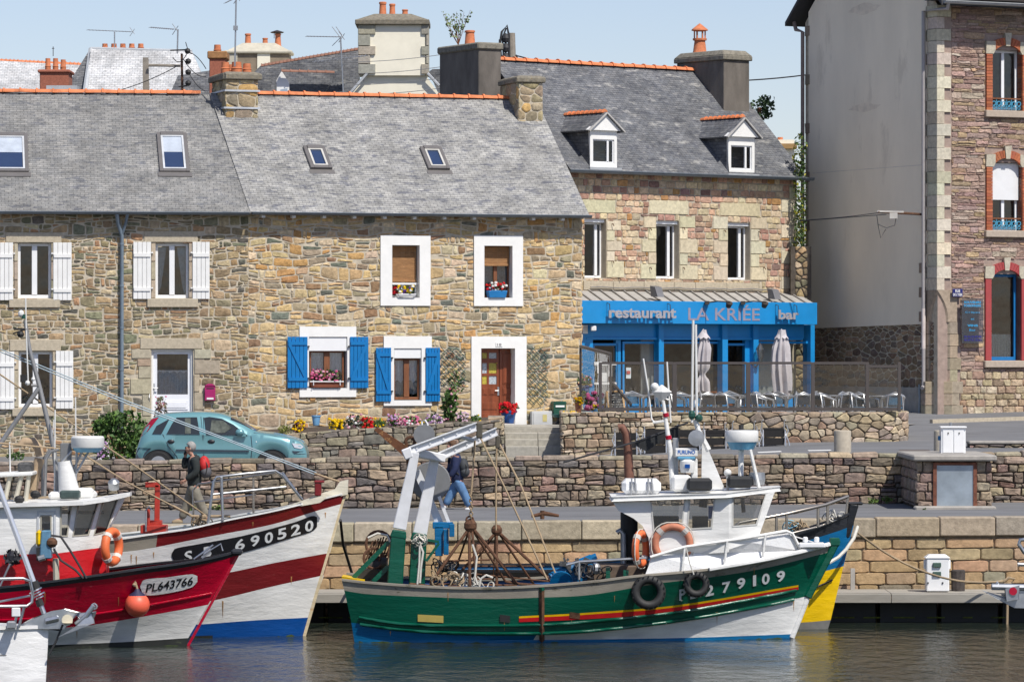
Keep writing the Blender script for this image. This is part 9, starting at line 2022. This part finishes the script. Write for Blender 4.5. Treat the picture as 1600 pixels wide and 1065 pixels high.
# black lounge chairs on the street in front of the terrace wall
DD = 102.6
for i, (x0, x1, yt) in enumerate(((961,995,676),(1007,1041,670),(1059,1093,671),(1101,1134,671),(1146,1180,672),(1192,1227,671))):
 zt_ = zat(yt, DD); a, b = xat(x0,DD), xat(x1,DD); zg = zst((a+b)/2, DD); r = thing('street_chair', ['black backed chair nearest the rusty exhaust pipe','black backed chair left of the red banded mast','black backed chair behind the white mast of the green boat','black backed chair right of the white mast','black backed chair behind the round radar','rightmost black backed chair below the terrace wall'][i], 'chair', ((a+b)/2, DD, zg), 'black backed chairs standing in front of the terrace wall')
 for k in range(3):
  z1 = zt_-k*.2; mb = MB(); mb.plate([Vector((a+.02,DD-.03*k,z1)), Vector((b-.02,DD-.03*k,z1)), Vector((b-.03,DD-.03*k+.0,z1-.18)), Vector((a+.03,DD-.03*k,z1-.18))], [], (0,.025,0)); mb.build('back_panel', M('black_textilene', (.012,.011,.011), .8, 0, .25, 15), r)
 mb = MB(); mb.box(((a+b)/2, DD+.22, zg+.42), (b-a-.06, .45, .04)); mb.build('seat', M('black_textilene'), r)
 for x in (a, b):
  mb = MB(); mb.tube([(x,DD-.02,zt_), (x,DD-.08,zg+.3), (x,DD-.12,zg)], .016, 6); mb.tube([(x,DD+.45,zg), (x,DD+.42,zg+.62), (x,DD-.05,zg+.64)], .016, 6); mb.build('side_frame', ALU, r, smooth=50)
  mb = MB(); sg = -1 if x == a else 1; mb.tube([(x+sg*.02,DD-.1,zg+.52), (x+sg*.07,DD-.06,zg+.38), (x+sg*.02,DD-.1,zg+.26), (x+sg*.08,DD-.06,zg+.1), (x+sg*.1,DD-.08,zg)], .016, 6); mb.build('leg', ALU, r, smooth=50)
# folded parasols
def parasol(label, px, D, yt, yb, waist, w1, w2):
 x = xat(px, D); zt_, zb2_ = zat(yt, D), zat(yb, D); r = thing('folded_parasol', label, 'parasol', (x, D, TF), 'folded grey parasols on the terrace'); mb = MB(); mb.tube([(x,D,TF),(x,D,zt_-.05)], .03, 8); mb.build('pole', ALU, r); mb = MB(); mb.lathe([(.28,TF),(.28,TF+.06),(.05,TF+.1)], (x,D,0), n=18); mb.build('base', CONC, r)
 mb = MB(); n = 48; rows = []; L = 26; ph = rl_.uniform(0,6)
 for j in range(L+1):
  k = j/L; z = zt_+(zb2_-zt_)*k; env = w1*(min(1, .6+k*1.6))*(1+.35*math.sin(k*2.6)) if not waist else (w1*min(1,.3+k*2.5)*(1-.62*math.exp(-((k-waist)/.06)**2)))
  env *= (w2 if k > .5 else 1) if not waist else 1
  row = []
  for i in range(n):
   an = 2*math.pi*i/n; fold = 1+.32*math.sin(an*8+ph+k*1.3)*min(1, k*4)+.12*math.sin(an*3+k*4); hem = (.14*math.sin(an*2+ph)+.05*math.sin(an*8)) if j == L else (.07*math.sin(an*2+ph) if j == L-1 else 0); row.append((x+math.cos(an)*env*fold+.03*math.sin(k*5+ph), D+math.sin(an)*env*fold, z+hem))
  rows.append(row)
 mb.add([q for r_ in rows for q in r_], [(j*n+i, j*n+(i+1) % n, (j+1)*n+(i+1) % n, (j+1)*n+i) for j in range(L) for i in range(n)]+[tuple(range(n))])
 mb.build('canopy', M('parasol_cloth', (.50,.47,.48), .9, 0, .08, 8), r, smooth=50)
 mb = MB(); n = 16; vs = [(x,D,zt_+.03)]+[(x+math.cos(2*math.pi*i/n)*.17*(1+.2*(i%2)), D+math.sin(2*math.pi*i/n)*.15*(1+.2*(i%2)), zt_-.2-.05*(i%2)) for i in range(n)]; mb.add(vs, [(0, i+1, (i+1) % n+1) for i in range(n)]); mb.build('top_cap', M('parasol_cloth'), r)
parasol('folded grey parasol tied at its waist, the left one', 1099, 109.5, 515, 621, .66, .145, 1.0); parasol('folded grey parasol hanging loose and wider, the right one', 1221, 109.5, 515, 618, 0, .15, 1.05)
# ================================================================ street furniture on the right
CB = M('bollard_concrete', (.44,.39,.31), .9, 0, .12, 14, .004, 60)
def bollard(label, px0, px1, yt, D):
 x = xat((px0+px1)/2, D); rr_ = (px1-px0)/2*D/FP; zg = zst(x, D); zt_ = zat(yt, D); mb = MB(); mb.lathe([(rr_,zg-.1),(rr_,zt_-.05),(rr_*.96,zt_-.01),(rr_*.85,zt_),(.01,zt_+.005)], (x,D,0), n=28); tag(mb.build('bollard', CB, smooth=35), label, 'bollard', 'concrete bollards on the street')
bollard('concrete bollard standing alone in front of the curved end of the terrace wall', 1303, 1330, 672, 98.8); bollard('concrete bollard half hidden behind the white cabinet', 1459, 1480, 672, 98.6)
pier = thing('stone_pier', 'square stone pier with a concrete cap and a grey metal door in a rusty frame', 'pier', (xat(1490,92.6), 94, 2.1)); D = 92.6; x0, x1 = xat(1432,D), xat(1550,D); zg = zpath(9.8)-.05; zc = zat(713,D)
mb = MB(); mb.box(((x0+x1)/2, D+1.9, (zg+zc)/2), (x1-x0-.06, 3.7, zc-zg-.1)); mb.build('core', DMORT, pier); mb = MB(); mb.box(((x0+x1)/2, D+1.8, zc-.03), (x1-x0+.18, 3.95, .13)); mb.build('cap_slab', CONC, pier, bevel=.03)
cells = courses(x0, x1, zg+.1, zc-.1, .24, .34, .3, .02, rl_, .015); fx0, fx1 = xat(1460,D), xat(1524,D); cells = cut_openings(cells, [(fx0-.02, fx1+.02, zg, zat(722,D))]); masonry(pier, lambda x, z, t: Vector((x, D+.04+t, z)), cells, [((.27,.21,.165),3),((.22,.17,.135),2),((.33,.27,.2),1.5)], WSTONE, rl_, .04, 60, v=.15)
cells = courses(0, 3.6, zg+.1, zc-.1, .24, .4, .3, .02, rl_, .015); masonry(pier, lambda x, z, t: Vector((x0+.03+t, D+3.6-x, z)), cells, [((.27,.21,.165),3),((.22,.17,.135),2)], WSTONE, rl_, .04, 60)
mb = MB(); mb.box(((fx0+fx1)/2, D+.0, (zat(723,D)+zat(797,D))/2), (fx1-fx0-.1, .05, zat(723,D)-zat(797,D)-.1)); mb.build('metal_door', M('zinc_plate', (.33,.38,.42), .45, .5, .2, 2.2, rust=.7, rustc=(.25,.24,.22)), pier)
mb = MB(); zA_, zB_ = zat(722,D), zat(798,D)
for (a, b, c, d) in ((fx0-.03,fx0+.05,zB_,zA_),(fx1-.05,fx1+.03,zB_,zA_),(fx0+.05,fx1-.05,zA_-.06,zA_),(fx0+.05,fx1-.05,zB_,zB_+.08)): mb.box(((a+b)/2, D-.01, (c+d)/2), (b-a, .08, d-c))
mb.build('rusty_frame', M('frame_rust', (.16,.06,.035), .9, 0, .4, 12, .004, 50), pier); mb = MB(); mb.box(((x0+x1)/2, D-.1, zg+.05), (x1-x0+.12, .45, .14)); mb.build('plinth', CONC, pier, bevel=.03)
D = 94.5; cab_ = thing('electric_cabinet', 'white two door electric cabinet standing on the stone pier', 'cabinet', (xat(1489,D), D, zc)); x0, x1 = xat(1470,D), xat(1508.5,D); zt_ = zat(667,D)
mb = MB(); mb.box(((x0+x1)/2, D+.15, (zc+zt_)/2), (x1-x0, .4, zt_-zc)); mb.build('body', WPLAST, cab_, bevel=.01); mb = MB(); mb.box(((x0+x1)/2, D+.13, zt_), (x1-x0+.04, .46, .04)); mb.build('lid', WPLAST, cab_, bevel=.01)
for s_ in (0, 1):
 a = x0+.03+(x1-x0-.06)/2*s_; mb = MB(); mb.box((a+(x1-x0-.06)/4, D-.06, (zc+zt_)/2-.01), ((x1-x0-.06)/2-.02, .02, zt_-zc-.1)); d_ = mb.build('door', WPLAST, cab_, bevel=.006); mb = MB(); mb.tube([(a+(x1-x0)/4-.01, D-.08, zt_-.15), (a+(x1-x0)/4-.01, D-.07, zt_-.12)], .015, 6); mb.build('lock', BLACKR, d_)
mb = MB(); mb.tube([(xat(1487,D)+.03, D+.5, zt_-.3), (xat(1487,D)+.03, D+.5, zt_+.1)], .03, 8); tag(mb.build('metal_stub', GALV), 'short grey metal tube rising behind the white cabinet', 'tube'); mb = MB(); mb.box((x0-.03, D+.1, zt_-.25), (.05,.12,.1)); mb.build('blue_socket', BBLUE, cab_)
lw = thing('low_wall', 'low dark stone kerb wall beside the street at the right edge', 'wall', (xat(1560,101), 101, 3.1)); a, b = xat(1515,101), xat(1680,101); z1 = zat(691,101); mb = MB(); mb.box(((a+b)/2, 101.3, (z1+3)/2-.03), (b-a, .5, z1-3)); mb.build('core', DMORT, lw); cells = rubble(a, b, 3.0, z1-.05, .3, .16, .02, rl_, .1); masonry(lw, lambda x, z, t: Vector((x, 101.02+t, z)), cells, PP, WSTONE, rl_, .03, 60); mb = MB(); mb.box(((a+b)/2, 101.28, z1), (b-a+.04, .62, .07)); mb.build('coping', CONC, lw, bevel=.02)
# kerb line near the corner building, manhole
mb = MB(); q0, q1 = P(1455,650,113.2), P(1600,652,116.5); mb.beam((q0.x,113.2,zst(q0.x,113.2)+.04), (q1.x+1.5,115.5,zst(q1.x,115.5)+.04), .15, .12); o = mb.build('kerb', GRAN); o['kind'] = 'structure'
mb = MB(); mb.quad(*[(x,y,zst(x,y)+.006) for x, y in ((xat(1405,99.5),99.3),(xat(1452,99.5),99.3),(xat(1452,100),100),(xat(1405,100),100))]); o = mb.build('street_patch', M('patch_brown', (.12,.10,.09), .9)); o['kind'] = 'structure'
